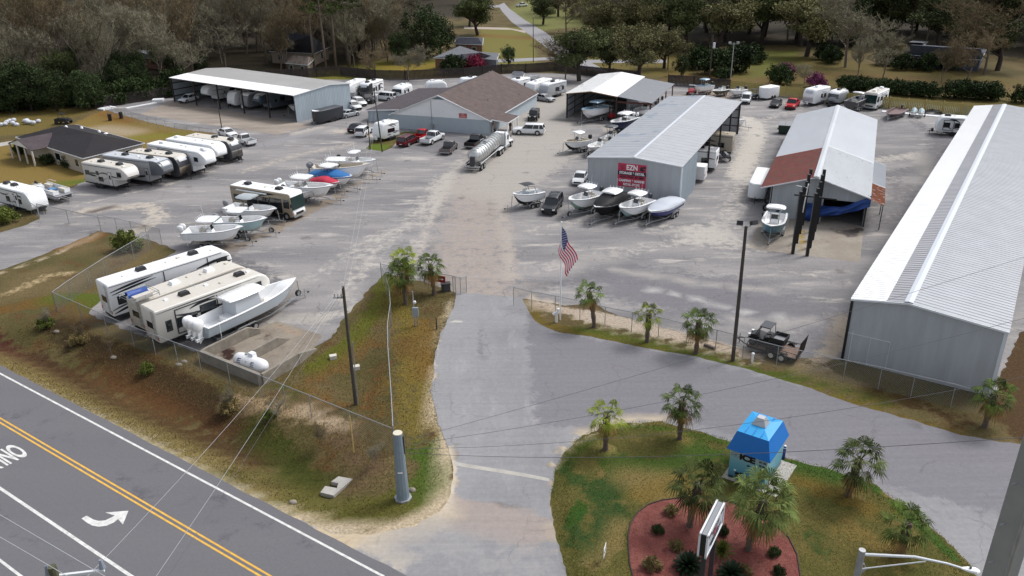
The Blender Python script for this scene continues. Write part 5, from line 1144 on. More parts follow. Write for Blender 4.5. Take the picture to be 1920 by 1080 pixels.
rv('fifth', 'plain white camper with a smooth rounded nose, fifth in the row by the cream house', (404, 269), (322, 257), 3.8, roof=M_white, wins=[(.3, 1, 1.9, 2.5)], decal='light', seed=15, stretch=1.2, group=g, acs=(.12,), ac_m=M_white)
rv('travel', 'beige camper with a dark curved nose, last in the row', (430, 262), (357, 252), 3.5, roof=M_cream, wall=M_cream, nose=M_dkgrey, wins=WT, decal='black', seed=16, stretch=1.3, door=.75, group=g, acs=(.55, .9))
rv('travel', 'small white travel trailer with black vertical trim at the far left edge', (58, 356), (6, 343), 3.0, roof=M_white, wins=[(.35, .8, 1.2, 1.9), (.72, .5, 1.3, 1.9)], decal='black', seed=17, stretch=1.3, door=.62, acs=(.35, .12))
# campers inside the open shed, noses towards the opening
yw = R(55.03)
def shed_pose(lx, ly, L): return ((-40.85+lx*math.cos(yw)-ly*math.sin(yw), 155.0+lx*math.sin(yw)+ly*math.cos(yw)), yw+math.pi, L)
rv('fifth', 'white camper with black streaks parked deepest inside the open shed', None, None, 3.7, at_pose=shed_pose(7.2, 30.6, 11), decal='black', seed=21, wins=W1[:2])
rv('travel', 'white trailer with a rounded nose beside the second post of the open shed', None, None, 3.3, at_pose=shed_pose(6.5, 22.2, 9), decal='black', seed=22, wins=WT)
rv('travel', 'pale grey trailer near the middle of the open shed', None, None, 3.3, at_pose=shed_pose(6.7, 18.2, 9), wall=M_greyp, decal='light', seed=23, wins=WT)
rv('fifth', 'blue grey camper with a slate nose in the open shed', None, None, 3.6, at_pose=shed_pose(6.6, 13.6, 10), wall=mat('slate_wall', A(120, 132, 142), .5), nose=mat('slate_cap', A(72, 88, 98), .4), decal='grey', seed=24, wins=W1[:2])
# behind the shed and shop
rv('fifth', 'big white camper right behind the open shed wall', (648, 158), (676, 147), 3.7, seed=31, decal='light', wins=W1[:1], stretch=1.0, ac_m=M_white, acs=(.3,))
rv('travel', 'white camper with a black lower nose beyond the parked cars behind the shed', (683, 157), (709, 148), 3.4, seed=32, decal='black', wins=[(.5, .7, 1.6, 2.4), (.65, .8, 1.6, 2.3), (.3, .8, 1.5, 2.5)], stretch=.6, nose=mat('two_tone_cap', A(40, 42, 46), .35))
rv('retro', 'rounded white trailer with a front window by the dark fence', (744, 163), (765, 155), 2.9, seed=33, wins=[(.45, .6, 1.5, 2.1), (.75, .5, 1.5, 2.1)], stretch=.3, noseglass=True, ac_m=M_white, acs=(.5,), stripes=False)
rv('retro', 'white rounded trailer lengthwise along the dark fence behind the shop', (799, 153), (836, 150), 2.9, seed=34, wins=[], stretch=.2, ac_m=M_white, acs=(.65,), stripes=False, door=0)
rv('travel', 'white trailer half hidden behind the shop ridge', (860, 147), (896, 144), 2.8, seed=35, wins=[], ac_m=M_black, acs=(.4,), stripes=False, door=0)
rv('travel', 'white travel trailer parked against the blue end wall of the shop', (705, 233), (738, 224.5), 3.1, seed=36, decal='grey', wins=[(.35, .6, 1.5, 2.1), (.55, .9, 1.5, 2.1)], ac_m=M_white, acs=(.5,), door=0)
rv('travel', 'grey white trailer with black windows right of the shop roof', (1018, 158), (1054, 149.5), 3.1, seed=37, decal='grey', wins=[(.2, .7, 1.4, 2.1), (.45, .7, 1.4, 2.1), (.55, .5, 1.4, 2.1)], acs=(.5,), wall=mat('dull_white', A(196, 200, 204), .5), door=0)
rv('travel', 'white trailer tucked behind the grey one right of the shop roof', (992, 157), (1026, 146), 3.1, seed=38, decal='light', wins=WT[:1], acs=(.6,), ac_m=M_white, door=0)
rv('travel', 'white and black trailer at the far end of the shop ridge', (962, 150), (986, 144), 3.0, seed=39, decal='black', wins=WT[:2], acs=(.6,), door=0)
# right side of the storage building
ye = R(-24.37)
def stor_pose(lx, ly, L, flip=True): return ((10.49+lx*math.cos(ye)-ly*math.sin(ye), 105.97+lx*math.sin(ye)+ly*math.cos(ye)), ye+(math.pi if flip else 0), L)
rv('travel', 'tan camper backed out from under the storage building roof', None, None, 3.4, at_pose=stor_pose(10.2, 29.0, 8.5), wall=mat('sand_wall', A(178, 170, 156), .6), roof=M_tan, decal='black', seed=41, wins=WT, acs=(.5,))
rv('travel', 'black and white camper backed out beside the small white trailer under the storage roof', None, None, 3.3, at_pose=stor_pose(9.8, 19.0, 8), decal='black', roof=M_greyp, seed=42, wins=WT)
rv('cargo', 'small white box trailer at the first bay of the storage building', None, None, 2.4, at_pose=stor_pose(10.9, 13.0, 5), hw=1.05, seed=43, door=0, acs=(), stripes=False)
rv('cargo', 'white box trailer parked against the left wall of the old workshop', (1419, 346), (1434, 314), 2.5, seed=44, acs=(), stripes=False, door=0, hw=1.1, stretch=-.3)
rv('cargo', 'dark grey box trailer with a white roof in front of the open shed wall', (588, 208), (635, 197), 2.6, wall=M_dkgrey, nose=None, seed=45, acs=(), stripes=False, door=0, hw=1.2)
rv('cargo', 'white box trailer by the yellow wood fence left of the black car', (1429, 164), (1454, 159.5), 2.6, seed=46, acs=(), stripes=False, door=0, hw=1.2, wall=M_white)
rv('travel', 'white camper between the red pickup and the rounded grey trailer', (1517, 168), (1547, 160.5), 3.3, seed=47, decal='light', wins=[(.3, .8, 1.5, 2.2), (.5, .6, 1.5, 2.2)], acs=(.5,), ac_m=M_white, door=0, nose=M_white)
rv('retro', 'rounded silver trailer with a dark side beside the white camper at the yellow fence', (1563, 172), (1584, 166), 2.8, seed=48, wall=M_silver if 'M_silver' in globals() else P_silver, wins=[], noseglass=True, acs=(.5,), stripes=False, door=0)
rv('coach', 'white motorhome with green windscreen at the yellow fence', (1634, 174), (1656, 164.5), 3.4, seed=49, wins=[(.2, 1, 1.7, 2.4), (.6, 1.2, 1.7, 2.4)], decal='grey', roof=M_cream, ac_m=M_white, acs=(.15, .75))
rv('travel', 'white and black striped camper half hidden behind the long warehouse roof', (1770, 217), (1822, 220), 3.2, seed=50, wins=[(.7, .9, 1.5, 2.3), (.4, .7, 1.5, 2.3)], decal='black', acs=(.7,), door=0, stretch=1.0, slide=(.5, .8))
rv('coach', 'tan and black motorhome with green windscreen between the boats', (556, 360.5), (443, 342.5), 3.5, wall=M_tan, roof=M_white, decal='black', seed=51, wins=[(.1, .9, 1.7, 2.4), (.36, 1.7, 1.5, 2.6), (.55, 1.7, 1.5, 2.6), (.7, 1.0, 1.4, 2.7), (.8, .9, .9, 2.7), (.5, 4.5, .75, 1.1)], acs=(.2, .72), door=0)
# ================= CARS AND TRUCKS =================
car('sedan', P_white, 'white saloon car behind the thin pole next to the small white pickup', (426, 247), (440, 251))
car('pickup', P_white, 'small white pickup parked behind the camper row', (459, 261), (447, 257), sc=.92)
car('sedan', P_silver, 'silver car beside the dark box trailer', (654, 211), (666, 208.5))
car('suv', P_white, 'white hatchback nearest the corner of the open shed wall', (664, 197), (672, 200), sc=.9)
car('suv', P_white, 'white crossover between the black wagon and the shed wall', (674, 190), (682, 193), sc=.9)
car('large_suv', P_black, 'long black wagon in front of the black nosed camper', (688, 184), (700, 189))
car('large_suv', P_white, 'white wagon right of the black wagon behind the shop', (722, 181), (711, 180))
car('suv', P_white, 'white car parked inside the open shed at its far end', (353, 184), (345, 186), sc=.95)
car('sedan', P_black, 'black saloon car left of the white trailer by the shop', (668, 237.5), (679, 231))
car('suv', P_white, 'white off roader with a rear spare wheel beside the black saloon', (682, 244.5), (690, 239))
car('large_suv', P_maroon, 'maroon wagon parked by the shop end wall', (766, 262), (782, 255), sc=.92, rack=True)
car('pickup', P_red, 'red truck in front of the maroon wagon against the shop', (791, 252), (801, 247), sc=.9)
car('pickup', P_white, 'white crew cab pickup between the red truck and the grey pickup', (811, 257.5), (825, 251))
car('pickup', P_grey, 'dusty grey pickup left of the black pickup', (842, 275), (853, 264.5), sc=.93)
car('pickup', P_black, 'black pickup beside the tanker truck', (892, 264), (905, 255.5))
car('large_suv', P_white, 'long white wagon by the shop porch', (992, 243), (972, 242.5))
car('jeep', P_black, 'black off road car near the shop side wall', (1001, 216), (995, 225))
car('sedan', P_silver, 'silver saloon car beyond the shop side wall', (1022, 182), (1040, 185))
car('sedan', P_white, 'white car half hidden behind the grey storage building corner', (1088, 331), (1081, 342))
car('large_suv', P_dk, 'dark grey wagon with a roof rack parked between two boats', (1036, 382), (1024, 399), rack=True, sc=.95)
car('van', P_white, 'white delivery van at the far yard corner', (1399, 185), (1395, 196))
car('sedan', P_black, 'black and white coupe left of the red pickup', (1455, 192), (1447, 199))
car('pickup', P_red, 'bright red pickup in the far right yard', (1486, 194.5), (1478, 202))
car('pickup', P_white, 'tiny white pickup parked far up the side street', (978, 9), (990, 8))
# ================= BOATS =================
M_aqua = mat('aqua_hull', A(184, 212, 216), .25); M_navy = mat('navy_hull', A(40, 54, 84), .25); M_ltblue = mat('light_blue_hull', A(176, 204, 222), .25); M_teal = mat('teal_hull', A(92, 134, 152), .25)
M_mint = mat('mint_bottom', A(150, 184, 172), .4); M_bluegrey = mat('blue_grey_hull', A(196, 206, 214), .3)
big = boat('large white fishing boat with three white outboards and a shrouded helm by the concrete walls', (555, 520), (372, 608), fb=1.1, z0=.7, B=3.0, hull=M_bluegrey, engines=3, em=M_gel, top='ttop', enclosure=True, ttop_t=(.25, .6), wheels=3, esc=1.35, console=True, tlabel='long aluminium triple axle trailer under the largest white boat', spare=True)
g = 'boats in the left hand row'
boat('white open fishing boat with a white hard top, nearest the toy hauler', (456, 424), (347, 430), fb=1.05, engines=2, em=M_gel, tlabel='white trailer under the boat nearest the toy hauler', spare=True, hull=M_gel)
boat('pale aqua hulled fishing boat in the left row', (501, 408), (408, 411), hull=M_aqua, engines=2, em=M_greyp, top='ttop', tlabel='trailer under the pale aqua boat', spare=True)
boat('white boat with a grey sunshade top beside the tan motorhome', (519, 391), (428, 384), top='bimini', top_m=mat('grey_canvas', A(178, 186, 190), .7), engines=1, em=M_greyp, fb=.85, tlabel='trailer under the boat with the grey sunshade')
boat('small white skiff peeking out behind the tan motorhome', (586, 358), (536, 354), fb=.75, top=None, console=False, engines=1, tlabel='trailer under the small white skiff', wheels=1)
boat('white fishing boat with twin white outboards beyond the tan motorhome', (626, 347), (526, 343), engines=2, em=M_gel, fb=1.15, tlabel='trailer under the boat just beyond the motorhome')
boat('small boat under a bright red cover', (636, 341), (588, 335), top=None, cover=(mat('red_cover', A(206, 50, 78), .7), 'low'), fb=.65, engines=0, console=False, tlabel='red painted trailer under the red covered boat', wheels=1)
boat('boat wrapped in a bright blue cover with its white top showing', (660, 330), (589, 322), cover=(mat('blue_cover', A(38, 112, 178), .7), 'low2'), fb=.95, engines=1, tlabel='trailer under the blue covered boat')
boat('big white cream decked fishing boat near the end of the left row', (694, 306), (586, 311), engines=2, em=M_greyp, fb=1.3, z0=.7, deck=mat('cream_deck', A(226, 216, 202), .4), tlabel='trailer under the cream decked boat', wheels=3)
boat('white cruiser with a tall windscreen, last of the left row', (705, 299), (640, 297), engines=1, fb=1.1, top='ttop', tlabel='trailer under the last boat of the left row', ttop_t=(.3, .5))
boat('white and black ski boat with a black canopy', (961, 363), (1015, 356), top='wake', console=False, engines=0, hull=M_gel, bottom=M_black, fb=1.0, tlabel='trailer under the ski boat')
boat('white open boat with a mint bottom in front of the grey end wall', (1067, 374), (1124, 358), engines=1, em=M_dkgrey, bottom=M_mint, deck=M_gel, fb=1.05, z0=.75, tlabel='trailer under the mint bottomed boat', spare=True)
boat('boat shrouded in a black cover with its white top poking out', (1116, 388), (1169, 364), hull=mat('black_cover', (.012, .012, .014), .6, spec=.2), bottom=mat('black_cover', (.012, .012, .014), .6), cover=(mat('black_cover', (.012, .012, .014), .6), 'high'), engines=0, fb=1.05, tlabel='trailer under the black covered boat')
boat('white open boat below the red sign', (1163, 389), (1216, 371), engines=1, em=M_dkgrey, bottom=M_aqua, fb=1.0, tlabel='trailer under the boat below the red sign')
boat('small boat under a pale grey white cover by the building corner', (1219, 396), (1268, 371), top=None, console=False, cover=(mat('grey_cover', A(202, 208, 218), .7), 'low'), engines=0, fb=.8, hull=mat('deep_blue', A(60, 66, 130), .3), tlabel='trailer under the pale covered boat')
boat('white open boat with a T shaped top standing alone in the yard centre', (1057, 265), (1103, 259), engines=1, fb=.95, deck=mat('beige_deck', A(224, 214, 196), .4), tlabel='trailer under the boat standing alone', bottom=M_black)
boat('low white bay boat beside the grey roof eave', (1104, 276), (1141, 263), fb=.6, top=None, engines=1, tlabel='trailer under the low bay boat', wheels=1, spare=True)
boat('grey flats boat with clutter beyond the low white one', (1128, 262), (1158, 250), fb=.55, top='bimini', top_m=M_dkgrey, engines=1, tlabel='trailer under the cluttered flats boat', hull=M_greyp, wheels=1)
boat('white topped boat with a navy blue hull near the boat shed', (1146, 229), (1190, 217), hull=M_navy, engines=2, em=M_gel, fb=1.2, z0=.5, tlabel='trailer under the navy blue boat')
boat('white boat with a pale blue console parked inside the boat shed', (1091, 205), (1138, 196), engines=2, em=M_black, fb=1.2, z0=.8, deck=M_ltblue, top='ttop', top_m=M_ltblue, rods=False, tlabel='trailer under the boat inside the boat shed')
boat('white boat stored under the lean to roof', (1188, 207), (1228, 196), engines=1, fb=.8, tlabel='trailer under the boat in the lean to', top='ttop')
boat('jon boat stored at the back of the lean to', (1205, 198), (1240, 186), engines=1, fb=.5, top=None, hull=M_greyp, tlabel='trailer under the jon boat in the lean to', wheels=1)
boat('white boat with a teal stripe and hard top beside the black steel posts', (1446, 424), (1463, 380), hull=M_teal, deck=M_gel, fb=1.0, L=6.6, engines=1, em=M_dkgrey, tlabel='white trailer under the teal striped boat', rods=False, ttop_t=(.24, .46))
boat('small white boat beyond the open end of the storage building', (1398, 224), (1372, 222), fb=.7, top=None, engines=1, tlabel='trailer under the small boat beyond the storage building', wheels=1, console=False)
boat('white boat with a light blue top at the dark fence corner', (1303, 161), (1333, 158), engines=1, fb=.95, deck=M_ltblue, top_m=M_ltblue, tlabel='trailer under the light blue topped boat', rods=False)
boat('grey camouflage jon boat by the dark fence', (1337, 170), (1362, 165.5), fb=.55, hull=mat('olive_hull', A(96, 98, 84), .6), top=None, engines=1, tlabel='trailer under the jon boat by the dark fence', wheels=1)
boat('low white skiff behind the white delivery van', (1369, 169), (1396, 166), fb=.75, top=None, engines=1, tlabel='trailer under the low white skiff', wheels=1)
boat('dark grey work boat with a lookout tower by the motorhome', (1624, 177), (1594, 190), hull=mat('gunmetal_hull', A(84, 82, 84), .4), deck=M_greyp, fb=1.1, engines=0, top='ttop', tlabel='trailer under the dark grey work boat', rods=False, ttop_t=(.4, .56))
boat('low maroon bass boat in the far right yard', (1668, 214), (1690, 202), hull=mat('maroon_hull', A(110, 60, 66), .3), fb=.4, deck=mat('bass_deck', A(120, 96, 96), .7), top=None, console=False, engines=1, tlabel='black trailer under the maroon bass boat', wheels=1)
boat('small white boat far behind the shop by the dark fence', (1012, 141), (990, 142), fb=.7, top=None, engines=0, console=False, tlabel='trailer under the small boat far behind the shop', wheels=1)
boat('covered boat deep inside the open shed near its end wall', None, None, pose=shed_pose(6, 5, 7.), top='ttop', fb=.95, engines=1, tlabel='trailer under the boat inside the open shed')
# ================= tanker, trailers, odd vehicles =================
rear, front = at(884, 324), at(953, 270); d = (front-rear).xy; yaw = math.atan2(d.y, d.x); u = d.normalized()
L = 13.2; tc = rear.xy+u*(L/2)
o = thing('tank_trailer', 'polished steel tank trailer hitched behind the white lorry', 'trailer', (tc.x, tc.y, 0), yaw)
M_tank = mat('polished_tank', A(214, 216, 214), .3, .55, var=.08, vscale=1.5); n = 20
def tring(x, r, z): return [(x, r*.95*math.cos(2*math.pi*k/n), z+r*1.0*math.sin(2*math.pi*k/n)) for k in range(n)]
MB().loft([tring(-5.75, .35, 2.05), tring(-5.6, .8, 2.05), tring(-5.2, 1.1, 2.1), tring(-.5, 1.16, 2.1), tring(5.0, 1.1, 2.3), tring(5.7, .8, 2.3), tring(5.9, .35, 2.3)]).out('tank', M_tank, o, smooth=True, ang=50)
for i, x in enumerate(np.arange(-5.2, 5.3, .95)):
    z = 2.1+.2*max(0, x)/5; MB().tube([(x, 1.17*math.cos(a), z+1.17*math.sin(a)) for a in [k*math.pi/12 for k in range(-1, 14)]], .045, 4).out('tank_rib', M_steel, o)
mb = MB(); mb.b2(-1.2, .4, -.45, .45, 3.2, 3.3); mb.tube([(-1.2, -.45, 3.3), (-1.2, -.45, 3.6), (.4, -.45, 3.6), (.4, -.45, 3.3)], .03, 4); mb.tube([(-1.2, .45, 3.3), (-1.2, .45, 3.6), (.4, .45, 3.6), (.4, .45, 3.3)], .03, 4); mb.out('walkway', M_steel, o)
MB().disc((0, 0, 0), .3, .25).xf(Matrix.Translation((-.4, 0, 3.4)) @ Matrix.Rotation(R(90), 4, 'X')).out('hatch', M_steel, o)
mb = MB(); mb.b2(-6.3, -3.0, -.5, -.4, .75, 1.0); mb.b2(-6.3, -3.0, .4, .5, .75, 1.0); mb.b2(3.0, 5.4, -.45, .45, 1.0, 1.15); mb.b2(-6.5, -5.9, -1.2, 1.2, .75, .9); mb.b2(-6.55, -6.45, -1.2, 1.2, .45, .6); mb.tube([(-6.5, -1.15, .5), (-6.5, -1.15, 1.0)], .05, 4); mb.tube([(-6.5, 1.15, .5), (-6.5, 1.15, 1.0)], .05, 4); mb.out('chassis', M_steel, o)
mb = MB(); mb.b2(-6.2, -5.75, -.35, .35, .9, 2.3); mb.out('pump_cabinet', M_dkgrey, o)
for s in (1, -1): MB().tube([(-5.6, s*1.18, 1.2), (3.2, s*1.18, 1.35)], .09, 6).out('hose_tube', M_steel, o); MB().b2(2.6, 2.75, s*.7-.06, s*.7+.06, .02, 1.1).out('landing_leg', M_steel, o)
for x in (-5.1, -3.9):
    for s in (1, -1): w = MB().wheel((x, s*.95, .5), .5, .5).out('wheel', M_rub, o, smooth=True); MB().disc((x, s*.95, .5), .28, .53).out('rim', M_steel, w)
for s in (1, -1): MB().b2(-5.8, -3.2, s*1.22-.03, s*1.22+.03, 1.02, 1.1).out('mudguard', M_steel, o)
cc = tc+u*(L/2+1.1)
o = thing('tractor_lorry', 'white lorry cab pulling the polished tank trailer', 'lorry', (cc.x, cc.y, 0), yaw)
MB().loft([[(-.9, 1.1, .95), (-.9, 1.15, 2.6), (-.9, .9, 3.0), (-.9, -.9, 3.0), (-.9, -1.15, 2.6), (-.9, -1.1, .95)], [(.6, 1.1, .95), (.6, 1.15, 2.5), (.5, .95, 2.95), (.5, -.95, 2.95), (.6, -1.15, 2.5), (.6, -1.1, .95)], [(1.05, 1.05, .95), (1.0, 1.1, 1.9), (.95, 1.0, 1.95), (.95, -1.0, 1.95), (1.0, -1.1, 1.9), (1.05, -1.05, .95)]]).out('cab', P_white, o, smooth=True, ang=30)
MB().loft([[(1.0, .85, .8), (1.0, .9, 1.75), (1.0, .6, 1.95), (1.0, -.6, 1.95), (1.0, -.9, 1.75), (1.0, -.85, .8)], [(3.0, .62, .75), (3.0, .68, 1.4), (2.95, .45, 1.6), (2.95, -.45, 1.6), (3.0, -.68, 1.4), (3.0, -.62, .75)]]).out('bonnet', P_white, o, smooth=True, ang=40)
mb = MB(); mb.add([(.58, -.98, 2.75), (.58, .98, 2.75), (1.03, 1.0, 2.02), (1.03, -1.0, 2.02)], [(0, 1, 2, 3)]); mb.out('windscreen', M_glass, o, fix=False)
for s in (1, -1):
    MB().b2(-.2, .5, s*1.15-.03, s*1.15+.03, 1.8, 2.5).out('side_window', M_glass, o); MB().tube([(-1.05, s*1.05, .9), (-1.05, s*1.05, 3.7)], .08, 8).out('exhaust_stack', M_steel, o)
    MB().disc((-.2, s*.98, .75), .32, .3, 14).out('fuel_tank_cap', M_steel, o); MB().loft([[(x, s*.95+.3*math.cos(a), .75+.3*math.sin(a)) for a in [k*math.pi/5 for k in range(10)]] for x in (-1.4, .9)]).out('fuel_tank', M_steel, o)
    MB().b2(1.5, 2.9, s*.95-.25, s*.95+.25, 1.05, 1.15).out('front_mudguard', P_white, o); MB().b2(2.9, 3.0, s*.7-.15, s*.7+.15, 1.0, 1.25).out('headlight', M_amber, o)
    MB().box((.9, s*1.4, 2.2), (.1, .25, .5)).out('wing_mirror', M_steel, o)
MB().b2(2.98, 3.05, -.45, .45, .85, 1.5).out('grille', M_steel, o); MB().b2(3.0, 3.2, -1.1, 1.1, .45, .8).out('bumper', M_steel, o)
MB().b2(-4.6, 1.0, -.42, .42, .75, .95).out('chassis', M_dkgrey, o)
for x, wd in ((2.2, .3), (-2.7, .55), (-3.9, .55)):
    for s in (1, -1): w = MB().wheel((x, s*.95, .5), .5, wd).out('wheel', M_rub, o, smooth=True); MB().disc((x, s*.95, .5), .28, wd+.04).out('rim', M_rim, w)
for s in (1, -1): MB().b2(-4.6, -2.1, s*.95-.28, s*.95+.28, 1.04, 1.1).out('mudguard', P_white, o)
# utility trailer with side by side
f_, r_ = at(1388, 634, .5), at(1510, 668, .5); d = (f_-r_).xy; yaw = math.atan2(d.y, d.x); u = d.normalized(); L = d.length; c = (f_.xy+r_.xy)/2-u*.3
L = L-1.5
o = thing('utility_trailer', 'black flatbed trailer with a wooden deck and a raised mesh ramp', 'trailer', (c.x, c.y, 0), yaw)
a = -L/2; MB().b2(a, -a, -1.0, 1.0, .5, .56).out('deck', mat('plank_deck', A(150, 122, 106), .85, var=.3, vscale=2), o)
fr = MB()
for s in (1, -1):
    fr.b2(a, -a, s*1.03-.04, s*1.03+.04, .42, .56); fr.tube([(a, s*1.03, .95), (-a, s*1.03, .95)], .03, 4)
    for k in range(6): x = a+L*k/5; fr.tube([(x, s*1.03, .5), (x, s*1.03, .95)], .03, 4)
fr.tube([(-a, 1.0, .95), (-a, -1.0, .95)], .03, 4); fr.tube([(-a, .9, .5), (-a+1.4, 0, .5)], .05, 4); fr.tube([(-a, -.9, .5), (-a+1.4, 0, .5)], .05, 4); fr.out('frame', M_black, o)
MB().tube([(-a+1.1, 0, .02), (-a+1.1, 0, 1.0)], .035, 6).out('jack', M_black, o)
rp = MB();
for z in (0, 1.5): rp.tube([(a-.02-z*.12, -.98, .56+z), (a-.02-z*.12, .98, .56+z)], .03, 4)
for k in range(15): y = -.98+1.96*k/14; rp.tube([(a-.02, y, .56), (a-.2, y, 2.06)], .018, 4)
for k in range(6): z = 1.5*k/6; rp.tube([(a-.02-z*.12, -.98, .56+z), (a-.02-z*.12, .98, .56+z)], .012, 4)
rp.out('ramp_gate', M_brown, o)
for x in (-.95, -.05):
    for s in (1, -1): w = MB().wheel((x, s*1.18, .36), .36, .2).out('wheel', M_rub, o, smooth=True); MB().disc((x, s*1.18, .36), .22, .22).out('rim', M_cream, w)
for s in (1, -1): MB().b2(-1.45, .45, s*1.18-.12, s*1.18+.12, .78, .84).out('mudguard', M_black, o)
uc = c+u*.75
o = thing('side_by_side', 'black off road buggy with a roof and cargo box strapped on the flatbed', 'buggy', (uc.x, uc.y, .56), yaw)
MB().loft([[(-1.5, -.7, .4), (-1.5, .7, .4), (-1.5, .7, .75), (-1.5, -.7, .75)], [(.3, -.72, .35), (.3, .72, .35), (.3, .72, .8), (.3, -.72, .8)], [(1.1, -.6, .45), (1.1, .6, .45), (1.0, .55, 1.0), (1.0, -.55, 1.0)], [(1.6, -.45, .55), (1.6, .45, .55), (1.55, .35, .8), (1.55, -.35, .8)]]).out('body', P_black, o, smooth=True, ang=30)
b_ = MB(); b_.b2(-1.55, -.45, -.72, .72, .8, .85); b_.b2(-1.55, -.45, -.75, -.7, .8, 1.2); b_.b2(-1.55, -.45, .7, .75, .8, 1.2); b_.b2(-.5, -.45, -.7, .7, .8, 1.2); b_.b2(-1.6, -1.55, -.75, .75, .8, 1.2); b_.out('cargo_box', M_black, o)
MB().b2(-1.5, -.5, -.68, .68, .855, .87).out('box_floor', M_greyp, o)
cg = MB()
for s in (1, -1): cg.tube([(-.4, s*.72, .8), (-.3, s*.66, 1.9), (.55, s*.62, 1.88), (.95, s*.66, 1.0)], .035, 5)
cg.tube([(-.3, -.66, 1.9), (-.3, .66, 1.9)], .03, 5); cg.out('roll_cage', M_black, o)
MB().box((.13, 0, 1.94), (.95, 1.35, .06)).out('roof', M_dkgrey, o)
mb = MB(); mb.add([(.57, -.6, 1.85), (.57, .6, 1.85), (.93, .62, 1.05), (.93, -.62, 1.05)], [(0, 1, 2, 3)]); mb.out('windscreen', M_glass, o, fix=False)
for s in (1, -1): MB().box((-.05, s*.35, .95), (.5, .5, .2)).out('seat', M_black, o); MB().b2(1.4, 1.62, s*.42-.12, s*.42+.12, .75, .9).out('headlight', M_amber, o)
for x in (-1.05, 1.05):
    for s in (1, -1): w = MB().wheel((x, s*.72, .33), .33, .24).out('wheel', M_rub, o, smooth=True); MB().disc((x, s*.72, .33), .17, .26).out('rim', M_dkgrey, w)
# pontoon boat on its trailer, far left
f_, r_ = at(138, 372, 1.0), at(58, 348, 1.0); d = (f_-r_).xy; yaw = math.atan2(d.y, d.x); L = min(d.length, 7.2); c = (f_.xy+r_.xy)/2
o = thing('pontoon_boat', 'white pontoon boat with cream seats behind the far left trailer', 'boat', (c.x, c.y, .45), yaw); a = -L/2
for s in (1, -1): MB().tube([(a, s*.9, .3), (-a-.5, s*.9, .3), (-a, s*.9, .45)], [.3, .3, .08], 10).out('pontoon', M_steel, o, smooth=True)
MB().b2(a, -a-.1, -1.2, 1.2, .62, .7).out('deck', M_greyp, o)
mb = MB();
for s in (1, -1): mb.b2(a+.6, -a-.8, s*1.17-.03, s*1.17+.03, .75, 1.3)
mb.b2(-a-.85, -a-.8, -1.17, -.4, .75, 1.3); mb.b2(-a-.85, -a-.8, .4, 1.17, .75, 1.3); mb.b2(a+.6, a+.65, -1.17, .3, .75, 1.3); mb.out('side_panels', M_white, o)
for x, y, w, l in ((-a-1.8, .8, .6, 1.7), (-a-1.8, -.8, .6, 1.5), (a+1.6, .8, .6, 1.5), (a+1.2, -.8, .6, .9)): MB().box((x, y, .95), (l, w, .5)).out('bench_seat', M_cream, o)
MB().box((a+2.4, -.75, 1.1), (.6, .7, .8)).out('console', M_white, o); MB().box((0, .2, .85), (1.1, .8, .3)).out('blue_bundle', mat('blue_cloth', A(96, 140, 190), .8), o)
mb = MB()
for s in (1, -1): mb.tube([(a+.3, s*1.1, 1.3), (a+1.4, s*1.1, 1.75), (a+3.2, s*1.1, 1.75)], .025, 4)
mb.out('folded_canopy', M_white, o); outboard(o, a-.05, 0, .9, M_black, .9)
t = thing('boat_trailer', 'low galvanised trailer under the white pontoon boat', 'boat trailer', (c.x, c.y, 0), yaw)
mb = MB();
for s in (1, -1): mb.tube([(a+.5, s*.6, .38), (-a-.5, s*.6, .38), (-a+1., 0, .38)], .05, 4)
for q in (-.3, 0, .3): mb.tube([(L*q, -1, .38), (L*q, 1, .38)], .04, 4)
mb.out('frame', M_galv, t)
for x in (-.9, -.1):
    for s in (1, -1): w = MB().wheel((x, s*.62, .3), .28, .18).out('wheel', M_rub, t); MB().disc((x, s*.62, .3), .16, .2).out('rim', M_rim, w)
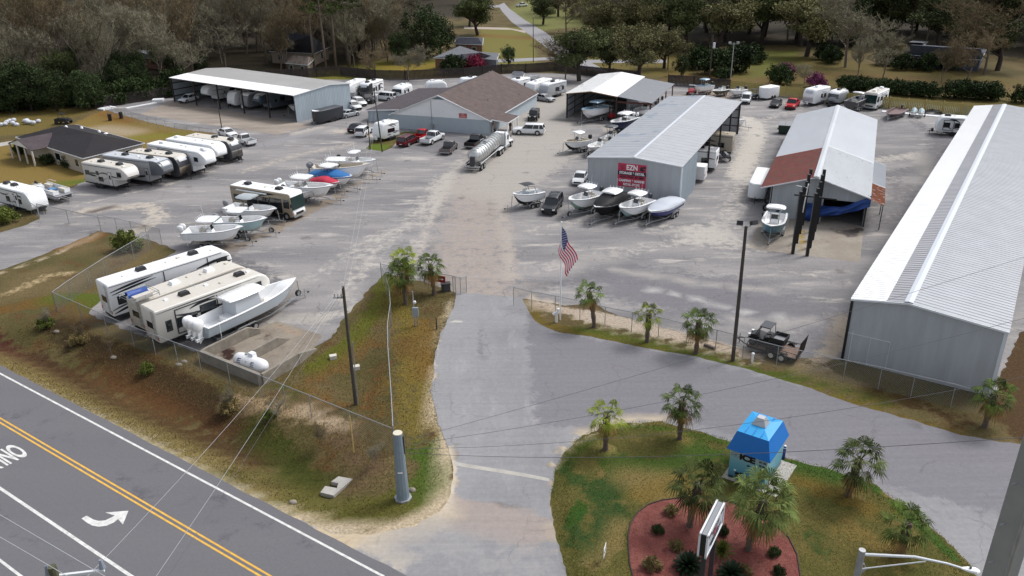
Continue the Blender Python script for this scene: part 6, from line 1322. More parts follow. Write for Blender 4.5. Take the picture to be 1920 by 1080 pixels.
# jet skis on double trailers
def jets(label, px, ahead, cov, tl):
    c = at(*px, .6); f = at(*ahead, .6)-c; yaw = math.atan2(f.y, f.x)
    t = thing('ski_trailer', tl, 'trailer', (c.x, c.y, 0), yaw); mb = MB()
    for s in (.9, .3, -.3, -.9): mb.tube([(-1.4, s, .45), (1.2, s, .45)], .04, 4)
    mb.tube([(1.2, .9, .45), (2.4, 0, .45), (1.2, -.9, .45)], .045, 4); mb.tube([(-1.3, -1.1, .42), (-1.3, 1.1, .42)], .04, 4); mb.out('frame', M_galv, t)
    for s in (1, -1): w = MB().wheel((-.5, s*1.3, .28), .28, .18).out('wheel', M_rub, t); MB().disc((-.5, s*1.3, .28), .16, .2).out('rim', M_rim, w)
    for i, s in enumerate((1, -1)):
        q = Matrix.Rotation(yaw, 3, 'Z') @ Vector((0, s*.62, 0)); j = thing('jet_ski', label[i], 'jet ski', (c.x+q.x, c.y+q.y, .5), yaw)
        MB().loft([[(-1.4, .45, .2), (-1.4, .5, .45), (-1.4, -.5, .45), (-1.4, -.45, .2)], [(.3, .45, .05), (.3, .55, .5), (.3, -.55, .5), (.3, -.45, .05)], [(1.1, .2, .2), (1.1, .35, .62), (1.1, -.35, .62), (1.1, -.2, .2)], [(1.5, .02, .5), (1.5, .05, .6), (1.5, -.05, .6), (1.5, -.02, .5)]]).out('hull', M_gel if cov else M_dkgrey, j, smooth=True, ang=40)
        if cov:
            MB().loft([[(x, w*math.cos(a_), .45+h*math.sin(a_)) for a_ in [k*math.pi/8 for k in range(9)]] for x, w, h in ((-1.3, .5, .3), (-.5, .5, .5), (.3, .52, .85), (.9, .4, .5), (1.4, .1, .2))], closed=False, caps=False).out('cover', mat('ski_cover', A(196, 212, 218), .6), j, smooth=True, fix=False)
        else:
            MB().loft([[(-1.2, .22, .45), (-1.2, .2, .75), (-1.2, -.2, .75), (-1.2, -.22, .45)], [(.3, .2, .5), (.3, .14, .85), (.3, -.14, .85), (.3, -.2, .5)]]).out('seat', M_greyp, j); MB().loft([[(.3, .25, .5), (.35, .2, .98), (.35, -.2, .98), (.3, -.25, .5)], [(1.2, .15, .55), (1.0, .1, .8), (1.0, -.1, .8), (1.2, -.15, .55)]]).out('cowl', P_black if i else P_silver, j); MB().tube([(.4, -.35, 1.0), (.4, .35, 1.0)], .03, 5).out('handlebar', M_black, j)
jets(('grey jet ski on the double trailer by the storage building', 'silver nosed jet ski on the double trailer by the storage building'), (1352, 294), (1342, 286), False, 'double trailer carrying two grey jet skis')
jets(('left jet ski under a pale cover in the far right yard', 'right jet ski under a pale cover in the far right yard'), (1720, 213), (1716, 222), True, 'double trailer carrying two pale covered jet skis')
# dark buggies and machines at the far fence
def buggy(label, px, ahead, m, cat='buggy'):
    c = at(*px, .8); f = at(*ahead, .8)-c; o = thing('side_by_side', label, cat, (c.x, c.y, 0), math.atan2(f.y, f.x))
    MB().loft([[(-1.4, -.7, .5), (-1.4, .7, .5), (-1.4, .7, 1.0), (-1.4, -.7, 1.0)], [(.5, -.7, .45), (.5, .7, .45), (.5, .7, 1.05), (.5, -.7, 1.05)], [(1.5, -.5, .6), (1.5, .5, .6), (1.4, .45, .95), (1.4, -.45, .95)]]).out('body', m, o)
    mb = MB()
    for s in (1, -1): mb.tube([(-.5, s*.66, 1.0), (-.4, s*.6, 1.95), (.4, s*.6, 1.95), (.8, s*.62, 1.0)], .04, 4)
    mb.out('roll_cage', M_black, o); MB().box((0, 0, 1.98), (1.0, 1.3, .06)).out('roof', M_greyp if m is not M_black else M_black, o)
    for x in (-1, 1.05):
        for s in (1, -1): MB().wheel((x, s*.75, .36), .36, .26).out('wheel', M_rub, o, smooth=True)
buggy('red and black buggy at the dark fence corner', (1297, 170), (1291, 176), P_red); buggy('dark buggy between the delivery van and the white box trailer', (1414, 178), (1406, 182), M_black)
# forklift in the boat shed
p = at(1148, 214, 1.); o = thing('forklift', 'red and black forklift inside the boat shed', 'forklift', (p.x, p.y, 0), R(-110))
MB().b2(-1, .7, -.6, .6, .4, 1.1).out('body', P_red, o); mb = MB(); [mb.tube([(x, y, 1.1), (x*.8, y, 2.2)], .05, 4) for x in (-.7, .6) for y in (-.5, .5)]; mb.b2(-.7, .6, -.55, .55, 2.2, 2.28); mb.out('cage', M_black, o); mb = MB(); [mb.b2(.85, .95, y-.05, y+.05, .1, 3) for y in (-.35, .35)]; mb.b2(.9, 2, -.4, -.3, .1, .16); mb.b2(.9, 2, .3, .4, .1, .16); mb.out('mast', M_black, o)
for x in (-.7, .5):
    for s in (1, -1): MB().wheel((x, s*.6, .35), .35, .25).out('wheel', M_rub, o)
# skip, tyres, posts
p = at(1471, 250, 0); o = thing('rubbish_skip', 'dark green rubbish skip with two lids in the open yard', 'skip', (p.x, p.y, 0), R(-20))
MB().loft([[(-1.0, -.9, .15), (1.0, -.9, .15), (1.0, .8, .15), (-1.0, .8, .15)], [(-1.15, -1.0, 1.5), (1.15, -1.0, 1.5), (1.15, .9, 1.9), (-1.15, .9, 1.9)]]).out('body', mat('skip_green', A(34, 62, 52), .6), o)
for s in (1, -1): MB().box((s*.57, -.05, 1.75), (1.1, 1.95, .06), rx=R(11)).out('lid', M_greyp, o)
for x in (-1.2, 1.2): MB().b2(x-.08, x+.08, -.5, .5, .7, .9).out('lift_pocket', mat('skip_green', A(34, 62, 52), .6), o)
for i, (px, py, r_, lb) in enumerate(((1440, 384, .55, 'tractor tyre leaning on the old workshop wall, highest of three'), (1437, 397, .55, 'middle tyre in the pile beside the teal striped boat'), (1434, 408, .4, 'small tyre lowest in the pile beside the teal striped boat'))):
    p = at(px, py, 0); w = MB(); rings = [[(q*math.cos(2*math.pi*k/20), yy, q*math.sin(2*math.pi*k/20)) for k in range(20)] for q, yy in ((r_*.6, -.12), (r_, -.13), (r_, .13), (r_*.6, .12), (r_*.6, -.12))]
    w.loft(rings, caps=False); w.xf(Matrix.Translation((p.x, p.y, r_*.94)) @ Matrix.Rotation(R(-30), 4, 'Z') @ Matrix.Rotation(R(12), 4, 'X')); tag(w.out('tyre', M_rub, smooth=True), lb, 'tyre')
def vline(base, top_y): P = at(*base); return P, hgt(P, top_y)
rack = thing('steel_post_rack', 'two rows of tall black steel posts joined by a crossbeam before the old workshop', 'post rack', tuple(at(1500, 470))); ro = Vector(rack.location)
for k, (b_, ty) in enumerate([((1486, 476), 359), ((1493, 456), 350), ((1499, 438), 340), ((1504, 422), 327), ((1508, 409), 317), ((1513, 480), 362), ((1518, 465), 353), ((1523, 450), 341), ((1527, 434), 328), ((1531, 420), 318)]):
    P, h = vline(b_, ty); P = P-ro; MB().b2(P.x-.15, P.x+.15, P.y-.15, P.y+.15, 0, h).out('steel_post', M_black, rack)
P = at(1489, 365, 6.0)-ro; Q = at(1569, 374, 6.0)-ro; MB().tube([(P.x, P.y, 6), (Q.x, Q.y, 6)], .12, 4).out('crossbeam', M_black, rack)
P = at(1516, 345, 7)-ro; Q = at(1505, 398, 3)-ro; MB().tube([(P.x, P.y, 7), (Q.x, Q.y, 3)], .07, 4).out('brace_bar', M_white, rack)
P = at(1494, 348, 7)-ro; Q = at(1513, 352, 6.5)-ro; MB().tube([(P.x, P.y, 7), (Q.x, Q.y, 6.5)], .06, 4).out('brace_bar', M_white, rack)
# lumber on the ground, tarp heaps
def heap(name, label, cat, px, sx, sy, h, m, seed=1):
    p = at(*px); mb = MB(); rn = random.Random(seed); rings = []
    for i in range(5):
        u = i/4; rings.append([(p.x+sx*(1-u**1.5*.95)*math.cos(a_)*(1+.2*math.sin(a_*3+seed)), p.y+sy*(1-u**1.5*.95)*math.sin(a_)*(1+.15*math.cos(a_*4+seed)), h*u*(.8+.2*math.sin(a_*2+i))) for a_ in [k*math.pi/7 for k in range(14)]])
    mb.loft(rings); tag(mb.out(name, m, smooth=True, ang=40), label, cat)
heap('tarp_heap', 'heap under a black tarp beside the pale covered jet skis', 'tarp', (1748, 212), 2.4, 1.2, .8, M_black, 2); heap('tarp_heap', 'rounded heap under a blue tarp behind the striped camper', 'tarp', (1806, 213), 1.8, 1.4, 1.6, mat('blue_tarp2', A(60, 118, 176), .6), 3)
def beam(label, a_, b_, w=.5, h=.25, m=None, nm='metal_sheet'):
    A_, B_ = at(*a_, h), at(*b_, h); mb = MB(); d = B_-A_; mb.box(((A_.x+B_.x)/2, (A_.y+B_.y)/2, h/2), (d.length, w, h), rz=math.atan2(d.y, d.x)); tag(mb.out(nm, m or M_white), label, 'metal sheet')
beam('long white metal sheet lying by the yellow fence', (1654, 208), (1768, 218), 1.2, .15); beam('white metal sheet lying by the dark fence, upper left', (236, 202), (292, 192), .8, .15); beam('pale sheet stack on blocks by the dark fence', (188, 204), (212, 199), 2.0, .3); beam('white boards near the end of the dark fence', (286, 186), (306, 185), 1.8, .4)
beam('dark beam lying on the sand by the palm fence', (1321, 644), (1340, 651), .25, .2, M_wood)
for i, (px, lb) in enumerate((((1552, 199), 'dark empty trailer frame left of the silver camper'), ((1596, 205), 'white empty trailer frame before the dark work boat'))):
    p = at(*px); o = thing('flat_trailer', lb, 'trailer', (p.x, p.y, 0), R(-10+i*20)); mb = MB(); [mb.tube([(-2, s, .5), (2, s, .5)], .06, 4) for s in (-.9, .9)]; [mb.tube([(x, -.9, .5), (x, .9, .5)], .05, 4) for x in (-1.8, -.6, .6, 1.8)]; [mb.tube([(-2, s, .9), (2, s, .9)], .04, 4) for s in (-.9, .9)]; mb.out('frame', M_white if i else M_dkgrey, o)
    for s in (1, -1): MB().wheel((0, s*1.1, .33), .33, .2).out('wheel', M_rub, o)
# white sacks and machinery by the wood
p = at(46, 232); sk = []
for k in range(16):
    x, y = p.x+rnd.uniform(-4, 4), p.y+rnd.uniform(-2, 2); m = MB().dome((x, y, .2+rnd.uniform(0, .5)), .5, .45, .4, 8, 5, True); tag(m.out('white_sack', mat('sack_white', A(214, 218, 226), .7), smooth=True), 'bulging white sack in the pile at the wood edge', 'sack', 'sacks piled at the edge of the wood')
buggy('dark mower parked under the trees at the wood edge', (118, 224), (128, 224), M_black, 'mower');
def bin_(px, lb):
    p = at(*px); o = thing('wheelie_bin', lb, 'bin', (p.x, p.y, 0), .4); MB().box((0, 0, .6), (.6, .65, 1.1), taper=1.12).out('body', M_black, o); MB().box((0, 0, 1.2), (.72, .78, .1)).out('lid', M_black, o); [MB().wheel((-.3, s*.28, .1), .1, .08).out('wheel', M_rub, o) for s in (1, -1)]
bin_((207, 226), 'black wheelie bin standing on the lawn near the fence'); bin_((228, 222), 'black wheelie bin tipped farther along the same lawn')
# ================= concrete bays and gas tank =================
dk = thing('concrete_bays', 'concrete loading bays with low walls beside the large white boat', 'concrete bays', tuple(at(470, 680))); do = Vector(dk.location); M_cw = mat('stained_concrete', A(150, 142, 130), .9, var=.35, vscale=1.2, bump=.3, bscale=6)
def wallpx(name, pts, w=.22, base=0.):
    mb = MB()
    for (a_, b_) in zip(pts, pts[1:]):
        za, zb = a_[2], b_[2]; P, Q = at(a_[0], a_[1], za)-do, at(b_[0], b_[1], zb)-do; d = (Q-P); nn = Vector((-d.y, d.x, 0)).normalized()*w/2
        v = [P-nn, Q-nn, Q+nn, P+nn]; mb.add([(q.x, q.y, base) for q in v]+[(v[0].x, v[0].y, za), (v[1].x, v[1].y, zb), (v[2].x, v[2].y, zb), (v[3].x, v[3].y, za)], [(3, 2, 1, 0), (4, 5, 6, 7), (0, 1, 5, 4), (1, 2, 6, 5), (2, 3, 7, 6), (3, 0, 4, 7)])
    mb.out(name, M_cw, dk)
wallpx('front_wall', [(376, 657, 1.0), (488, 702, 1.0)], .3, -.8); wallpx('right_wall', [(490, 701, 1.0), (557, 663, 1.0), (592, 653, .1)], .3, -.8); wallpx('left_wall', [(378, 656, 1.0), (463, 614, 1.0), (486, 616, .5)], .28); wallpx('middle_wall', [(452, 667, .9), (518, 633, .9), (539, 635, .15)], .28)
sheet('bay_floor', ground_mat('bay_floor', A(158, 148, 134), A(142, 132, 120), A(124, 110, 98), scale=.4, fine=4, fine_amt=.15), [(380, 668), (485, 614), (520, 602), (606, 629), (590, 652), (494, 712)], .014, .8, [('line', [(412, 655), (430, 665), (425, 672)], 1.4, A(60, 42, 38), .9), ('line', [(480, 640), (500, 630)], .8, A(90, 80, 74), .7), ('line', [(520, 610), (560, 625)], 1.2, A(170, 146, 124), .6)])
P, Q = at(447, 672, .9), at(494, 688, .9); d = (Q-P); Lg = d.length; c = (P+Q)/2
o = thing('gas_tank', 'white horizontal gas tank lying beside the concrete bays', 'gas tank', (c.x, c.y, 0), math.atan2(d.y, d.x)); r_ = .62; n = 20; hl = Lg/2
MB().loft([[(x, r*math.cos(2*math.pi*k/n), .9+r*math.sin(2*math.pi*k/n)) for k in range(n)] for x, r in ((-hl-.35, .1), (-hl-.25, .38), (-hl, .56), (-hl+.3, r_), (hl-.3, r_), (hl, .56), (hl+.25, .38), (hl+.35, .1))]).out('tank', mat('tank_white', A(238, 238, 240, .85), .35), o, smooth=True, ang=60)
for x in (-hl*.6, hl*.6): MB().box((x, 0, .18), (.15, .9, .36)).out('saddle', M_galv, o)
MB().box((.1, .2, 1.6), (.55, .45, .4), taper=.9).out('valve_cover', M_white, o); MB().box((-.45, .1, 1.55), (.25, .2, .15)).out('gauge', M_galv, o)
for x in (-hl*.55, hl*.5):
    mb = MB(); zz = .9+r_*math.sin(R(35)); ca, sa = math.cos(R(35)), math.sin(R(35))
    for (q0, q1, t0, t1) in ((-.2, .2, 20, 26), (-.2, .02, 30, 35), (-.16, .2, 38, 44)): mb.add([(x+q0, -(r_+.01)*math.cos(R(t0)), .9+(r_+.01)*math.sin(R(t0))), (x+q1, -(r_+.01)*math.cos(R(t0+3)), .9+(r_+.01)*math.sin(R(t0+3))), (x+q1, -(r_+.01)*math.cos(R(t1+3)), .9+(r_+.01)*math.sin(R(t1+3))), (x+q0, -(r_+.01)*math.cos(R(t1)), .9+(r_+.01)*math.sin(R(t1)))], [(0, 1, 2, 3)])
    mb.add([(x-.22, -(r_+.01)*math.cos(R(8)), .9+r_*math.sin(R(8))), (x+.22, -(r_+.01)*math.cos(R(8)), .9+r_*math.sin(R(8))), (x+.22, -(r_+.01)*math.cos(R(14)), .9+r_*math.sin(R(14))), (x-.22, -(r_+.01)*math.cos(R(14)), .9+r_*math.sin(R(14)))], [(0, 1, 2, 3)]); mb.out('logo', M_decal['blue'], o, fix=False)
mb = MB(); mb.add([(-.06, -(r_+.01)*math.cos(R(28)), .9+r_*math.sin(R(28))), (.06, -(r_+.01)*math.cos(R(28)), .9+r_*math.sin(R(28))), (0, -(r_+.01)*math.cos(R(40)), .9+r_*math.sin(R(40)))], [(0, 1, 2)]); mb.out('flame_mark', M_red, o, fix=False)
# ================= roof rack with blue bundle on the middle camper =================
P = at(262, 556, 3.9); yw2 = math.atan2((at(446, 491, 3.8)-at(249, 562, 3.8)).y, (at(446, 491, 3.8)-at(249, 562, 3.8)).x); q = P
o = thing('roof_rack', 'steel rail rack with a white box on the rear roof of the middle camper', 'rack', (q.x, q.y, 3.85), yw2); mb = MB()
for z in (.25, .5): mb.tube([(-1.3, -1.1, z), (1.3, -1.1, z), (1.3, 1.1, z), (-1.3, 1.1, z), (-1.3, -1.1, z)], .03, 4)
for x in (-1.3, 0, 1.3):
    for y in (-1.1, 1.1): mb.tube([(x, y, 0), (x, y, .5)], .03, 4)
mb.out('rails', M_galv, o); MB().box((0, -.5, .22), (1.6, .8, .3)).out('storage_box', M_cream, o)
o = MB(); rn = random.Random(4); pts = [[(x*(1+.1*rn.random()), .45+.35*math.cos(a_)*(1+.15*rn.random()), .1+.45*max(0, math.sin(a_))*(1+.3*rn.random())) for a_ in [k*math.pi/6 for k in range(7)]] for x in (-.9, -.5, 0, .5, .9)]
o.loft(pts, closed=False); o = o.out('blue_bundle', mat('blue_tarp', A(42, 84, 164), .5), smooth=True); o.location = (q.x, q.y, 3.9); o.rotation_euler = (0, 0, yw2); tag(o, 'crumpled blue tarp bundle on the roof rack', 'tarp')
# ================= ice kiosk =================
b0 = at(1373, 892); ez = 2.45
c0, c1, c2 = at(1366, 842, ez), at(1448, 870.5, ez), at(1476, 815, ez); c3 = c0+c2-c1; ctr = (c0+c2)/2; ex = (c1-c0).normalized(); ey = Vector((-ex.y, ex.x, 0)); Wk, Dk = (c1-c0).length, (c2-c1).length
o = thing('ice_kiosk', 'little ice vending kiosk with a bright blue roof on the grass island', 'kiosk', (ctr.x, ctr.y, .12), math.atan2(ex.y, ex.x)); w, dd = Wk/2-.22, Dk/2-.22; ez -= .12; rz_ = 3.75
M_blu = mat('kiosk_blue', A(6, 122, 212), .5, var=.05)
mb = MB(); W2_, D2_ = Wk/2, Dk/2; tw, td = W2_*.72, D2_*.74; mb.loft([[(-W2_, -D2_, ez), (W2_, -D2_, ez), (W2_, D2_, ez), (-W2_, D2_, ez)], [(-tw, -td, rz_-.15), (tw, -td, rz_-.15), (tw, td, rz_-.15), (-tw, td, rz_-.15)]], caps=False)
mb.add([(-W2_, -D2_, ez), (W2_, -D2_, ez), (W2_, D2_, ez), (-W2_, D2_, ez)], [(0, 1, 2, 3)]); mb.out('roof_skirt', M_blu, o)
mb = MB(); mb.add([(-tw, -td, rz_-.15), (tw, -td, rz_-.15), (tw, td, rz_-.15), (-tw, td, rz_-.15), (-tw*.1, 0, rz_+.12), (tw*.1, 0, rz_+.12)], [(0, 1, 5, 4), (1, 2, 5), (2, 3, 4, 5), (3, 0, 4)]); mb.out('roof_top', mat('kiosk_blue_lit_top', A(14, 164, 232), .45, var=.05), o, fix=True)  # roof top coloured lighter than the skirt: light from above put into the blue
mb = MB(); [mb.box((s*tw*.5, 0, rz_-.02), (.04, td*1.9, .03)) for s in (-1, 0, 1)]; mb.out('roof_seam', M_blu, o)
MB().box((0, 0, rz_+.3), (.95, .85, .5), taper=.5).out('roof_vent_hood', mat('vent_hood', A(200, 202, 206), .4, .4), o)
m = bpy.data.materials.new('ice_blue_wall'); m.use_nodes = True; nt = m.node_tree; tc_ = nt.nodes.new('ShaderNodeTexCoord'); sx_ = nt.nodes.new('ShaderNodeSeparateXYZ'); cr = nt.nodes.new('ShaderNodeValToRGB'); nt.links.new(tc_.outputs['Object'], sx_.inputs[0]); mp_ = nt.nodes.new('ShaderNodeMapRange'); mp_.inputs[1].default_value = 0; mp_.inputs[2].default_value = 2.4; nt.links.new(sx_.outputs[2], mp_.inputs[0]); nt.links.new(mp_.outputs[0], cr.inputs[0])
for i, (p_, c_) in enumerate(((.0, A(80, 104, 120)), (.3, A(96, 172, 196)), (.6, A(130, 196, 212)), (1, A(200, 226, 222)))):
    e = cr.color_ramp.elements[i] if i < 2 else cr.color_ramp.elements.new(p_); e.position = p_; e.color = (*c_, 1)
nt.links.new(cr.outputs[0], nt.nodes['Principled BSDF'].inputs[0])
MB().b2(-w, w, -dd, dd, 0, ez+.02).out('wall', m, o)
mb = MB(); rn = random.Random(5); [mb.box((-w+rn.uniform(.1, .9), -dd-.012, rn.uniform(.15, .65)), (rn.uniform(.12, .3), .02, rn.uniform(.1, .25)), ry=rn.uniform(-.3, .3)) for _ in range(9)]; mb.out('ice_picture', M_decal['black'], o)
MB().box((-w+.45, -dd-.03, .75), (.16, .02, .12)).out('coin_slot', M_white, o); MB().box((.05, -dd-.03, 1.42), (.18, .02, .1)).out('plate', M_decal['black'], o)
text_part('lettering', 'ICE', .62, M_decal['black'], o, face_m((-.08, -dd-.02, 1.92), (1, 0, 0), (0, 0, 1)), 1.15, bold=.035)
for i, tx in enumerate(('$1.75', '10 lbs', '$1.00')): text_part('lettering', tx, .2, M_decal['black'], o, face_m((w-.3, -dd-.02, 2.0-i*.27), (1, 0, 0), (0, 0, 1)), 1., bold=.008)
mb = MB(); mb.tube([(-w+.35+.3*math.cos(q_), -dd-.02, 1.95+.16*math.sin(q_)) for q_ in [k*math.pi/8 for k in range(17)]], .012, 4); mb.out('oval_logo', M_decal['grey'], o); text_part('lettering', 'Ice', .16, M_decal['black'], o, face_m((-w+.35, -dd-.025, 1.95), (1, 0, 0), (0, 0, 1)))
mb = MB(); sp = MB(); sp.loft([[(-W2_-.1, -D2_-.1, z), (W2_+.75, -D2_-.1, z), (W2_+.75, D2_+.2, z), (-W2_-.1, D2_+.2, z)] for z in (-.1, .05)]); so_ = sp.out('kiosk_slab', m_conc); so_.location = o.location; so_.rotation_euler = o.rotation_euler; tag(so_, 'pale concrete slab under the blue roofed kiosk', 'slab')
p = at(1468.5, 861); o = thing('bollard', 'short blue bollard at the kiosk slab corner', 'bollard', (p.x, p.y, .15)); MB().tube([(0, 0, -.15), (0, 0, .95)], .1, 12).out('post', mat('bollard_blue', A(28, 72, 150), .4), o); MB().dome((0, 0, .95), .1, .1, .08).out('cap', M_white, o); MB().tube([(0, 0, .78), (0, 0, .84)], .105, 12).out('band', M_white, o)
# ================= marquee sign =================
zt = 5.6; A0, A1 = at(1319.5, 1004, zt), at(1352, 938.5, zt); d = (A1-A0); Ls = d.length; e = d.normalized(); c = (A0+A1)/2
o = thing('marquee_sign', 'two sided marquee sign on dark posts standing in the red mulch bed', 'sign', (c.x, c.y, 0), math.atan2(e.y, e.x)); hz = zt-hgt(A0, 0) if False else 0; zb_ = hgt(A0, 1046);
MB().b2(-Ls/2+.06, Ls/2-.06, -.17, .17, zb_+.06, zt-.05).out('cabinet', M_black, o)
fr = MB()
for s in (1, -1):
    for (x0, x1, z0, z1) in ((-Ls/2, Ls/2, zt-.1, zt), (-Ls/2, Ls/2, zb_, zb_+.1), (-Ls/2, -Ls/2+.1, zb_, zt), (Ls/2-.1, Ls/2, zb_, zt)): fr.b2(x0, x1, s*.2-.05, s*.2+.05, z0, z1)
fr.out('frame', M_trim, o); MB().b2(-Ls/2+.1, Ls/2-.1, -.12, .12, zt-.05, zt-.02).out('top_panel', M_greyp, o)
for s in (1, -1):
    MB().b2(-Ls/2+.1, Ls/2-.1, min(s*.19, s*.21), max(s*.19, s*.21), zb_+.1, zt-.1).out('face_panel', mat('sign_face', A(206, 212, 224), .5), o)
    hh = zt-zb_-.2; fm = lambda z, cx=0: face_m((cx, s*.225, z), (-s, 0, 0), (0, 0, 1))
    MB().b2(-Ls/2+.15, Ls/2-.15, min(s*.2, s*.218), max(s*.2, s*.218), zt-.15-hh*.2, zt-.2).out('header_band', M_sblk, o)
    text_part('lettering', 'EZN STORAGE', hh*.17, M_swhite, o, fm(zt-.12-hh*.11), 1.1)
    for i, tx in enumerate(('BOAT & RV', 'DETAIL', 'CAMPING MARINE', 'STORE OPEN')): text_part('lettering', tx, hh*.16, M_decal['black'] if i != 1 else M_sred, o, fm(zt-.1-hh*(.33+.18*i)), 1.2, bold=.01)
for x in (-Ls*.3, Ls*.3): MB().b2(x-.1, x+.1, -.12, .12, .1, zb_+.05).out('post', M_dkgrey, o)
p = at(1133, 1056); o = thing('yard_sign', 'tiny white yard sign staked in the island grass', 'sign', (p.x, p.y, .15), R(72)); MB().b2(-.32, .32, -.012, .012, .45, 1.15).out('panel', M_white, o); mb = MB(); mb.b2(-.2, .2, -.02, -.013, .72, .82); mb.out('print', M_decal['blue'], o); [MB().tube([(x, 0, -.1), (x, 0, .5)], .012, 4).out('stake', M_steel, o) for x in (-.2, .2)]
# ================= flag =================
fb, fh = vline((1050.5, 600), 418); o = thing('flagpole', 'slim white flagpole by the entrance fence', 'flagpole', (fb.x, fb.y, 0)); MB().tube([(0, 0, 0), (0, 0, fh)], [.07, .04], 8).out('pole', M_white, o, smooth=True); MB().dome((0, 0, fh+.05), .09, .09, .09, full=True).out('finial', M_white, o)
fl = thing('us_flag', 'drooping stars and stripes flag on the white flagpole', 'flag', (fb.x, fb.y, 0)); NX, NZ = 26, 26; hoist = 2.3; fly = 3.6; topz = fh-.35
def fp(u_, v_):   # u along fly, v down hoist
    sag = fly*u_; x = .05+sag*.34+.10*math.sin(u_*9+v_*3); z = topz-hoist*v_*.95-sag*.84+.3*v_*u_; y = .14*math.sin(u_*11+v_*2.)*u_**.4; x = x-.6*v_*u_-.3*v_+.25*u_
    return (x, y, z)
mats_f = [mat('flag_red', A(214, 44, 66, .9), .7), mat('flag_white', A(250, 248, 250, .9), .7), mat('flag_blue', A(60, 62, 128, .9), .7)]
stripes_ = {0: MB(), 1: MB(), 2: MB()}
for j in range(26):
    for i in range(NX):
        u0, u1, v0, v1 = i/NX, (i+1)/NX, j/26, (j+1)/26; k = 2 if (u0 < .4 and v0 < 7/13-1e-6) else (j//2) % 2
        stripes_[k].add([fp(u0, v0), fp(u1, v0), fp(u1, v1), fp(u0, v1)], [(0, 1, 2, 3)])
st_ = MB()
for j in range(9):
    for i in range(6 if j % 2 == 0 else 5):
        u_, v_ = .4*((i+.5+(.5 if j % 2 else 0))/6), (7/13)*((j+.7)/9.4); q_ = Vector(fp(u_, v_)); q2 = Vector(fp(u_+.01, v_))-q_; q3 = Vector(fp(u_, v_+.01))-q_; nn = q2.cross(q3).normalized(); q2.normalize(); q3.normalize()
        for sg_ in (1, -1): st_.poly([q_+nn*.012*sg_+(q2*math.cos(t_)+q3*math.sin(t_))*(.055 if k_ % 2 == 0 else .024) for k_, t_ in enumerate([x_*math.pi/5 for x_ in range(10)])])
for k, nm in ((0, 'red_stripes'), (1, 'white_stripes'), (2, 'canton')): stripes_[k].out(nm, mats_f[k], fl, smooth=True, ang=80, fix=False)
st_.out('stars', mats_f[1], fl, fix=False); fl.rotation_euler = (0, 0, R(-8))
# ================= poles =================
def pole(label, base, top_y, r=.14, m=None, name='utility_pole', top_x=None, cat='pole'):
    P, h = vline(base, top_y); o = thing(name, label, cat, (P.x, P.y, 0)); T = at(top_x, top_y, h) if top_x else P; T = Vector((T.x-P.x, T.y-P.y, h))
    MB().tube([(0, 0, -.3), T*.5, T], [r, r*.88, r*.72], 10).out('shaft', m or M_creo, o, smooth=True); return o, T, Vector((P.x, P.y, 0))
def wire(label, a_, b_, sag=.5, r=.012, m=None, name='cable', n=14, px=False):
    A_, B_ = Vector(a_), Vector(b_); w_ = thing_mesh = MB(); pts = []
    for i in range(n+1): u_ = i/n; p_ = A_.lerp(B_, u_); p_.z -= sag*4*u_*(1-u_); pts.append(p_)
    w_.tube(pts, r, 4); return tag(w_.out(name, m or mat('cable_grey', (.22, .22, .23), .6), smooth=True), label, 'cable')
M_mast = mat('painted_steel_pole', A(132, 148, 160), .5, var=.1)
P, h = vline((756, 934), 812); o = thing('steel_mast', 'thick pale steel pole cut off at the top, at the grass corner', 'pole', (P.x, P.y, 0)); mast = Vector((P.x, P.y, h))
MB().tube([(0, 0, -.3), (0, 0, h)], [.44, .29], 12).out('shaft', M_mast, o); MB().tube([(0, 0, h), (0, 0, h+.04)], [.31, .3], 12).out('cap', mat('pole_cap', A(226, 220, 200), .6), o); MB().tube([(0, 0, -.1), (0, 0, .1)], .58, 8).out('base_plate', M_galv, o)
MB().box((.33, 0, h-.9), (.08, .12, 1.3)).out('cable_bracket', M_black, o)
MB().box((0, -.38, h*.45), (.3, .02, .07)).out('tag_plate', M_swhite, o)
o1, T1, B1 = pole('leaning creosote pole with insulators beside the concrete bays', (667, 758), 537, .15, top_x=643); tip = B1+T1
mb = MB(); mb.box((T1.x-.35, T1.y, T1.z-.9), (.9, .1, .1)); [mb.tube([(T1.x-.7+k*.25, T1.y, T1.z-.85), (T1.x-.7+k*.25, T1.y, T1.z-.6)], .05, 6) for k in range(3)]; mb.out('insulator_arm', M_galv, o1); MB().tube([(.2, -.1, 0), (.3+T1.x*.4, -.1, T1.z*.55)], .04, 5).out('conduit', M_galv, o1)
o2, T2, B2 = pole('tall pole with twin floodlights on the palm strip', (1374, 676), 424, .17, top_x=1399);
for s in (-1, 1):
    mb = MB(); mb.tube([(T2.x, T2.y, T2.z-.2), (T2.x+s*.4, T2.y, T2.z+.05)], .03, 4); mb.out('lamp_arm', M_galv, o2); MB().box((T2.x+s*.55, T2.y-.1, T2.z+.3), (.5, .4, .32), rz=s*.3, rx=-.5).out('floodlight', M_black, o2)
o3, T3, B3 = pole('thin pole leaning over the parked cars left of the shop', (717, 285), 166, .12, top_x=701); MB().box((T3.x, T3.y, T3.z-.7), (1.8, .1, .1)).out('crossarm', M_creo, o3)
MB().tube([(T3.x+.3, T3.y, T3.z-2.0), (T3.x+.3, T3.y, T3.z-1.2)], .22, 8).out('transformer', M_galv, o3)
o4, T4, B4 = pole('short pole stub beside the white trailer left of the shop', (694, 280), 226, .12); pole('slim pole rising behind the camper row', (418, 254), 190, .1); pole('thin lamp pole at the shop corner', (919, 254), 196, .06, M_galv, 'lamp_pole');
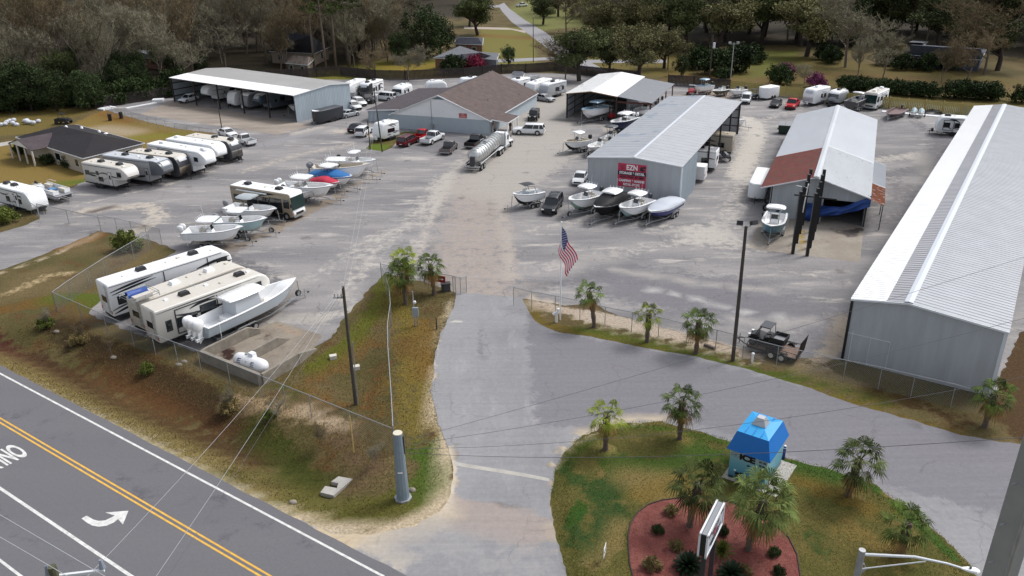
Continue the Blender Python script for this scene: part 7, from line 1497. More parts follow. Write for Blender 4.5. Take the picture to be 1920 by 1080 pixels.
o5, T5, B5 = pole('bare wooden pole with a white transformer beyond the fence', (1330, 148), 65, .16); MB().tube([(T5.x+.4, T5.y-.2, T5.z-3), (T5.x+.4, T5.y-.2, T5.z-1.8)], .3, 10).out('transformer', M_trim, o5)
o6, T6, B6 = pole('grey pole with two floodlights on the far yard fence', (1369, 157), 80, .13, M_galv); [MB().box((T6.x+s*.9, T6.y, T6.z), (.6, .4, .4)).out('floodlight', M_galv, o6) for s in (1, -1)]; MB().box((T6.x, T6.y, T6.z-.3), (2.0, .08, .08)).out('lamp_arm', M_galv, o6)
pole('street pole with a black lamp beside the side street', (1000, 117), 34, .12); pole('thin mast standing behind the boat shed roof', (1183, 165), 138, .05, M_galv, 'lamp_pole'); pole('dark pole behind the lean to roof', (1252, 130), 60, .14)
p3 = pole('small yellow marker post in the roadside grass', (663, 845), 780, .05, mat('yellow_post', A(206, 178, 110), .6), 'marker_post'); pole('short wooden stake at the drive edge', (819, 617), 596, .08, name='wooden_stake', cat='stake')
# electricity meter post
P, h = vline((778, 611), 546); o = thing('meter_post', 'metal post with an electricity meter box and a small lamp by the entrance', 'post', (P.x, P.y, 0)); MB().tube([(0, 0, 0), (0, 0, h)], .06, 8).out('post', M_galv, o); MB().tube([(.3, 0, 0), (.3, 0, h*.5)], .05, 6).out('conduit', M_galv, o); MB().box((.15, -.12, h*.42), (.55, .18, .9)).out('meter_box', mat('meter_box', A(160, 172, 180), .5), o); MB().dome((.15, -.25, h*.72), .16, .12, .16, full=True).out('lamp', M_white, o)
# pale standpipe figure at the gate
P = at(1043, 604); o = thing('valve_post', 'knobbly white valve post at the foot of the flagpole', 'valve post', (P.x, P.y, 0)); MB().tube([(0, 0, 0), (0, 0, 1.0)], .12, 8).out('stem', M_white, o); MB().box((-.05, 0, .95), (.6, .2, .22), ry=-.5).out('arm', M_white, o); MB().tube([(.12, 0, .9), (.16, 0, 1.35)], .13, 8).out('head', M_white, o); MB().dome((.16, 0, 1.35), .15, .15, .12).out('cap', M_white, o)
P = at(1452/1.0 if False else 1410, 679); o = thing('valve_post', 'small white valve post on the grass by the flatbed trailer', 'valve post', (P.x, P.y, 0)); MB().tube([(0, 0, 0), (0, 0, .8)], .1, 8).out('stem', M_white, o); MB().dome((0, 0, .8), .15, .15, .12).out('cap', M_white, o)
# leaning concrete pole at right edge, and street light below it
P = at(1874, 1080, 21.5); o = thing('concrete_pole', 'big square concrete power pole rising past the right edge', 'pole', (P.x, P.y, 0), R(20)); MB().loft([[(s*a_, t*a_, z) for s, t in ((-1, -1), (1, -1), (1, 1), (-1, 1))] for z, a_ in ((0, .27), (31, .2))]).out('shaft', mat('pole_concrete', A(158, 160, 158), .8, var=.15, vscale=1), o); CPT = Vector((P.x, P.y, 25.5))
mb = MB(); mb.tube([(-.3, -.33, 0), (-.22, -.27, 30)], .035, 5); mb.out('conduit', M_galv, o); mb = MB(); [mb.tube([(-.3, 0, z), (-.45, 0, z)], .02, 4) for z in range(14, 30)]; mb.out('step_bolts', M_galv, o)
z0_ = 9.; P = at(1617, 1031, z0_); Q = at(1838, 1069, z0_+.1); d = Q-P
o = thing('street_light', 'grey street light with a long curved arm at the bottom right', 'street light', (P.x, P.y, 0), math.atan2(d.y, d.x)); La = d.length; MB().tube([(0, 0, 0), (0, 0, z0_)], [.2, .15], 10).out('pole', M_galv, o, smooth=True)
MB().tube([(0, 0, z0_-.25), (La*.45, 0, z0_+.15), (La*.72, 0, z0_+.12), (La*.86, 0, z0_+.02)], [.07, .06, .05, .045], 8).out('arm', M_trim, o, smooth=True); MB().tube([(0, 0, z0_-1.1), (La*.55, 0, z0_+.02)], .03, 6).out('arm_brace', M_trim, o)
MB().loft([[(x, w_*math.cos(a_), z0_+.02+.1*math.sin(a_)*(w_/.17)) for a_ in [k*math.pi/5 for k in range(10)]] for x, w_ in ((La*.84, .05), (La*.9, .15), (La*.97, .18), (La*1.0, .08))]).out('lamp_head', M_white, o, smooth=True); MB().tube([(La*.92, 0, z0_+.1), (La*.92, 0, z0_+.18)], .05, 8).out('photocell', M_black, o)
MB().tube([(.1, .2, z0_-1.6), (.35, .25, z0_-1.2), (.2, .2, z0_-.9)], .05, 6).out('cable_loop', M_galv, o)
# pole top at the bottom left
z1_ = 13.; P = at(97, 1062, z1_); o = thing('utility_pole', 'mossy wooden pole top with insulators at the bottom left corner', 'pole', (P.x, P.y, 0)); MB().tube([(0, 0, 0), (0, 0, z1_)], [.2, .15], 10).out('shaft', mat('mossy_wood', A(92, 92, 70), .9, var=.3), o); MB().box((.75, .15, z1_-.5), (1.9, .1, .1), rz=.15).out('crossarm', M_trim, o)
for x, y in ((-.28, .1), (1.6, .35)): MB().tube([(x, y, z1_-.45), (x, y, z1_-.05)], [.12, .05], 8).out('insulator', mat('insulator', A(150, 160, 176), .3), o)
LP = Vector((P.x, P.y, z1_))
def wpx(label, a_, za, b_, zb, sag=.0, r=.012, m=None): return wire(label, at(*a_, za), at(*b_, zb), sag, r, m)
M_wlt = mat('light_cable', A(190, 192, 196), .5)
wpx('upper pale overhead cable crossing the road at bottom left', (-60, 930), 13.2, (230, 1100), 13.2, 0, .012, M_wlt); wpx('lower pale overhead cable running to the pole top at bottom left', (-60, 972), 13, (160, 1100), 13, 0, .012, M_wlt)
wire('pale overhead cable from the creosote pole across the verge, left one', tip, at(150, 1095, 10), .5, .009, M_wlt); wire('pale overhead cable from the creosote pole across the verge, middle one', tip, at(283, 1095, 10), .3, .009, M_wlt); wire('thin twisted cable from the creosote pole, rightmost over the verge', tip-Vector((0, 0, .6)), at(305, 1095, 9.5), .4, .008, mat('cable_grey', (.10, .10, .11), .6))
wire('thin cable from the creosote pole up to the pole left of the shop', tip, B3+T3-Vector((0, 0, .5)), 1.2, .008, M_wlt); wire('second thin cable from the creosote pole to the pole left of the shop', tip+Vector((.3, 0, -.2)), B3+T3+Vector((.6, 0, -.6)), 1.4, .008, M_wlt)
wire('slanted guy wire holding the creosote pole', tip-Vector((0, 0, .4)), at(513, 718, 0), 0, .01, mat('guy_yellow', A(206, 186, 130), .6), 'guy_wire'); wire('slanted guy wire beside the entrance palms', at(812, 500, 3.), at(700, 590, .0), 0, .008, mat('guy_yellow', A(206, 186, 130), .6), 'guy_wire') if False else None
att = mast+Vector((.36, 0, -.6))
for lb, q_, z_, sg_ in (('highest of the thin cables from the steel pole, passing over the warehouse roof', (1990, 460), 14, .3), ('second thin cable from the steel pole, crossing the warehouse gable', (1990, 578), 14, .8), ('third thin cable from the steel pole over the kiosk drive', (1990, 692), 14, 1.1)):
    wire(lb, att, at(*q_, z_), sg_, .011); att = att-Vector((0, 0, .3))
wire('lowest thin cable from the steel pole to the concrete pole', att, at(1916, 820, 17), .6, .013)
# ================= fences =================
m_mesh = bpy.data.materials.new('chain_link_mesh'); m_mesh.use_nodes = True; nt = m_mesh.node_tree; bs = nt.nodes['Principled BSDF']; bs.inputs['Base Color'].default_value = (.3, .31, .32, 1); bs.inputs['Metallic'].default_value = .5
tcn = nt.nodes.new('ShaderNodeTexCoord'); mx_n = []
for rot in (R(45), R(-45)):
    mpn = nt.nodes.new('ShaderNodeMapping'); mpn.inputs['Rotation'].default_value = (0, 0, rot); nt.links.new(tcn.outputs['UV'], mpn.inputs[0]); wv = nt.nodes.new('ShaderNodeTexWave'); wv.inputs['Scale'].default_value = 2.6; nt.links.new(mpn.outputs[0], wv.inputs[0]); g_ = nt.nodes.new('ShaderNodeMath'); g_.operation = 'GREATER_THAN'; g_.inputs[1].default_value = .975; nt.links.new(wv.outputs[0], g_.inputs[0]); mx_n.append(g_)
mxx = nt.nodes.new('ShaderNodeMath'); mxx.operation = 'MAXIMUM'; nt.links.new(mx_n[0].outputs[0], mxx.inputs[0]); nt.links.new(mx_n[1].outputs[0], mxx.inputs[1]); nt.links.new(mxx.outputs[0], bs.inputs['Alpha'])
def fence(label, pts, h, step=3., rail=True, mesh=True, z0=0., r=.035, m=None, name='chain_link_fence', postm=None, world=False, barb=False):
    W_ = pts if world else [at(x, y) for x, y in pts]; o = thing(name, label, 'fence', tuple(W_[0])); O = Vector(W_[0]); m = m or M_galv; np_ = 0
    V, F, UV = [], [], []; run = 0
    for a_, b_ in zip(W_, W_[1:]):
        d = b_-a_; L_ = d.length; k = max(1, round(L_/step))
        for i in range(k):
            p_ = a_+d*i/k-O; MB().tube([(p_.x, p_.y, z0-.3), (p_.x, p_.y, h+(.0))], r, 6).out('post', postm or m, o)
        n0 = len(V); A_, B_ = a_-O, b_-O; V += [(A_.x, A_.y, z0), (B_.x, B_.y, z0), (B_.x, B_.y, h), (A_.x, A_.y, h)]; F.append((n0, n0+1, n0+2, n0+3)); UV += [(run, z0), (run+L_, z0), (run+L_, h), (run, h)]; run += L_
    p_ = W_[-1]-O; MB().tube([(p_.x, p_.y, z0-.3), (p_.x, p_.y, h)], r, 6).out('post', postm or m, o)
    if rail: mb = MB(); mb.tube([(q.x-O.x, q.y-O.y, h) for q in W_], r*.9, 6); mb.out('top_rail', m, o)
    if mesh:
        me = bpy.data.meshes.new('mesh_panel'); me.from_pydata(V, [], F); uv = me.uv_layers.new(); [setattr(uv.data[i], 'uv', q) for i, q in enumerate(UV)]; me.materials.append(m_mesh); c = bpy.data.objects.new('mesh_panel', me); COL.objects.link(c); c.parent = o
    return o
fence('long chain link fence along the verge below the campers', [(107, 584), (156, 606), (252, 650), (378, 698), (490, 745), (585, 785), (740, 850)], 2.1, 3.6, z0=-.05)
fence('chain link fence climbing from the verge corner to the side gate', [(107, 584), (136, 562), (200, 519), (252, 487), (284, 468)], 2.1, 3.6)
fence('winding chain link fence between the grass strip and the drive', [(741, 850), (738, 795), (735, 750), (731, 695), (730, 650), (735, 610), (733, 580), (725, 552), (716, 528)], 2.3, 4.5)
fence('chain link fence behind the two entrance palms', [(716, 528), (760, 535), (812, 544), (855, 552)], 2.0, 3.2)
fence('chain link gate standing open beside the palms', [(850, 551), (864, 552), (875, 548)], 1.9, 1.6, name='chain_link_gate')
fence('chain link fence along the palm strip towards the flatbed trailer', [(963, 573), (997, 582), (1041, 590), (1087, 600), (1134, 612), (1184, 622), (1234, 632), (1287, 646), (1341, 657), (1392, 671), (1455, 688), (1580, 716), (1646, 730), (1707, 745), (1782, 763), (1850, 785)], 2.0, 6.5, m=M_galv)
fence('low chain link fence between the house lawn and the shed apron', [(200, 215), (262, 232), (330, 250), (400, 262)], 1.9, 3.)
fence('chain link fence from the side gate past the small trailer', [(60, 402), (75, 412)], 1.8, 3.);
o = fence('side gate of chain link across the left hand entry lane', [(75, 408), (130, 420), (190, 434)], 1.9, 4.5, name='chain_link_gate', r=.05)
fence('chain link fence with leaning posts beside the left entry lane', [(190, 434), (222, 441), (250, 447), (278, 455), (305, 462)], 2.2, 4.)
def woodfence(label, pts, h, m, postm=None, nm='wood_fence', steps=2.6, top=True):
    W_ = [at(x, y) for x, y in pts]; O = Vector(W_[0]); o = thing(nm, label, 'fence', tuple(W_[0])); rn = random.Random(3)
    pb = MB(); n_ = 0; rl = MB()
    for a_, b_ in zip(W_, W_[1:]):
        d = b_-a_; L_ = d.length; k = int(L_/.3); an = math.atan2(d.y, d.x)
        for i in range(k):
            p_ = a_+d*(i+.5)/k-O; hh = h*(1+rn.uniform(-.02, .02)); pb.box((p_.x, p_.y, hh/2), (.27, .03, hh), rz=an)
        rl.tube([(a_.x-O.x, a_.y-O.y-.06, h*.85), (b_.x-O.x, b_.y-O.y-.06, h*.85)], .04, 4); rl.tube([(a_.x-O.x, a_.y-O.y-.06, h*.3), (b_.x-O.x, b_.y-O.y-.06, h*.3)], .04, 4)
        kk = max(1, round(L_/steps))
        if n_ < 90:
            for i in range(kk): p_ = a_+d*i/kk-O; MB().box((p_.x, p_.y-.08, h*.56), (.12, .12, h*1.12)).out('post', postm or m, o); n_ += 1
    pb.out('boards', m, o); rl.out('rails', postm or m, o); return o
M_dkf = mat('dark_fence_boards', A(70, 62, 60), .9, var=.4, vscale=.6); M_ylf = mat('new_pine_boards', A(176, 162, 96), .85, var=.2, vscale=.6)
woodfence('weathered dark board fence behind the shed and the shop', [(180, 203), (325, 182), (500, 150), (640, 142), (705, 149), (760, 150), (870, 145), (940, 138), (985, 137), (1040, 133), (1100, 142), (1200, 152)], 2.3, M_dkf, steps=6)
woodfence('dark board fence right of the boat shed ending at the floodlight pole', [(1252, 160), (1300, 163), (1369, 170)], 2.4, M_dkf, steps=3)
woodfence('new yellow pine board fence along the far right yard', [(1369, 170), (1440, 178), (1500, 185), (1600, 197), (1700, 207), (1800, 216), (1930, 228)], 2.2, M_ylf, mat('pine_post', A(196, 172, 110), .8), steps=3.4)
# red arrow sign on the entrance fence
P = at(818, 522, 1.6); Q = at(832, 524, 1.6); e = (Q-P).normalized(); o = thing('entrance_sign', 'small red sign on the fence beside the entrance palm', 'sign', (P.x, P.y, 1.6), math.atan2(e.y, e.x)); MB().b2(-1.0, 1.0, -.03, .03, -.35, .35).out('panel', mat('deep_red_sign', A(150, 34, 42), .5), o); text_part('lettering', 'EZN', .42, M_swhite, o, face_m((-.3, -.04, 0), (1, 0, 0), (0, 0, 1)), 1.1); mb = MB(); mb.add([(.3, -.04, -.03), (.62, -.04, -.03), (.62, -.04, -.12), (.85, -.04, 0), (.62, -.04, .12), (.62, -.04, .03), (.3, -.04, .03)], [(0, 1, 2, 3, 4, 5, 6)]); mb.out('arrow', M_swhite, o, fix=False)
P = at(836, 545, 0); o = thing('gate_motor', 'dark gate motor box inside the entrance fence', 'gate motor', (P.x, P.y, 0), .2); MB().box((0, 0, .4), (.9, .6, .8)).out('housing', M_dkgrey, o); MB().box((0, 0, .84), (1.0, .7, .08)).out('lid', M_black, o)
# storm drain
w = [at(x, y, -.5) for x, y in ((600, 919), (625, 925), (661, 897), (634, 889), (620, 899), (634, 902), (631, 911), (609, 907))]
gz_ = ground_z(np.array([[p_.x, p_.y] for p_ in w])); mb = MB(); mb.loft([[(p_.x, p_.y, max(g_z, -.75)+z) for p_, g_z in zip(w, gz_)] for z in (-.4, .07)]); tag(mb.out('drain_cover', m_conc), 'U shaped concrete drain slab in the roadside grass', 'drain')
for i, (x, y) in enumerate(((105, 620), (212, 667), (345, 678), (548, 935), (772, 919), (335, 684))): p = at(x, y); tag(MB().dome((p.x, p.y, ground_z(np.array([[p.x, p.y]]))[0]), .3, .22, .2, 8, 4).out('rock', M_cw, smooth=True), 'pale rock lying in the verge grass', 'rock', 'rocks in the roadside verge')
for (x, y, lb) in ((625, 672, 'small white junction box on the grass by the creosote pole'), (668, 692, 'flat grey junction box at the foot of the creosote pole')): p = at(x, y); tag(MB().box((p.x, p.y, .15), (.6, .45, .35), rz=.3).out('junction_box', M_cream), lb, 'junction box')
# ================= PEOPLE =================
def person(label, px, yaw, top, legs, arm=0.3):
    p = at(*px); o = thing('person', label, 'person', (p.x, p.y, 0), yaw); J = {'pel': (0, 0, .95), 'ch': (0, 0, 1.3), 'nk': (0, 0, 1.5), 'hd': (.02, 0, 1.64), 'ht': (.02, 0, 1.76), 'ls': (0, .18, 1.43), 'le': (-.03, .26, 1.15), 'lh': (.1, .26, .92), 'rs': (0, -.18, 1.43), 're': (-.03, -.26, 1.15), 'rh': (.1, -.26, .92), 'lk': (.05, .1, .5), 'lf': (0, .12, .06), 'lt': (.16, .13, .04), 'rk': (.0, -.1, .5), 'rf': (-.06, -.12, .06), 'rt': (.1, -.13, .04)}
    E_ = [('pel', 'ch'), ('ch', 'nk'), ('nk', 'hd'), ('hd', 'ht'), ('ch', 'ls'), ('ls', 'le'), ('le', 'lh'), ('ch', 'rs'), ('rs', 're'), ('re', 'rh'), ('pel', 'lk'), ('lk', 'lf'), ('lf', 'lt'), ('pel', 'rk'), ('rk', 'rf'), ('rf', 'rt')]; rad = {'pel': .16, 'ch': .17, 'nk': .06, 'hd': .1, 'ht': .08, 'ls': .07, 'rs': .07, 'le': .05, 're': .05, 'lh': .035, 'rh': .035, 'lk': .075, 'rk': .075, 'lf': .05, 'rf': .05, 'lt': .035, 'rt': .035}
    ks = list(J); me = bpy.data.meshes.new('body'); me.from_pydata([J[k] for k in ks], [(ks.index(a_), ks.index(b_)) for a_, b_ in E_], []); b = bpy.data.objects.new('body', me); COL.objects.link(b); b.parent = o
    mo = b.modifiers.new('s', 'SKIN'); sv = me.skin_vertices[0].data
    for i, k in enumerate(ks): sv[i].radius = (rad[k], rad[k]*1.1 if k not in ('pel', 'ch') else rad[k]*.75)
    sv[0].use_root = True; b.modifiers.new('d', 'SUBSURF').levels = 1; me.materials.append(mat('skin', A(190, 150, 126), .6))
    MB().loft([[(x*1.05, y, z) for x, y in ((.15, .2), (-.15, .2), (-.15, -.2), (.15, -.2))] for z in (.95, 1.2, 1.46)]).out('shirt', top, o); [MB().tube([(0, s*.09, .95), (.02, s*.11, .5), (-.02, s*.12, .08)], [.13, .1, .08], 8).out('trousers', legs, o, smooth=True) for s in (1, -1)]; MB().dome((.01, 0, 1.7), .12, .12, .1).out('hair', M_black, o)
person('person in dark clothes standing by the shop porch', (957, 246), R(-60), mat('dark_shirt', A(50, 48, 54), .8), mat('dark_trousers', A(44, 46, 60), .8)); person('person in a pale shirt at the shop doorway behind the lorry', (925, 250), R(-100), mat('pale_shirt', A(190, 190, 190), .8), mat('blue_trousers', A(60, 70, 96), .8))
# ================= PLANTS =================
def leafmat(key, c, var=.35, rough=.7):
    if key in MATS: return MATS[key]
    m = bpy.data.materials.new(key); m.use_nodes = True; nt = m.node_tree; n = nt.nodes; l = nt.links; b = n['Principled BSDF']; b.inputs['Roughness'].default_value = rough; b.inputs['Specular IOR Level'].default_value = .1
    at_ = n.new('ShaderNodeAttribute'); at_.attribute_name = 'tone'; oi = n.new('ShaderNodeObjectInfo')
    s1_ = n.new('ShaderNodeMapRange'); s1_.inputs[3].default_value = 1-var; s1_.inputs[4].default_value = 1+var; l.new(at_.outputs['Fac'], s1_.inputs[0])
    s2_ = n.new('ShaderNodeMapRange'); s2_.inputs[3].default_value = .72; s2_.inputs[4].default_value = 1.28; l.new(oi.outputs['Random'], s2_.inputs[0])
    mu = n.new('ShaderNodeMath'); mu.operation = 'MULTIPLY'; l.new(s1_.outputs[0], mu.inputs[0]); l.new(s2_.outputs[0], mu.inputs[1])
    v = n.new('ShaderNodeVectorMath'); v.operation = 'SCALE'; v.inputs[0].default_value = c; l.new(mu.outputs[0], v.inputs['Scale']); l.new(v.outputs[0], b.inputs['Base Color']); MATS[key] = m; return m
class LF:   # leaf quads built with numpy
    def __init__(s): s.c, s.n, s.t, s.w, s.h, s.tone = [], [], [], [], [], []
    def cloud(s, centres, rad, per, size, rs, tone=None, flat=1., droop=0.):
        for i, c in enumerate(centres):
            r = rad*(.7+.6*rs.rand()); p = rs.normal(size=(per, 3)); p /= np.linalg.norm(p, axis=1)[:, None]; p *= (rs.rand(per, 1)**.45)*r; p[:, 2] *= flat
            s.c.append(p+np.array(c)); t = (tone[i] if tone is not None else rs.rand()); s.tone.append(np.clip(t+rs.uniform(-.25, .25, per), 0, 1)); s.w.append(size*rs.uniform(.6, 1.3, per)); s.h.append(size*rs.uniform(.6, 1.3, per))
    def mesh(s, name, m, rs):
        C = np.concatenate(s.c); N = len(C); w = np.concatenate(s.w)[:, None]; h = np.concatenate(s.h)[:, None]; tone = np.concatenate(s.tone)
        a = rs.normal(size=(N, 3)); a /= np.linalg.norm(a, axis=1)[:, None]; b = rs.normal(size=(N, 3)); b -= (b*a).sum(1)[:, None]*a; b /= np.linalg.norm(b, axis=1)[:, None]
        V = np.stack([C-a*w/2, C+b*h*.35, C+a*w/2, C-b*h*.35], 1).reshape(-1, 3)
        me = bpy.data.meshes.new(name); me.vertices.add(N*4); me.vertices.foreach_set('co', V.ravel().astype(np.float32)); me.loops.add(N*4); me.loops.foreach_set('vertex_index', np.arange(N*4, dtype=np.int32)); me.polygons.add(N); me.polygons.foreach_set('loop_start', np.arange(0, N*4, 4, dtype=np.int32))
        me.update(calc_edges=True); at_ = me.attributes.new('tone', 'FLOAT', 'FACE'); at_.data.foreach_set('value', tone.astype(np.float32)); me.materials.append(m); return me
def mobj(name, me, parent): o = bpy.data.objects.new(name, me); COL.objects.link(o); o.parent = parent; return o
M_bark = mat('tree_bark', A(122, 110, 98), .95, var=.3, vscale=2); M_barkd = mat('dark_bark', A(70, 60, 54), .95, var=.3, vscale=2); M_twig = leafmat('grey_twigs', A(142, 136, 116), .4, .95); M_twig2 = leafmat('brown_twigs', A(126, 112, 88), .4, .95)
def branches(seed, Ht, spread, levels=4, trunk_r=.3, first=.25, nb=(5, 4, 4, 4), twigs=True, up=.5, crook=.25):
    """returns (trunk MB, twig segments list, limb end points)"""
    rn = random.Random(seed); mb = MB(); tw = []; ends = []
    def grow(p, d, L, r, lv):
        pts = [p]; q = p; dd = d
        for i in range(3):
            dd = (dd+Vector((rn.uniform(-1, 1), rn.uniform(-1, 1), rn.uniform(-.6, .8)))*crook).normalized(); q = q+dd*L/3; pts.append(q)
        if lv <= 2: mb.tube(pts, [r, r*.85, r*.7, r*.5], 6 if lv == 0 else 4, cap=False)
        else: tw.append((pts, r))
        ends.append((pts[-1], lv))
        if lv < levels:
            k = nb[min(lv, len(nb)-1)]
            for j in range(k):
                t = (first if lv == 0 else .25)+(1-(first if lv == 0 else .25))*(j+rn.random())/k; s = pts[min(2, int(t*3))].lerp(pts[min(3, int(t*3)+1)], t*3-int(t*3)) if t < 1 else pts[-1]
                an = rn.uniform(0, 2*math.pi); out = Vector((math.cos(an), math.sin(an), 0)); nd = (dd*(.45 if lv else .3)+out*spread+Vector((0, 0, up))).normalized()
                grow(s, nd, L*rn.uniform(.45, .68) if lv else Ht*rn.uniform(.34, .5), max(r*.5, .02), lv+1)
    grow(Vector((0, 0, -.2)), Vector((rn.uniform(-.08, .08), rn.uniform(-.08, .08), 1)).normalized(), Ht*.62, trunk_r, 0)
    return mb, tw, ends
def twig_mesh(tw, name, m, rs, extra=3, w=.035, fine=.9):
    V, T = [], []
    def seg(a, b, w_):
        d = b-a; s = d.cross(Vector((rs.normal(), rs.normal(), rs.normal()))); s = s.normalized()*w_ if s.length > 1e-6 else Vector((w_, 0, 0)); V.extend([a-s, a+s, b+s*.4, b-s*.4]); T.append(rs.rand())
    for pts, r in tw:
        for a, b in zip(pts, pts[1:]):
            seg(a, b, max(r*.7, w*.6))
            for k in range(extra):
                s = a.lerp(b, rs.rand()); d = (b-a).normalized()+Vector((rs.normal(), rs.normal(), rs.normal()+.25))*.8; e = s+d.normalized()*fine*rs.uniform(.5, 1.2); seg(s, e, w*.5)
                s2 = s.lerp(e, .5); seg(s2, s2+(d.normalized()+Vector((rs.normal(), rs.normal(), rs.normal()))*.7).normalized()*fine*.5, w*.35)
    me = bpy.data.meshes.new(name); me.from_pydata([tuple(v) for v in V], [], [(i, i+1, i+2, i+3) for i in range(0, len(V), 4)]); at_ = me.attributes.new('tone', 'FLOAT', 'FACE'); at_.data.foreach_set('value', np.array(T, dtype=np.float32)); me.materials.append(m); return me
PROT = {}
def proto(kind, seed):
    """builds (trunk mesh, crown mesh, height, radius) once"""
    k = (kind, seed)
    if k in PROT: return PROT[k]
    rs = np.random.RandomState(seed*7+len(kind)); rn = random.Random(seed)
    if kind.startswith('bare'):
        tb, tw, en = branches(seed, 12., .75 if kind == 'bare' else 1.1, 4, .2, .3, (6, 5, 4, 4), up=.55 if kind == 'bare' else .3, crook=.22)
        tm = tb.mesh('trunk', True); tm.materials.append(M_bark); cm = twig_mesh(tw, 'crown', M_twig if seed % 2 else M_twig2, rs, 2, .05, .8); r = (tm, cm)
    elif kind in ('oak', 'oakolive'):
        tb, tw, en = branches(seed, 9., 1.1, 3, .42, .35, (7, 5, 4), up=.35, crook=.3); tm = tb.mesh('trunk', True); tm.materials.append(M_barkd)
        lf = LF(); pts = [e for e, lv in en if lv >= 2 and e.z > 2.5]; rn.shuffle(pts); pts = pts[:190]; lf.cloud([tuple(p) for p in pts], 1.35, 62, .34, rs, flat=.6)
        r = (tm, lf.mesh('crown', leafmat(kind+'_leaves', A(90, 98, 62) if kind == 'oak' else A(122, 119, 82), .45), rs))
    elif kind == 'round':   # dense evergreen
        mb = MB(); mb.tube([(0, 0, -.2), (.1, 0, 2), (0, .1, 6)], [.28, .2, .1], 6)
        for k_ in range(8): a = rn.uniform(0, 6.28); z = rn.uniform(1.5, 5); mb.tube([(0, 0, z), (1.5*math.cos(a), 1.5*math.sin(a), z+1.2), (2.6*math.cos(a), 2.6*math.sin(a), z+2)], [.1, .06, .03], 4)
        tm = mb.mesh('trunk', True); tm.materials.append(M_barkd); lf = LF(); cs = []
        for _ in range(130):
            u = rn.uniform(-1, 1); a = rn.uniform(0, 6.28); rr_ = math.sqrt(1-u*u); q = rn.uniform(.55, 1.02); sc_ = 1+.18*math.sin(a*3+seed)+.12*math.sin(u*5+a*2); cs.append((3.1*rr_*math.cos(a)*q*sc_, 3.1*rr_*math.sin(a)*q*sc_, 4.6+3.4*u*q*sc_))
        lf.cloud(cs, .8, 55, .30, rs); r = (tm, lf.mesh('crown', leafmat('evergreen_leaves', A(66, 80, 50), .45), rs))
    elif kind == 'pine':
        mb = MB(); mb.tube([(0, 0, -.2), (.15, .1, 8), (.1, -.1, 15), (0, 0, 20)], [.3, .24, .16, .06], 6); cs = []
        for _ in range(26):
            z = rn.uniform(11.5, 19.5); a = rn.uniform(0, 6.28); L_ = (20.5-z)*.38+.8; e = (L_*math.cos(a), L_*math.sin(a), z+L_*.25); mb.tube([(0, 0, z), e], [.07, .02], 4); cs += [e, (e[0]*.6, e[1]*.6, e[2]-.1)]
        tm = mb.mesh('trunk', True); tm.materials.append(M_bark); lf = LF(); lf.cloud(cs, .85, 55, .34, rs, flat=.55); r = (tm, lf.mesh('crown', leafmat('pine_needles', A(74, 86, 46), .45), rs))
    elif kind in ('bush', 'azalea', 'redbush', 'lime', 'tuft'):
        mb = MB(); [mb.tube([(0, 0, -.1), (.5*math.cos(a), .5*math.sin(a), 1.1)], [.05, .02], 4) for a in (0, 1.2, 2.6, 4, 5.2)]; tm = mb.mesh('stem', True); tm.materials.append(M_barkd); cs = []
        for _ in range(60):
            a = rn.uniform(0, 6.28); u = rn.random(); q = rn.uniform(.5, 1.05); cs.append((1.1*math.cos(a)*math.sqrt(1-u*u)*q, 1.1*math.sin(a)*math.sqrt(1-u*u)*q, .35+1.15*u*q+.12*math.sin(a*3)))
        c = {'bush': A(56, 70, 40), 'azalea': A(136, 74, 112), 'redbush': A(164, 64, 92), 'lime': A(112, 122, 60), 'tuft': A(140, 124, 84)}[kind]
        lf = LF(); lf.cloud(cs, .34, 45, .17, rs); r = (tm, lf.mesh('foliage', leafmat(kind+'_leaves', c, .45), rs))
    PROT[k] = r; return r
def tree(kind, seed, px, sc, label, cat='tree', group=None, name=None, rz=None, world=None, names=('trunk', 'crown')):
    p = world if world is not None else at(*px); tm, cm = proto(kind, seed); o = thing(name or 'tree', label, cat, (p[0], p[1], 0), rnd.uniform(0, 6.28) if rz is None else rz, group); o.scale = sc if isinstance(sc, tuple) else (sc,)*3
    mobj(names[0], tm, o); mobj(names[1], cm, o); return o
def th(base, top_y): P = at(*base); return hgt(P, top_y)
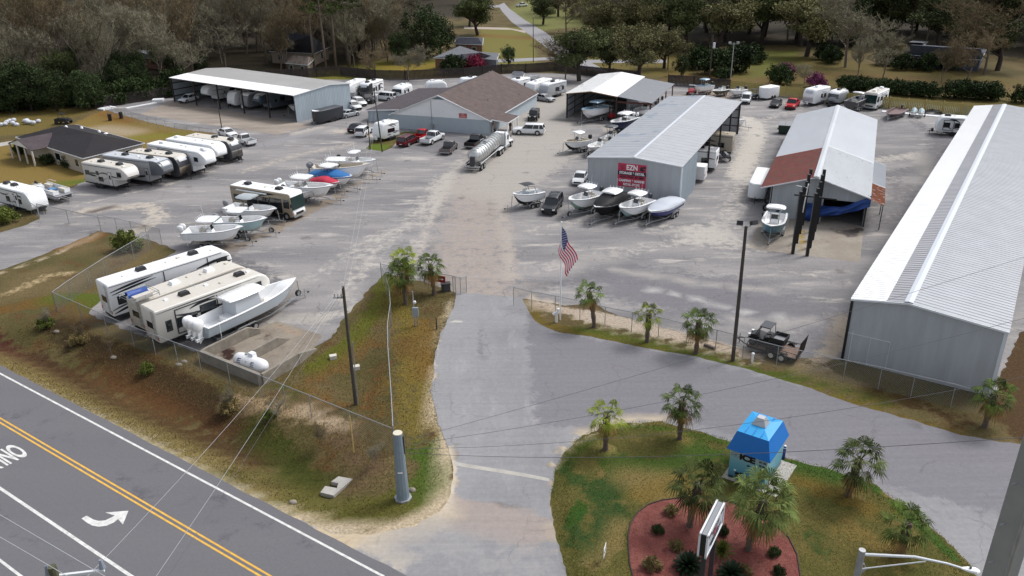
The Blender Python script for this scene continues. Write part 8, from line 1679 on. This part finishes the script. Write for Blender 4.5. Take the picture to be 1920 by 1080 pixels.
# individually placed trees and their labels: kind, seed, base px, crown height factor
T = [('oak', 1, (1086, 152), 1.35, 'dark green spreading oak left of the boat shed', 'oak_tree'), ('oak', 2, (1140, 138), .95, 'smaller oak tangled between the two spreading oaks', 'oak_tree'),
     ('oakolive', 1, (1196, 150), 1.4, 'olive brown oak right behind the boat shed roof', 'oak_tree'), ('oakolive', 2, (1245, 128), 1.1, 'olive oak filling the gap right of the boat shed oak', 'oak_tree'),
     ('oakolive', 3, (1345, 97), 1.75, 'very wide olive brown oak above the evergreen shrubs', 'oak_tree'), ('round', 1, (1277, 142), .62, 'narrow dark cedar beside the boat shed oak', 'cedar_tree'),
     ('oakolive', 1, (1512, 106), 1.7, 'large olive oak left of the thick trunked tree', 'oak_tree'), ('bareoak', 1, (1585, 126), 1.75, 'huge bare oak with a thick dark trunk on the right lawn', 'oak_tree'),
     ('bareoak', 2, (1845, 140), 1.7, 'huge oak with a pale branching trunk near the right edge', 'oak_tree'), ('oak', 3, (1870, 132), 1.6, 'dark leafy oak crowding the right edge', 'oak_tree'), ('oak', 2, (1760, 95), 1.7, 'dark oak arching over the dark house', 'oak_tree'),
     ('bareoak', 3, (1655, 146), .85, 'small pale bare tree in the middle of the right lawn', 'bare_tree'), ('bare', 1, (1608, 142), .7, 'thin bare sapling beside the thick trunk', 'bare_tree'), ('bareoak', 4, (1810, 154), .95, 'silvery bare tree behind the long hedge', 'bare_tree'), ('bare', 2, (1765, 156), .6, 'slender bare sapling left of the silvery tree', 'bare_tree'),
     ('bareoak', 1, (1508, 158), .42, 'low fuzzy bare tree with reddish stems by the yellow fence', 'bare_tree'),
     ('round', 2, (800, 112), 1.75, 'big dark evergreen tree behind the shop', 'evergreen_tree'), ('round', 3, (752, 118), 1.0, 'dark holly left of the big evergreen', 'evergreen_tree'), ('round', 4, (826, 104), 1.3, 'dark evergreen right of the big one', 'evergreen_tree'),
     ('oak', 4, (896, 66), 1.45, 'dark oak at the head of the lawn by the side street', 'oak_tree'), ('oak', 3, (880, 50), 1.2, 'oak behind the one by the side street', 'oak_tree'), ('round', 5, (953, 123), .62, 'small round topped tree on the lawn left of the street', 'round_tree'),
     ('oak', 1, (1018, 46), 1.15, 'dark oak right of the side street', 'oak_tree'), ('bareoak', 2, (1062, 62), 1.3, 'bare tree behind the dark green spreading oak', 'bare_tree'),
     ('redbush', 1, (893, 134), 2.6, 'crimson flowering tree behind the shop roof', 'flowering_tree'), ('bush', 1, (848, 138), 2.9, 'tall green bush left of the crimson tree', 'bush'), ('bush', 2, (868, 132), 2.0, 'lower green bush under the crimson tree', 'bush'),
     ('bareoak', 3, (766, 152), .75, 'pale bare tree growing against the dark fence', 'bare_tree'), ('bareoak', 4, (700, 148), .65, 'leaning grey bare tree left of the pale one at the fence', 'bare_tree'),
     ('pine', 1, (612, 134), 1.15, 'tall pine with a long bare trunk, left of the pair by the dark roofed house', 'pine_tree'), ('pine', 2, (630, 130), 1.2, 'tall pine right of the dark roofed house', 'pine_tree'), ('pine', 3, (655, 126), 1.1, 'pine farther right along the wood edge', 'pine_tree'), ('pine', 2, (590, 132), 1.15, 'pine with a thick trunk in front of the dark roofed house', 'pine_tree'),
     ('pine', 1, (368, 96), .95, 'full crowned pine rising over the open shed', 'pine_tree'), ('pine', 3, (530, 60), 1.1, 'pine behind the dark roofed house', 'pine_tree'), ('pine', 2, (680, 70), 1.2, 'pine standing left of the blue roofed house', 'pine_tree'),
     ('round', 1, (60, 208), 1.25, 'broad dark evergreen above the white sacks', 'evergreen_tree'), ('round', 2, (24, 212), 1.1, 'dark evergreen at the far left edge', 'evergreen_tree'), ('round', 3, (108, 208), 1.05, 'dark evergreen over the parked mower', 'evergreen_tree'), ('round', 4, (168, 206), 1.0, 'dark evergreen at the end of the board fence', 'evergreen_tree'), ('round', 5, (226, 186), .95, 'green tree behind the board fence', 'evergreen_tree'), ('round', 1, (262, 178), .9, 'bushy green tree left of the open shed', 'evergreen_tree'),
     ('round', 3, (334, 150), .8, 'small green tree right behind the open shed corner', 'evergreen_tree'), ('bush', 3, (1342, 138), 4.0, 'large dark green shrub behind the white transformer pole', 'shrub'), ('bush', 1, (1380, 134), 4.2, 'large dark green shrub right of the transformer pole', 'shrub'), ('bush', 2, (1412, 118), 3.0, 'dark shrub beside the garden shed', 'shrub'), ('bush', 2, (1310, 128), 3.4, 'dark shrub left of the transformer pole', 'shrub'), ('bush', 3, (1356, 150), 2., 'low bush on the brown lawn by the floodlight pole', 'shrub'),
     ('bush', 1, (1462, 158), 2.8, 'dark round shrub below the magenta blossoms', 'shrub'), ('azalea', 1, (1468, 148), 2.3, 'magenta flowering azalea above the dark round shrub', 'azalea_bush'), ('azalea', 2, (1530, 164), 1.9, 'dark pink azalea behind the yellow fence', 'azalea_bush'), ('azalea', 2, (1714, 126), 1.4, 'purple azalea before the dark house', 'azalea_bush'),
     ('bareoak', 2, (1060, 148), .9, 'bare tree left of the dark green spreading oak', 'bare_tree')]
for kind, seed, px, sc, lb, nm in T: tree(kind, seed, px, sc, lb, 'shrub' if nm in ('shrub', 'bush', 'azalea_bush') else 'tree', name=nm, names=('stem', 'foliage') if nm in ('shrub', 'bush', 'azalea_bush') else ('trunk', 'crown'))
for i, x in enumerate(range(1588, 1745, 22)): tree('bush', 1+i % 3, (x, 168+(x-1588)*.09), (2.3, 2.3, 1.9), 'dark clipped shrub in the long hedge behind the yellow fence', 'shrub', 'shrubs of the long hedge', name='hedge_shrub', names=('stem', 'foliage'))
for i, x in enumerate((1790, 1812, 1836, 1858)): tree('bush', 1+i % 3, (x, 184+i), (2.6, 2.6, 2.3), 'dark clipped shrub in the right hand hedge before the oaks', 'shrub', 'shrubs of the right hedge', name='hedge_shrub', names=('stem', 'foliage'))
tree('bush', 2, (1916, 192), 2.2, 'dark shrub at the right edge beyond the yellow fence', 'shrub', name='shrub', names=('stem', 'foliage'))
for i, (x, y) in enumerate(((1560, 118), (1548, 112), (1690, 130), (1735, 132), (1660, 122), (1780, 130))): tree('bush', 1+i % 3, (x, y), 2.6, ('dark undergrowth shrub left of the thick trunk', 'round shrub beyond the thick trunk', 'shrub at the left corner of the dark house', 'shrub in front of the dark house windows', 'shrub between the small bare tree and the dark house', 'shrub at the right corner of the dark house')[i], 'shrub', name='shrub', names=('stem', 'foliage'))
# house planting, verge shrubs
for i, (x, y, k, s, lb) in enumerate(((40, 288, 'bush', 1.1, 'dark shrub at the porch end of the cream house'), (133, 312, 'bush', 1.3, 'dark shrub below the cream house window'), (90, 308, 'bush', 1.1, 'shrub in the porch shade of the cream house'), (12, 418, 'lime', 1.4, 'lime green bush at the left edge by the entry lane'), (240, 470, 'lime', 1.5, 'lime green bush beside the left gate fence'),
                                 (86, 612, 'lime', .7, 'pale green shrub in the verge, furthest left'), (275, 694, 'lime', .6, 'pale green shrub in the verge below the cream camper'), (505, 782, 'lime', .5, 'small green shrub in the verge by the sandy patch'), (148, 641, 'tuft', .7, 'dark bare shrub right of the furthest left shrub'), (428, 764, 'tuft', .75, 'twiggy brown shrub in the middle of the verge'), (270, 288, 'bush', .5, 'tiny bush on the house lawn'))):
    o = tree(k, 1+i % 3, (x, y), s, lb, 'shrub', name='shrub', names=('stem', 'foliage')); o.location.z = ground_z(np.array([[o.location.x, o.location.y]]))[0]
for i, (x, y) in enumerate(((88, 612), (210, 665), (520, 790), (605, 835), (705, 870), (150, 640), (430, 765))): tree('bare', 1+i % 2, (x, y), .13, ('leafless sapling beside the furthest left verge shrub', 'leafless sapling in the rust brown verge', 'leafless sapling behind the small green verge shrub', 'leafless sapling right of the sandy patch', 'thin leafless sapling above the drain slab', 'leafless sapling near the bare verge shrub', 'leafless sapling in the middle verge')[i], 'tree', name='sapling')
# the woods: individually copied trees
rf = random.Random(11)
def scatter(n_, poly_px, kinds, label, group, smin, smax, mind, name='bare_tree', world=False):
    pl = poly_px if world else [tuple(at(x, y).xy) for x, y in poly_px]; xs_ = [p[0] for p in pl]; ys_ = [p[1] for p in pl]; pts = []; tries = 0
    while len(pts) < n_ and tries < n_*80:
        tries += 1; p = (rf.uniform(min(xs_), max(xs_)), rf.uniform(min(ys_), max(ys_)))
        if not inside(np.array([p]), pl)[0]: continue
        if any((p[0]-q[0])**2+(p[1]-q[1])**2 < mind*mind for q in pts): continue
        pts.append(p); k, s = rf.choice(kinds); sc = rf.uniform(smin, smax); tree(k, s, None, (sc*rf.uniform(.9, 1.1), sc, sc*rf.uniform(1.0, 1.3)), label, 'tree', group, name, world=p)
bk = [('bare', 1), ('bare', 2), ('bare', 3), ('bare', 4), ('bareoak', 1), ('bareoak', 3)]
scatter(120, [(-140, 215), (60, 196), (180, 193), (320, 172), (480, 140), (500, 60), (300, 30), (-140, 60)], bk, 'leafless grey tree crowded in the wood at the upper left', 'bare trees of the left wood', .95, 1.45, 4.2)
scatter(60, [(480, 138), (700, 128), (740, 100), (720, 40), (480, 40)], bk, 'leafless tree in the wood behind the open shed roof', 'bare trees behind the open shed', .9, 1.3, 4.5)
scatter(90, [(-140, 60), (740, 45), (860, 10), (860, -50), (-140, -40)], bk, 'leafless tree far back in the upper left wood', 'far bare trees of the left wood', 1.1, 1.5, 8)
mk = [('oak', 1), ('oak', 2), ('oakolive', 1), ('oakolive', 2), ('bareoak', 2), ('bare', 2), ('round', 2)]
scatter(46, [(1290, 84), (1480, 92), (1560, 96), (1680, 84), (1860, 90), (2060, 110), (2100, 60), (1290, 50)], mk+[('oak', 3), ('bareoak', 1)], 'big oak in the tree belt behind the right lawn', 'oaks behind the right lawn', 1.5, 2.1, 6.5, 'oak_tree')
scatter(20, [(640, 126), (765, 118), (765, 60), (640, 50)], bk, 'leafless tree between the pines and the big evergreen', 'bare trees by the big evergreen', .9, 1.3, 5)
scatter(16, [(1110, 100), (1290, 100), (1290, 62), (1110, 62)], [('oakolive', 1), ('bareoak', 1), ('bare', 2), ('oak', 2)], 'tree behind the spreading oaks at the centre', 'trees behind the centre oaks', 1.1, 1.6, 8)
scatter(26, [(-60, 216), (60, 204), (180, 200), (330, 182), (330, 174), (180, 190), (-60, 200)], [('bush', 1), ('bush', 2), ('bush', 3)], 'dark understory bush along the edge of the left wood', 'understory bushes of the left wood', 1.8, 3.2, 3, 'bush')
scatter(40, [(1290, 60), (1480, 82), (1560, 90), (1680, 75), (1920, 100), (2100, 100), (2100, 0), (1290, 10)], mk, 'big dark oak in the wooded belt at the upper right', 'oaks of the upper right belt', 1.3, 1.9, 7.5, 'oak_tree')
scatter(60, [(1260, 10), (2100, 20), (2100, -50), (1200, -50)], mk, 'distant tree on the skyline of the upper right', 'distant trees, upper right', 1.5, 2., 16, 'distant_tree')
scatter(34, [(1030, 44), (1190, 48), (1280, 25), (1280, -20), (1050, -20)], mk, 'tree among the distant gardens at the top centre', 'trees of the distant gardens', 1.1, 1.6, 9, 'garden_tree')
scatter(50, [(560, 20), (850, 40), (930, -5), (1010, -30), (1250, -30), (1250, -60), (560, -60)], mk+bk[:2], 'distant tree beyond the side street', 'distant trees beyond the street', 1.3, 1.8, 11, 'distant_tree')
scatter(22, [(-140, 215), (60, 200), (180, 196), (320, 176), (420, 140), (300, 110), (-140, 150)], [('round', 1), ('round', 3), ('oak', 2), ('bush', 1)], 'dark evergreen undergrowth tree inside the left wood', 'undergrowth evergreens of the left wood', .5, .95, 6, 'evergreen_tree')
scatter(16, [(60, 100), (700, 110), (740, 60), (0, 40)], [('round', 1), ('oakolive', 2), ('pine', 1), ('pine', 3)], 'evergreen rising among the bare crowns of the left wood', 'evergreens among the bare trees', .9, 1.25, 15, 'evergreen_tree')
# ================= PALMS =================
def palm_crown(seed, n_=30, dead=6, R_=1.0):
    n_ = int(n_*.75); R_ *= 1.25
    rn = random.Random(seed); live, dd = [], []
    V, F, T_ = [], [], []
    V2, F2 = [], []
    for k in range(n_+dead):
        isd = k >= n_; az = k*2.399963+rn.uniform(-.2, .2); el = (R(78)-R(118)*((k+.5)/n_)**.85) if not isd else R(-62)+rn.uniform(-.25, .2)
        tgt, fc = (V2, F2) if isd else (V, F); tone = rn.random()
        h = Vector((math.cos(az), math.sin(az), 0)); d = (h*math.cos(el)+Vector((0, 0, math.sin(el)))).normalized(); side = Vector((-math.sin(az), math.cos(az), 0)); upv = side.cross(d)*-1
        if upv.z < 0: upv = -upv
        pl = R_*rn.uniform(.66, .95); base = Vector((0, 0, 0))+h*.08; tip = base+d*pl; tip.z -= .12
        def quad(a, b, w, w2):
            o = len(tgt); s = side*w; s2 = side*w2; tgt.extend([a-s, a+s, b+s2, b-s2]); fc.append((o, o+1, o+2, o+3)); (T_.append(tone) if not isd else None)
        quad(base, tip, .03, .02)
        ns = 15; fr = R_*rn.uniform(.62, .78)
        for j in range(ns):
            a = R(-105)+R(210)*j/(ns-1)+rn.uniform(-.05, .05); L_ = fr*(1-.25*abs(a)/R(105)); dv = (d*math.cos(a)+side*math.sin(a)); fold = upv*(.18*abs(math.sin(a)))
            m1 = tip+(dv+fold)*L_*.55; e = tip+(dv+fold*.4)*L_+Vector((0, 0, -1))*L_*(.5 if not isd else .7)*rn.uniform(.5, 1.4); pr = dv.cross(upv).normalized()*(.033*R_)
            o = len(tgt); tgt.extend([tip, m1-pr, e, m1+pr]); fc.append((o, o+1, o+2, o+3)); (T_.append(min(1, max(0, tone+rn.uniform(-.3, .3)))) if not isd else None)
    out = []
    for nm, v, f, m in (('crown', V, F, None), ('dead_fronds', V2, F2, M_deadf)):
        me = bpy.data.meshes.new(nm); me.from_pydata([tuple(x) for x in v], [], f)
        if nm == 'crown': at_ = me.attributes.new('tone', 'FLOAT', 'FACE'); at_.data.foreach_set('value', np.array(T_, dtype=np.float32))
        if m: me.materials.append(m)
        out.append(me)
    return out
M_deadf = mat('dead_frond', A(150, 116, 66), .9, var=.3, vscale=4); M_ptr = mat('palm_trunk', A(112, 98, 88), .95, var=.45, vscale=5, bump=.6, bscale=18)
M_pg = [leafmat('palm_green', A(84, 102, 44), .6, .7), leafmat('palm_yellow_green', A(124, 136, 46), .5, .7), leafmat('palm_grey_green', A(84, 96, 50), .65, .7)]
def palm(seed, base, cxy, R_, col, label, n_=30, dead=6, thick=.19, z0=0.):
    P = at(*base, z0); h = z0; lo, hi = z0+.5, 14.
    for _ in range(40):
        m_ = (lo+hi)/2
        if to_px((P.x, P.y, m_))[1] > cxy[1]: lo = m_
        else: hi = m_
    h = lo; C_ = at(*cxy, h); o = thing('palm_tree', label, 'palm tree', (P.x, P.y, z0)); t = Vector((C_.x-P.x, 0, h-z0)); rn = random.Random(seed)
    mb = MB(); N_ = 10; pts = [Vector((t.x*(i/N_)**1.5, 0, t.z*i/N_-.1*(i == 0))) for i in range(N_+1)]; rs_ = [thick*(1.25 if i == 0 else (1+.18*math.sin(i*2.1+seed)) if i < 6 else 1.28-.03*i*.3) for i in range(N_+1)]; mb.tube(pts, rs_, 9)
    mb.out('trunk', M_ptr, o, smooth=True)
    bt = MB()
    for k in range(46):   # leaf boots criss-crossing the upper trunk
        u = .45+.55*k/46; p_ = Vector((t.x*u**1.5, 0, t.z*u)); a = k*2.4; q = Vector((math.cos(a), math.sin(a), 0)); bt.box(tuple(p_+q*thick*1.05), (.05, .1, .3), rz=a, ry=R(22))
    bt.out('leaf_boots', M_ptr, o)
    cm, dm = palm_crown(seed, n_, dead, R_); cm.materials.append(M_pg[col]); c = mobj('crown', cm, o); c.location = (t.x, 0, t.z)
    if dead: d_ = mobj('dead_fronds', dm, o); d_.location = (t.x, 0, t.z-.15)
    o.rotation_euler = (0, 0, 0); return o
palm(1, (1135, 844), (1138, 778), .82, 1, 'bright green palm at the tip of the grass island', 24, 3, z0=.12)
palm(2, (1274, 824), (1280, 752), .88, 0, 'palm with brown hanging fronds left of the blue kiosk', 30, 9, z0=.12)
palm(3, (1293, 986), (1312, 906), 1.08, 2, 'bushy grey green palm left of the marquee sign', 36, 5, .2, z0=.17)
palm(4, (1403, 1030), (1434, 938), 1.2, 2, 'fullest palm in the mulch bed, right of the marquee sign', 44, 8, .2, z0=.17)
palm(5, (1590, 930), (1612, 862), 1.05, 2, 'tall palm on the grass right of the kiosk', 34, 4, z0=.12)
palm(6, (1688, 1042), (1702, 980), .9, 0, 'short palm nearest the bottom right street light', 26, 4, z0=.12)
palm(7, (1846, 800), (1866, 738), .92, 0, 'palm in front of the warehouse corner', 30, 8)
palm(8, (1114, 613), (1104, 547), .82, 0, 'palm right of the flagpole with two dead fronds', 28, 6, .2)
palm(9, (1213, 641), (1217, 588), .82, 1, 'short yellow green palm in the middle of the fence strip', 22, 0, .2)
palm(10, (1305, 662), (1311, 602), .92, 0, 'thick crowned palm nearest the floodlight pole', 32, 7, .2)
palm(11, (761, 570), (752, 510), 1.05, 0, 'front palm of the close pair at the entrance', 32, 7, .2)
palm(12, (765, 548), (758, 486), .95, 1, 'rear yellow green palm of the close pair at the entrance', 28, 8, .2)
palm(13, (814, 552), (806, 496), .95, 0, 'palm beside the red entrance sign', 30, 8, .2)
# bed plants
def cycad(px, R_, label, m, n_=34, el=(70, 5), w=.05, name='sago_palm', z=.17):
    P = at(*px, z); o = thing(name, label, 'shrub', (P.x, P.y, z)); V, F, T_ = [], [], []; rn = random.Random(int(px[0]))
    for k in range(n_):
        az = k*2.4; e = R(el[0]+(el[1]-el[0])*k/n_); d = Vector((math.cos(az)*math.cos(e), math.sin(az)*math.cos(e), math.sin(e))); s = Vector((-math.sin(az), math.cos(az), 0)); prev = None; q = Vector((0, 0, .15)); t = rn.random()
        for j in range(6):
            ww = w*math.sin(math.pi*min(1, (j+.6)/6))*1.2+.01; pr = (q-s*ww, q+s*ww)
            if prev: o_ = len(V); V.extend([prev[0], prev[1], pr[1], pr[0]]); F.append((o_, o_+1, o_+2, o_+3)); T_.append(min(1, max(0, t+rn.uniform(-.2, .2))))
            prev = pr; q = q+d*R_/5; d = (d+Vector((0, 0, -.16))).normalized()
    me = bpy.data.meshes.new('fronds'); me.from_pydata([tuple(v) for v in V], [], F); a_ = me.attributes.new('tone', 'FLOAT', 'FACE'); a_.data.foreach_set('value', np.array(T_, dtype=np.float32)); me.materials.append(m); mobj('fronds', me, o); MB().tube([(0, 0, -.1), (0, 0, .2)], .12, 8).out('stem', M_ptr, o)
m_cy = leafmat('cycad_dark', A(36, 50, 34), .4, .4); m_gr = leafmat('spiky_green', A(112, 122, 52), .4, .5); m_dg = leafmat('dry_grass_tuft', A(150, 128, 82), .4)
cycad((1290, 1066), .95, 'dark green sago palm left of the marquee sign post', m_cy, 60, (75, 0), .09); cycad((1370, 1082), .9, 'dark sago palm at the bottom edge right of the sign', m_cy, 50, (75, 0), .09)
cycad((1353, 1040), .8, 'spiky green plant directly behind the marquee sign', m_gr, 50, (85, 20), .04, 'spiky_plant'); cycad((1338, 982), .7, 'spiky green plant at the back of the mulch bed', m_gr, 40, (80, 10), .04, 'spiky_plant')
for i, (x, y, s, k, lb) in enumerate(((1259, 962, .42, 'tuft', 'rounded tan grass tuft at the top left of the mulch bed'), (1222, 1066, .5, 'tuft', 'large rounded tan tuft at the bottom left of the mulch bed'), (1233, 998, .34, 'bush', 'small dark tuft at the left of the mulch bed'), (1268, 1030, .42, 'tuft', 'ragged brown tuft in the middle left of the mulch bed'), (1356, 1000, .36, 'bush', 'dark tuft behind the marquee sign'), (1452, 1040, .34, 'bush', 'dark tuft at the right of the mulch bed'), (1460, 1076, .34, 'bush', 'lowest dark tuft at the right of the mulch bed'), (1395, 1076, .4, 'tuft', 'brown tuft beside the bottom sago palm'))):
    o = tree(k, 1+i % 3, (x, y), s, lb, 'shrub', name='grass_tuft', names=('stem', 'foliage')); P = at(x, y, .17); o.location = (P.x, P.y, .15)
# blades of grass over the island and the nearer verge
def grass(name, poly_px, n_, h, m, zf, excl=None, seed=1):
    pl = [tuple(at(x, y).xy) for x, y in poly_px]; rs = np.random.RandomState(seed); xs_ = [p[0] for p in pl]; ys_ = [p[1] for p in pl]; P = np.stack([rs.uniform(min(xs_), max(xs_), n_*2), rs.uniform(min(ys_), max(ys_), n_*2)], -1); P = P[inside(P, pl)]
    if excl is not None: P = P[~inside(P, [tuple(at(x, y).xy) for x, y in excl])]
    P = P[:n_]; N = len(P); z = zf(P); hh = h*rs.uniform(.4, 1.3, N); a = rs.uniform(0, 6.28, N); w = .022; dx, dy = np.cos(a)*w, np.sin(a)*w; lx, ly = rs.normal(size=N)*h*.5, rs.normal(size=N)*h*.5
    V = np.stack([np.stack([P[:, 0]-dx, P[:, 1]-dy, z-.01], -1), np.stack([P[:, 0]+dx, P[:, 1]+dy, z-.01], -1), np.stack([P[:, 0]+lx, P[:, 1]+ly, z+hh], -1)], 1).reshape(-1, 3)
    me = bpy.data.meshes.new(name); me.from_pydata(V.tolist(), [], [(i, i+1, i+2) for i in range(0, N*3, 3)]); a_ = me.attributes.new('tone', 'FLOAT', 'FACE'); a_.data.foreach_set('value', rs.rand(N).astype(np.float32)); me.materials.append(m); o = bpy.data.objects.new(name, me); COL.objects.link(o); o['kind'] = 'stuff'; tag(o, name.replace('_', ' ')+' growing as uncounted short blades', 'grass'); return o
grass('island_grass', island, 60000, .07, leafmat('grass_blades', A(104, 106, 52), .5), lambda P: np.full(len(P), .15), bed_px, 2)
grass('verge_grass', [(-20, 640), (60, 600), (370, 665), (490, 712), (600, 650), (715, 530), (850, 560), (815, 680), (830, 900), (740, 980), (560, 950), (0, 690)], 70000, .09, leafmat('verge_blades', A(112, 98, 60), .5), ground_z, None, 3)
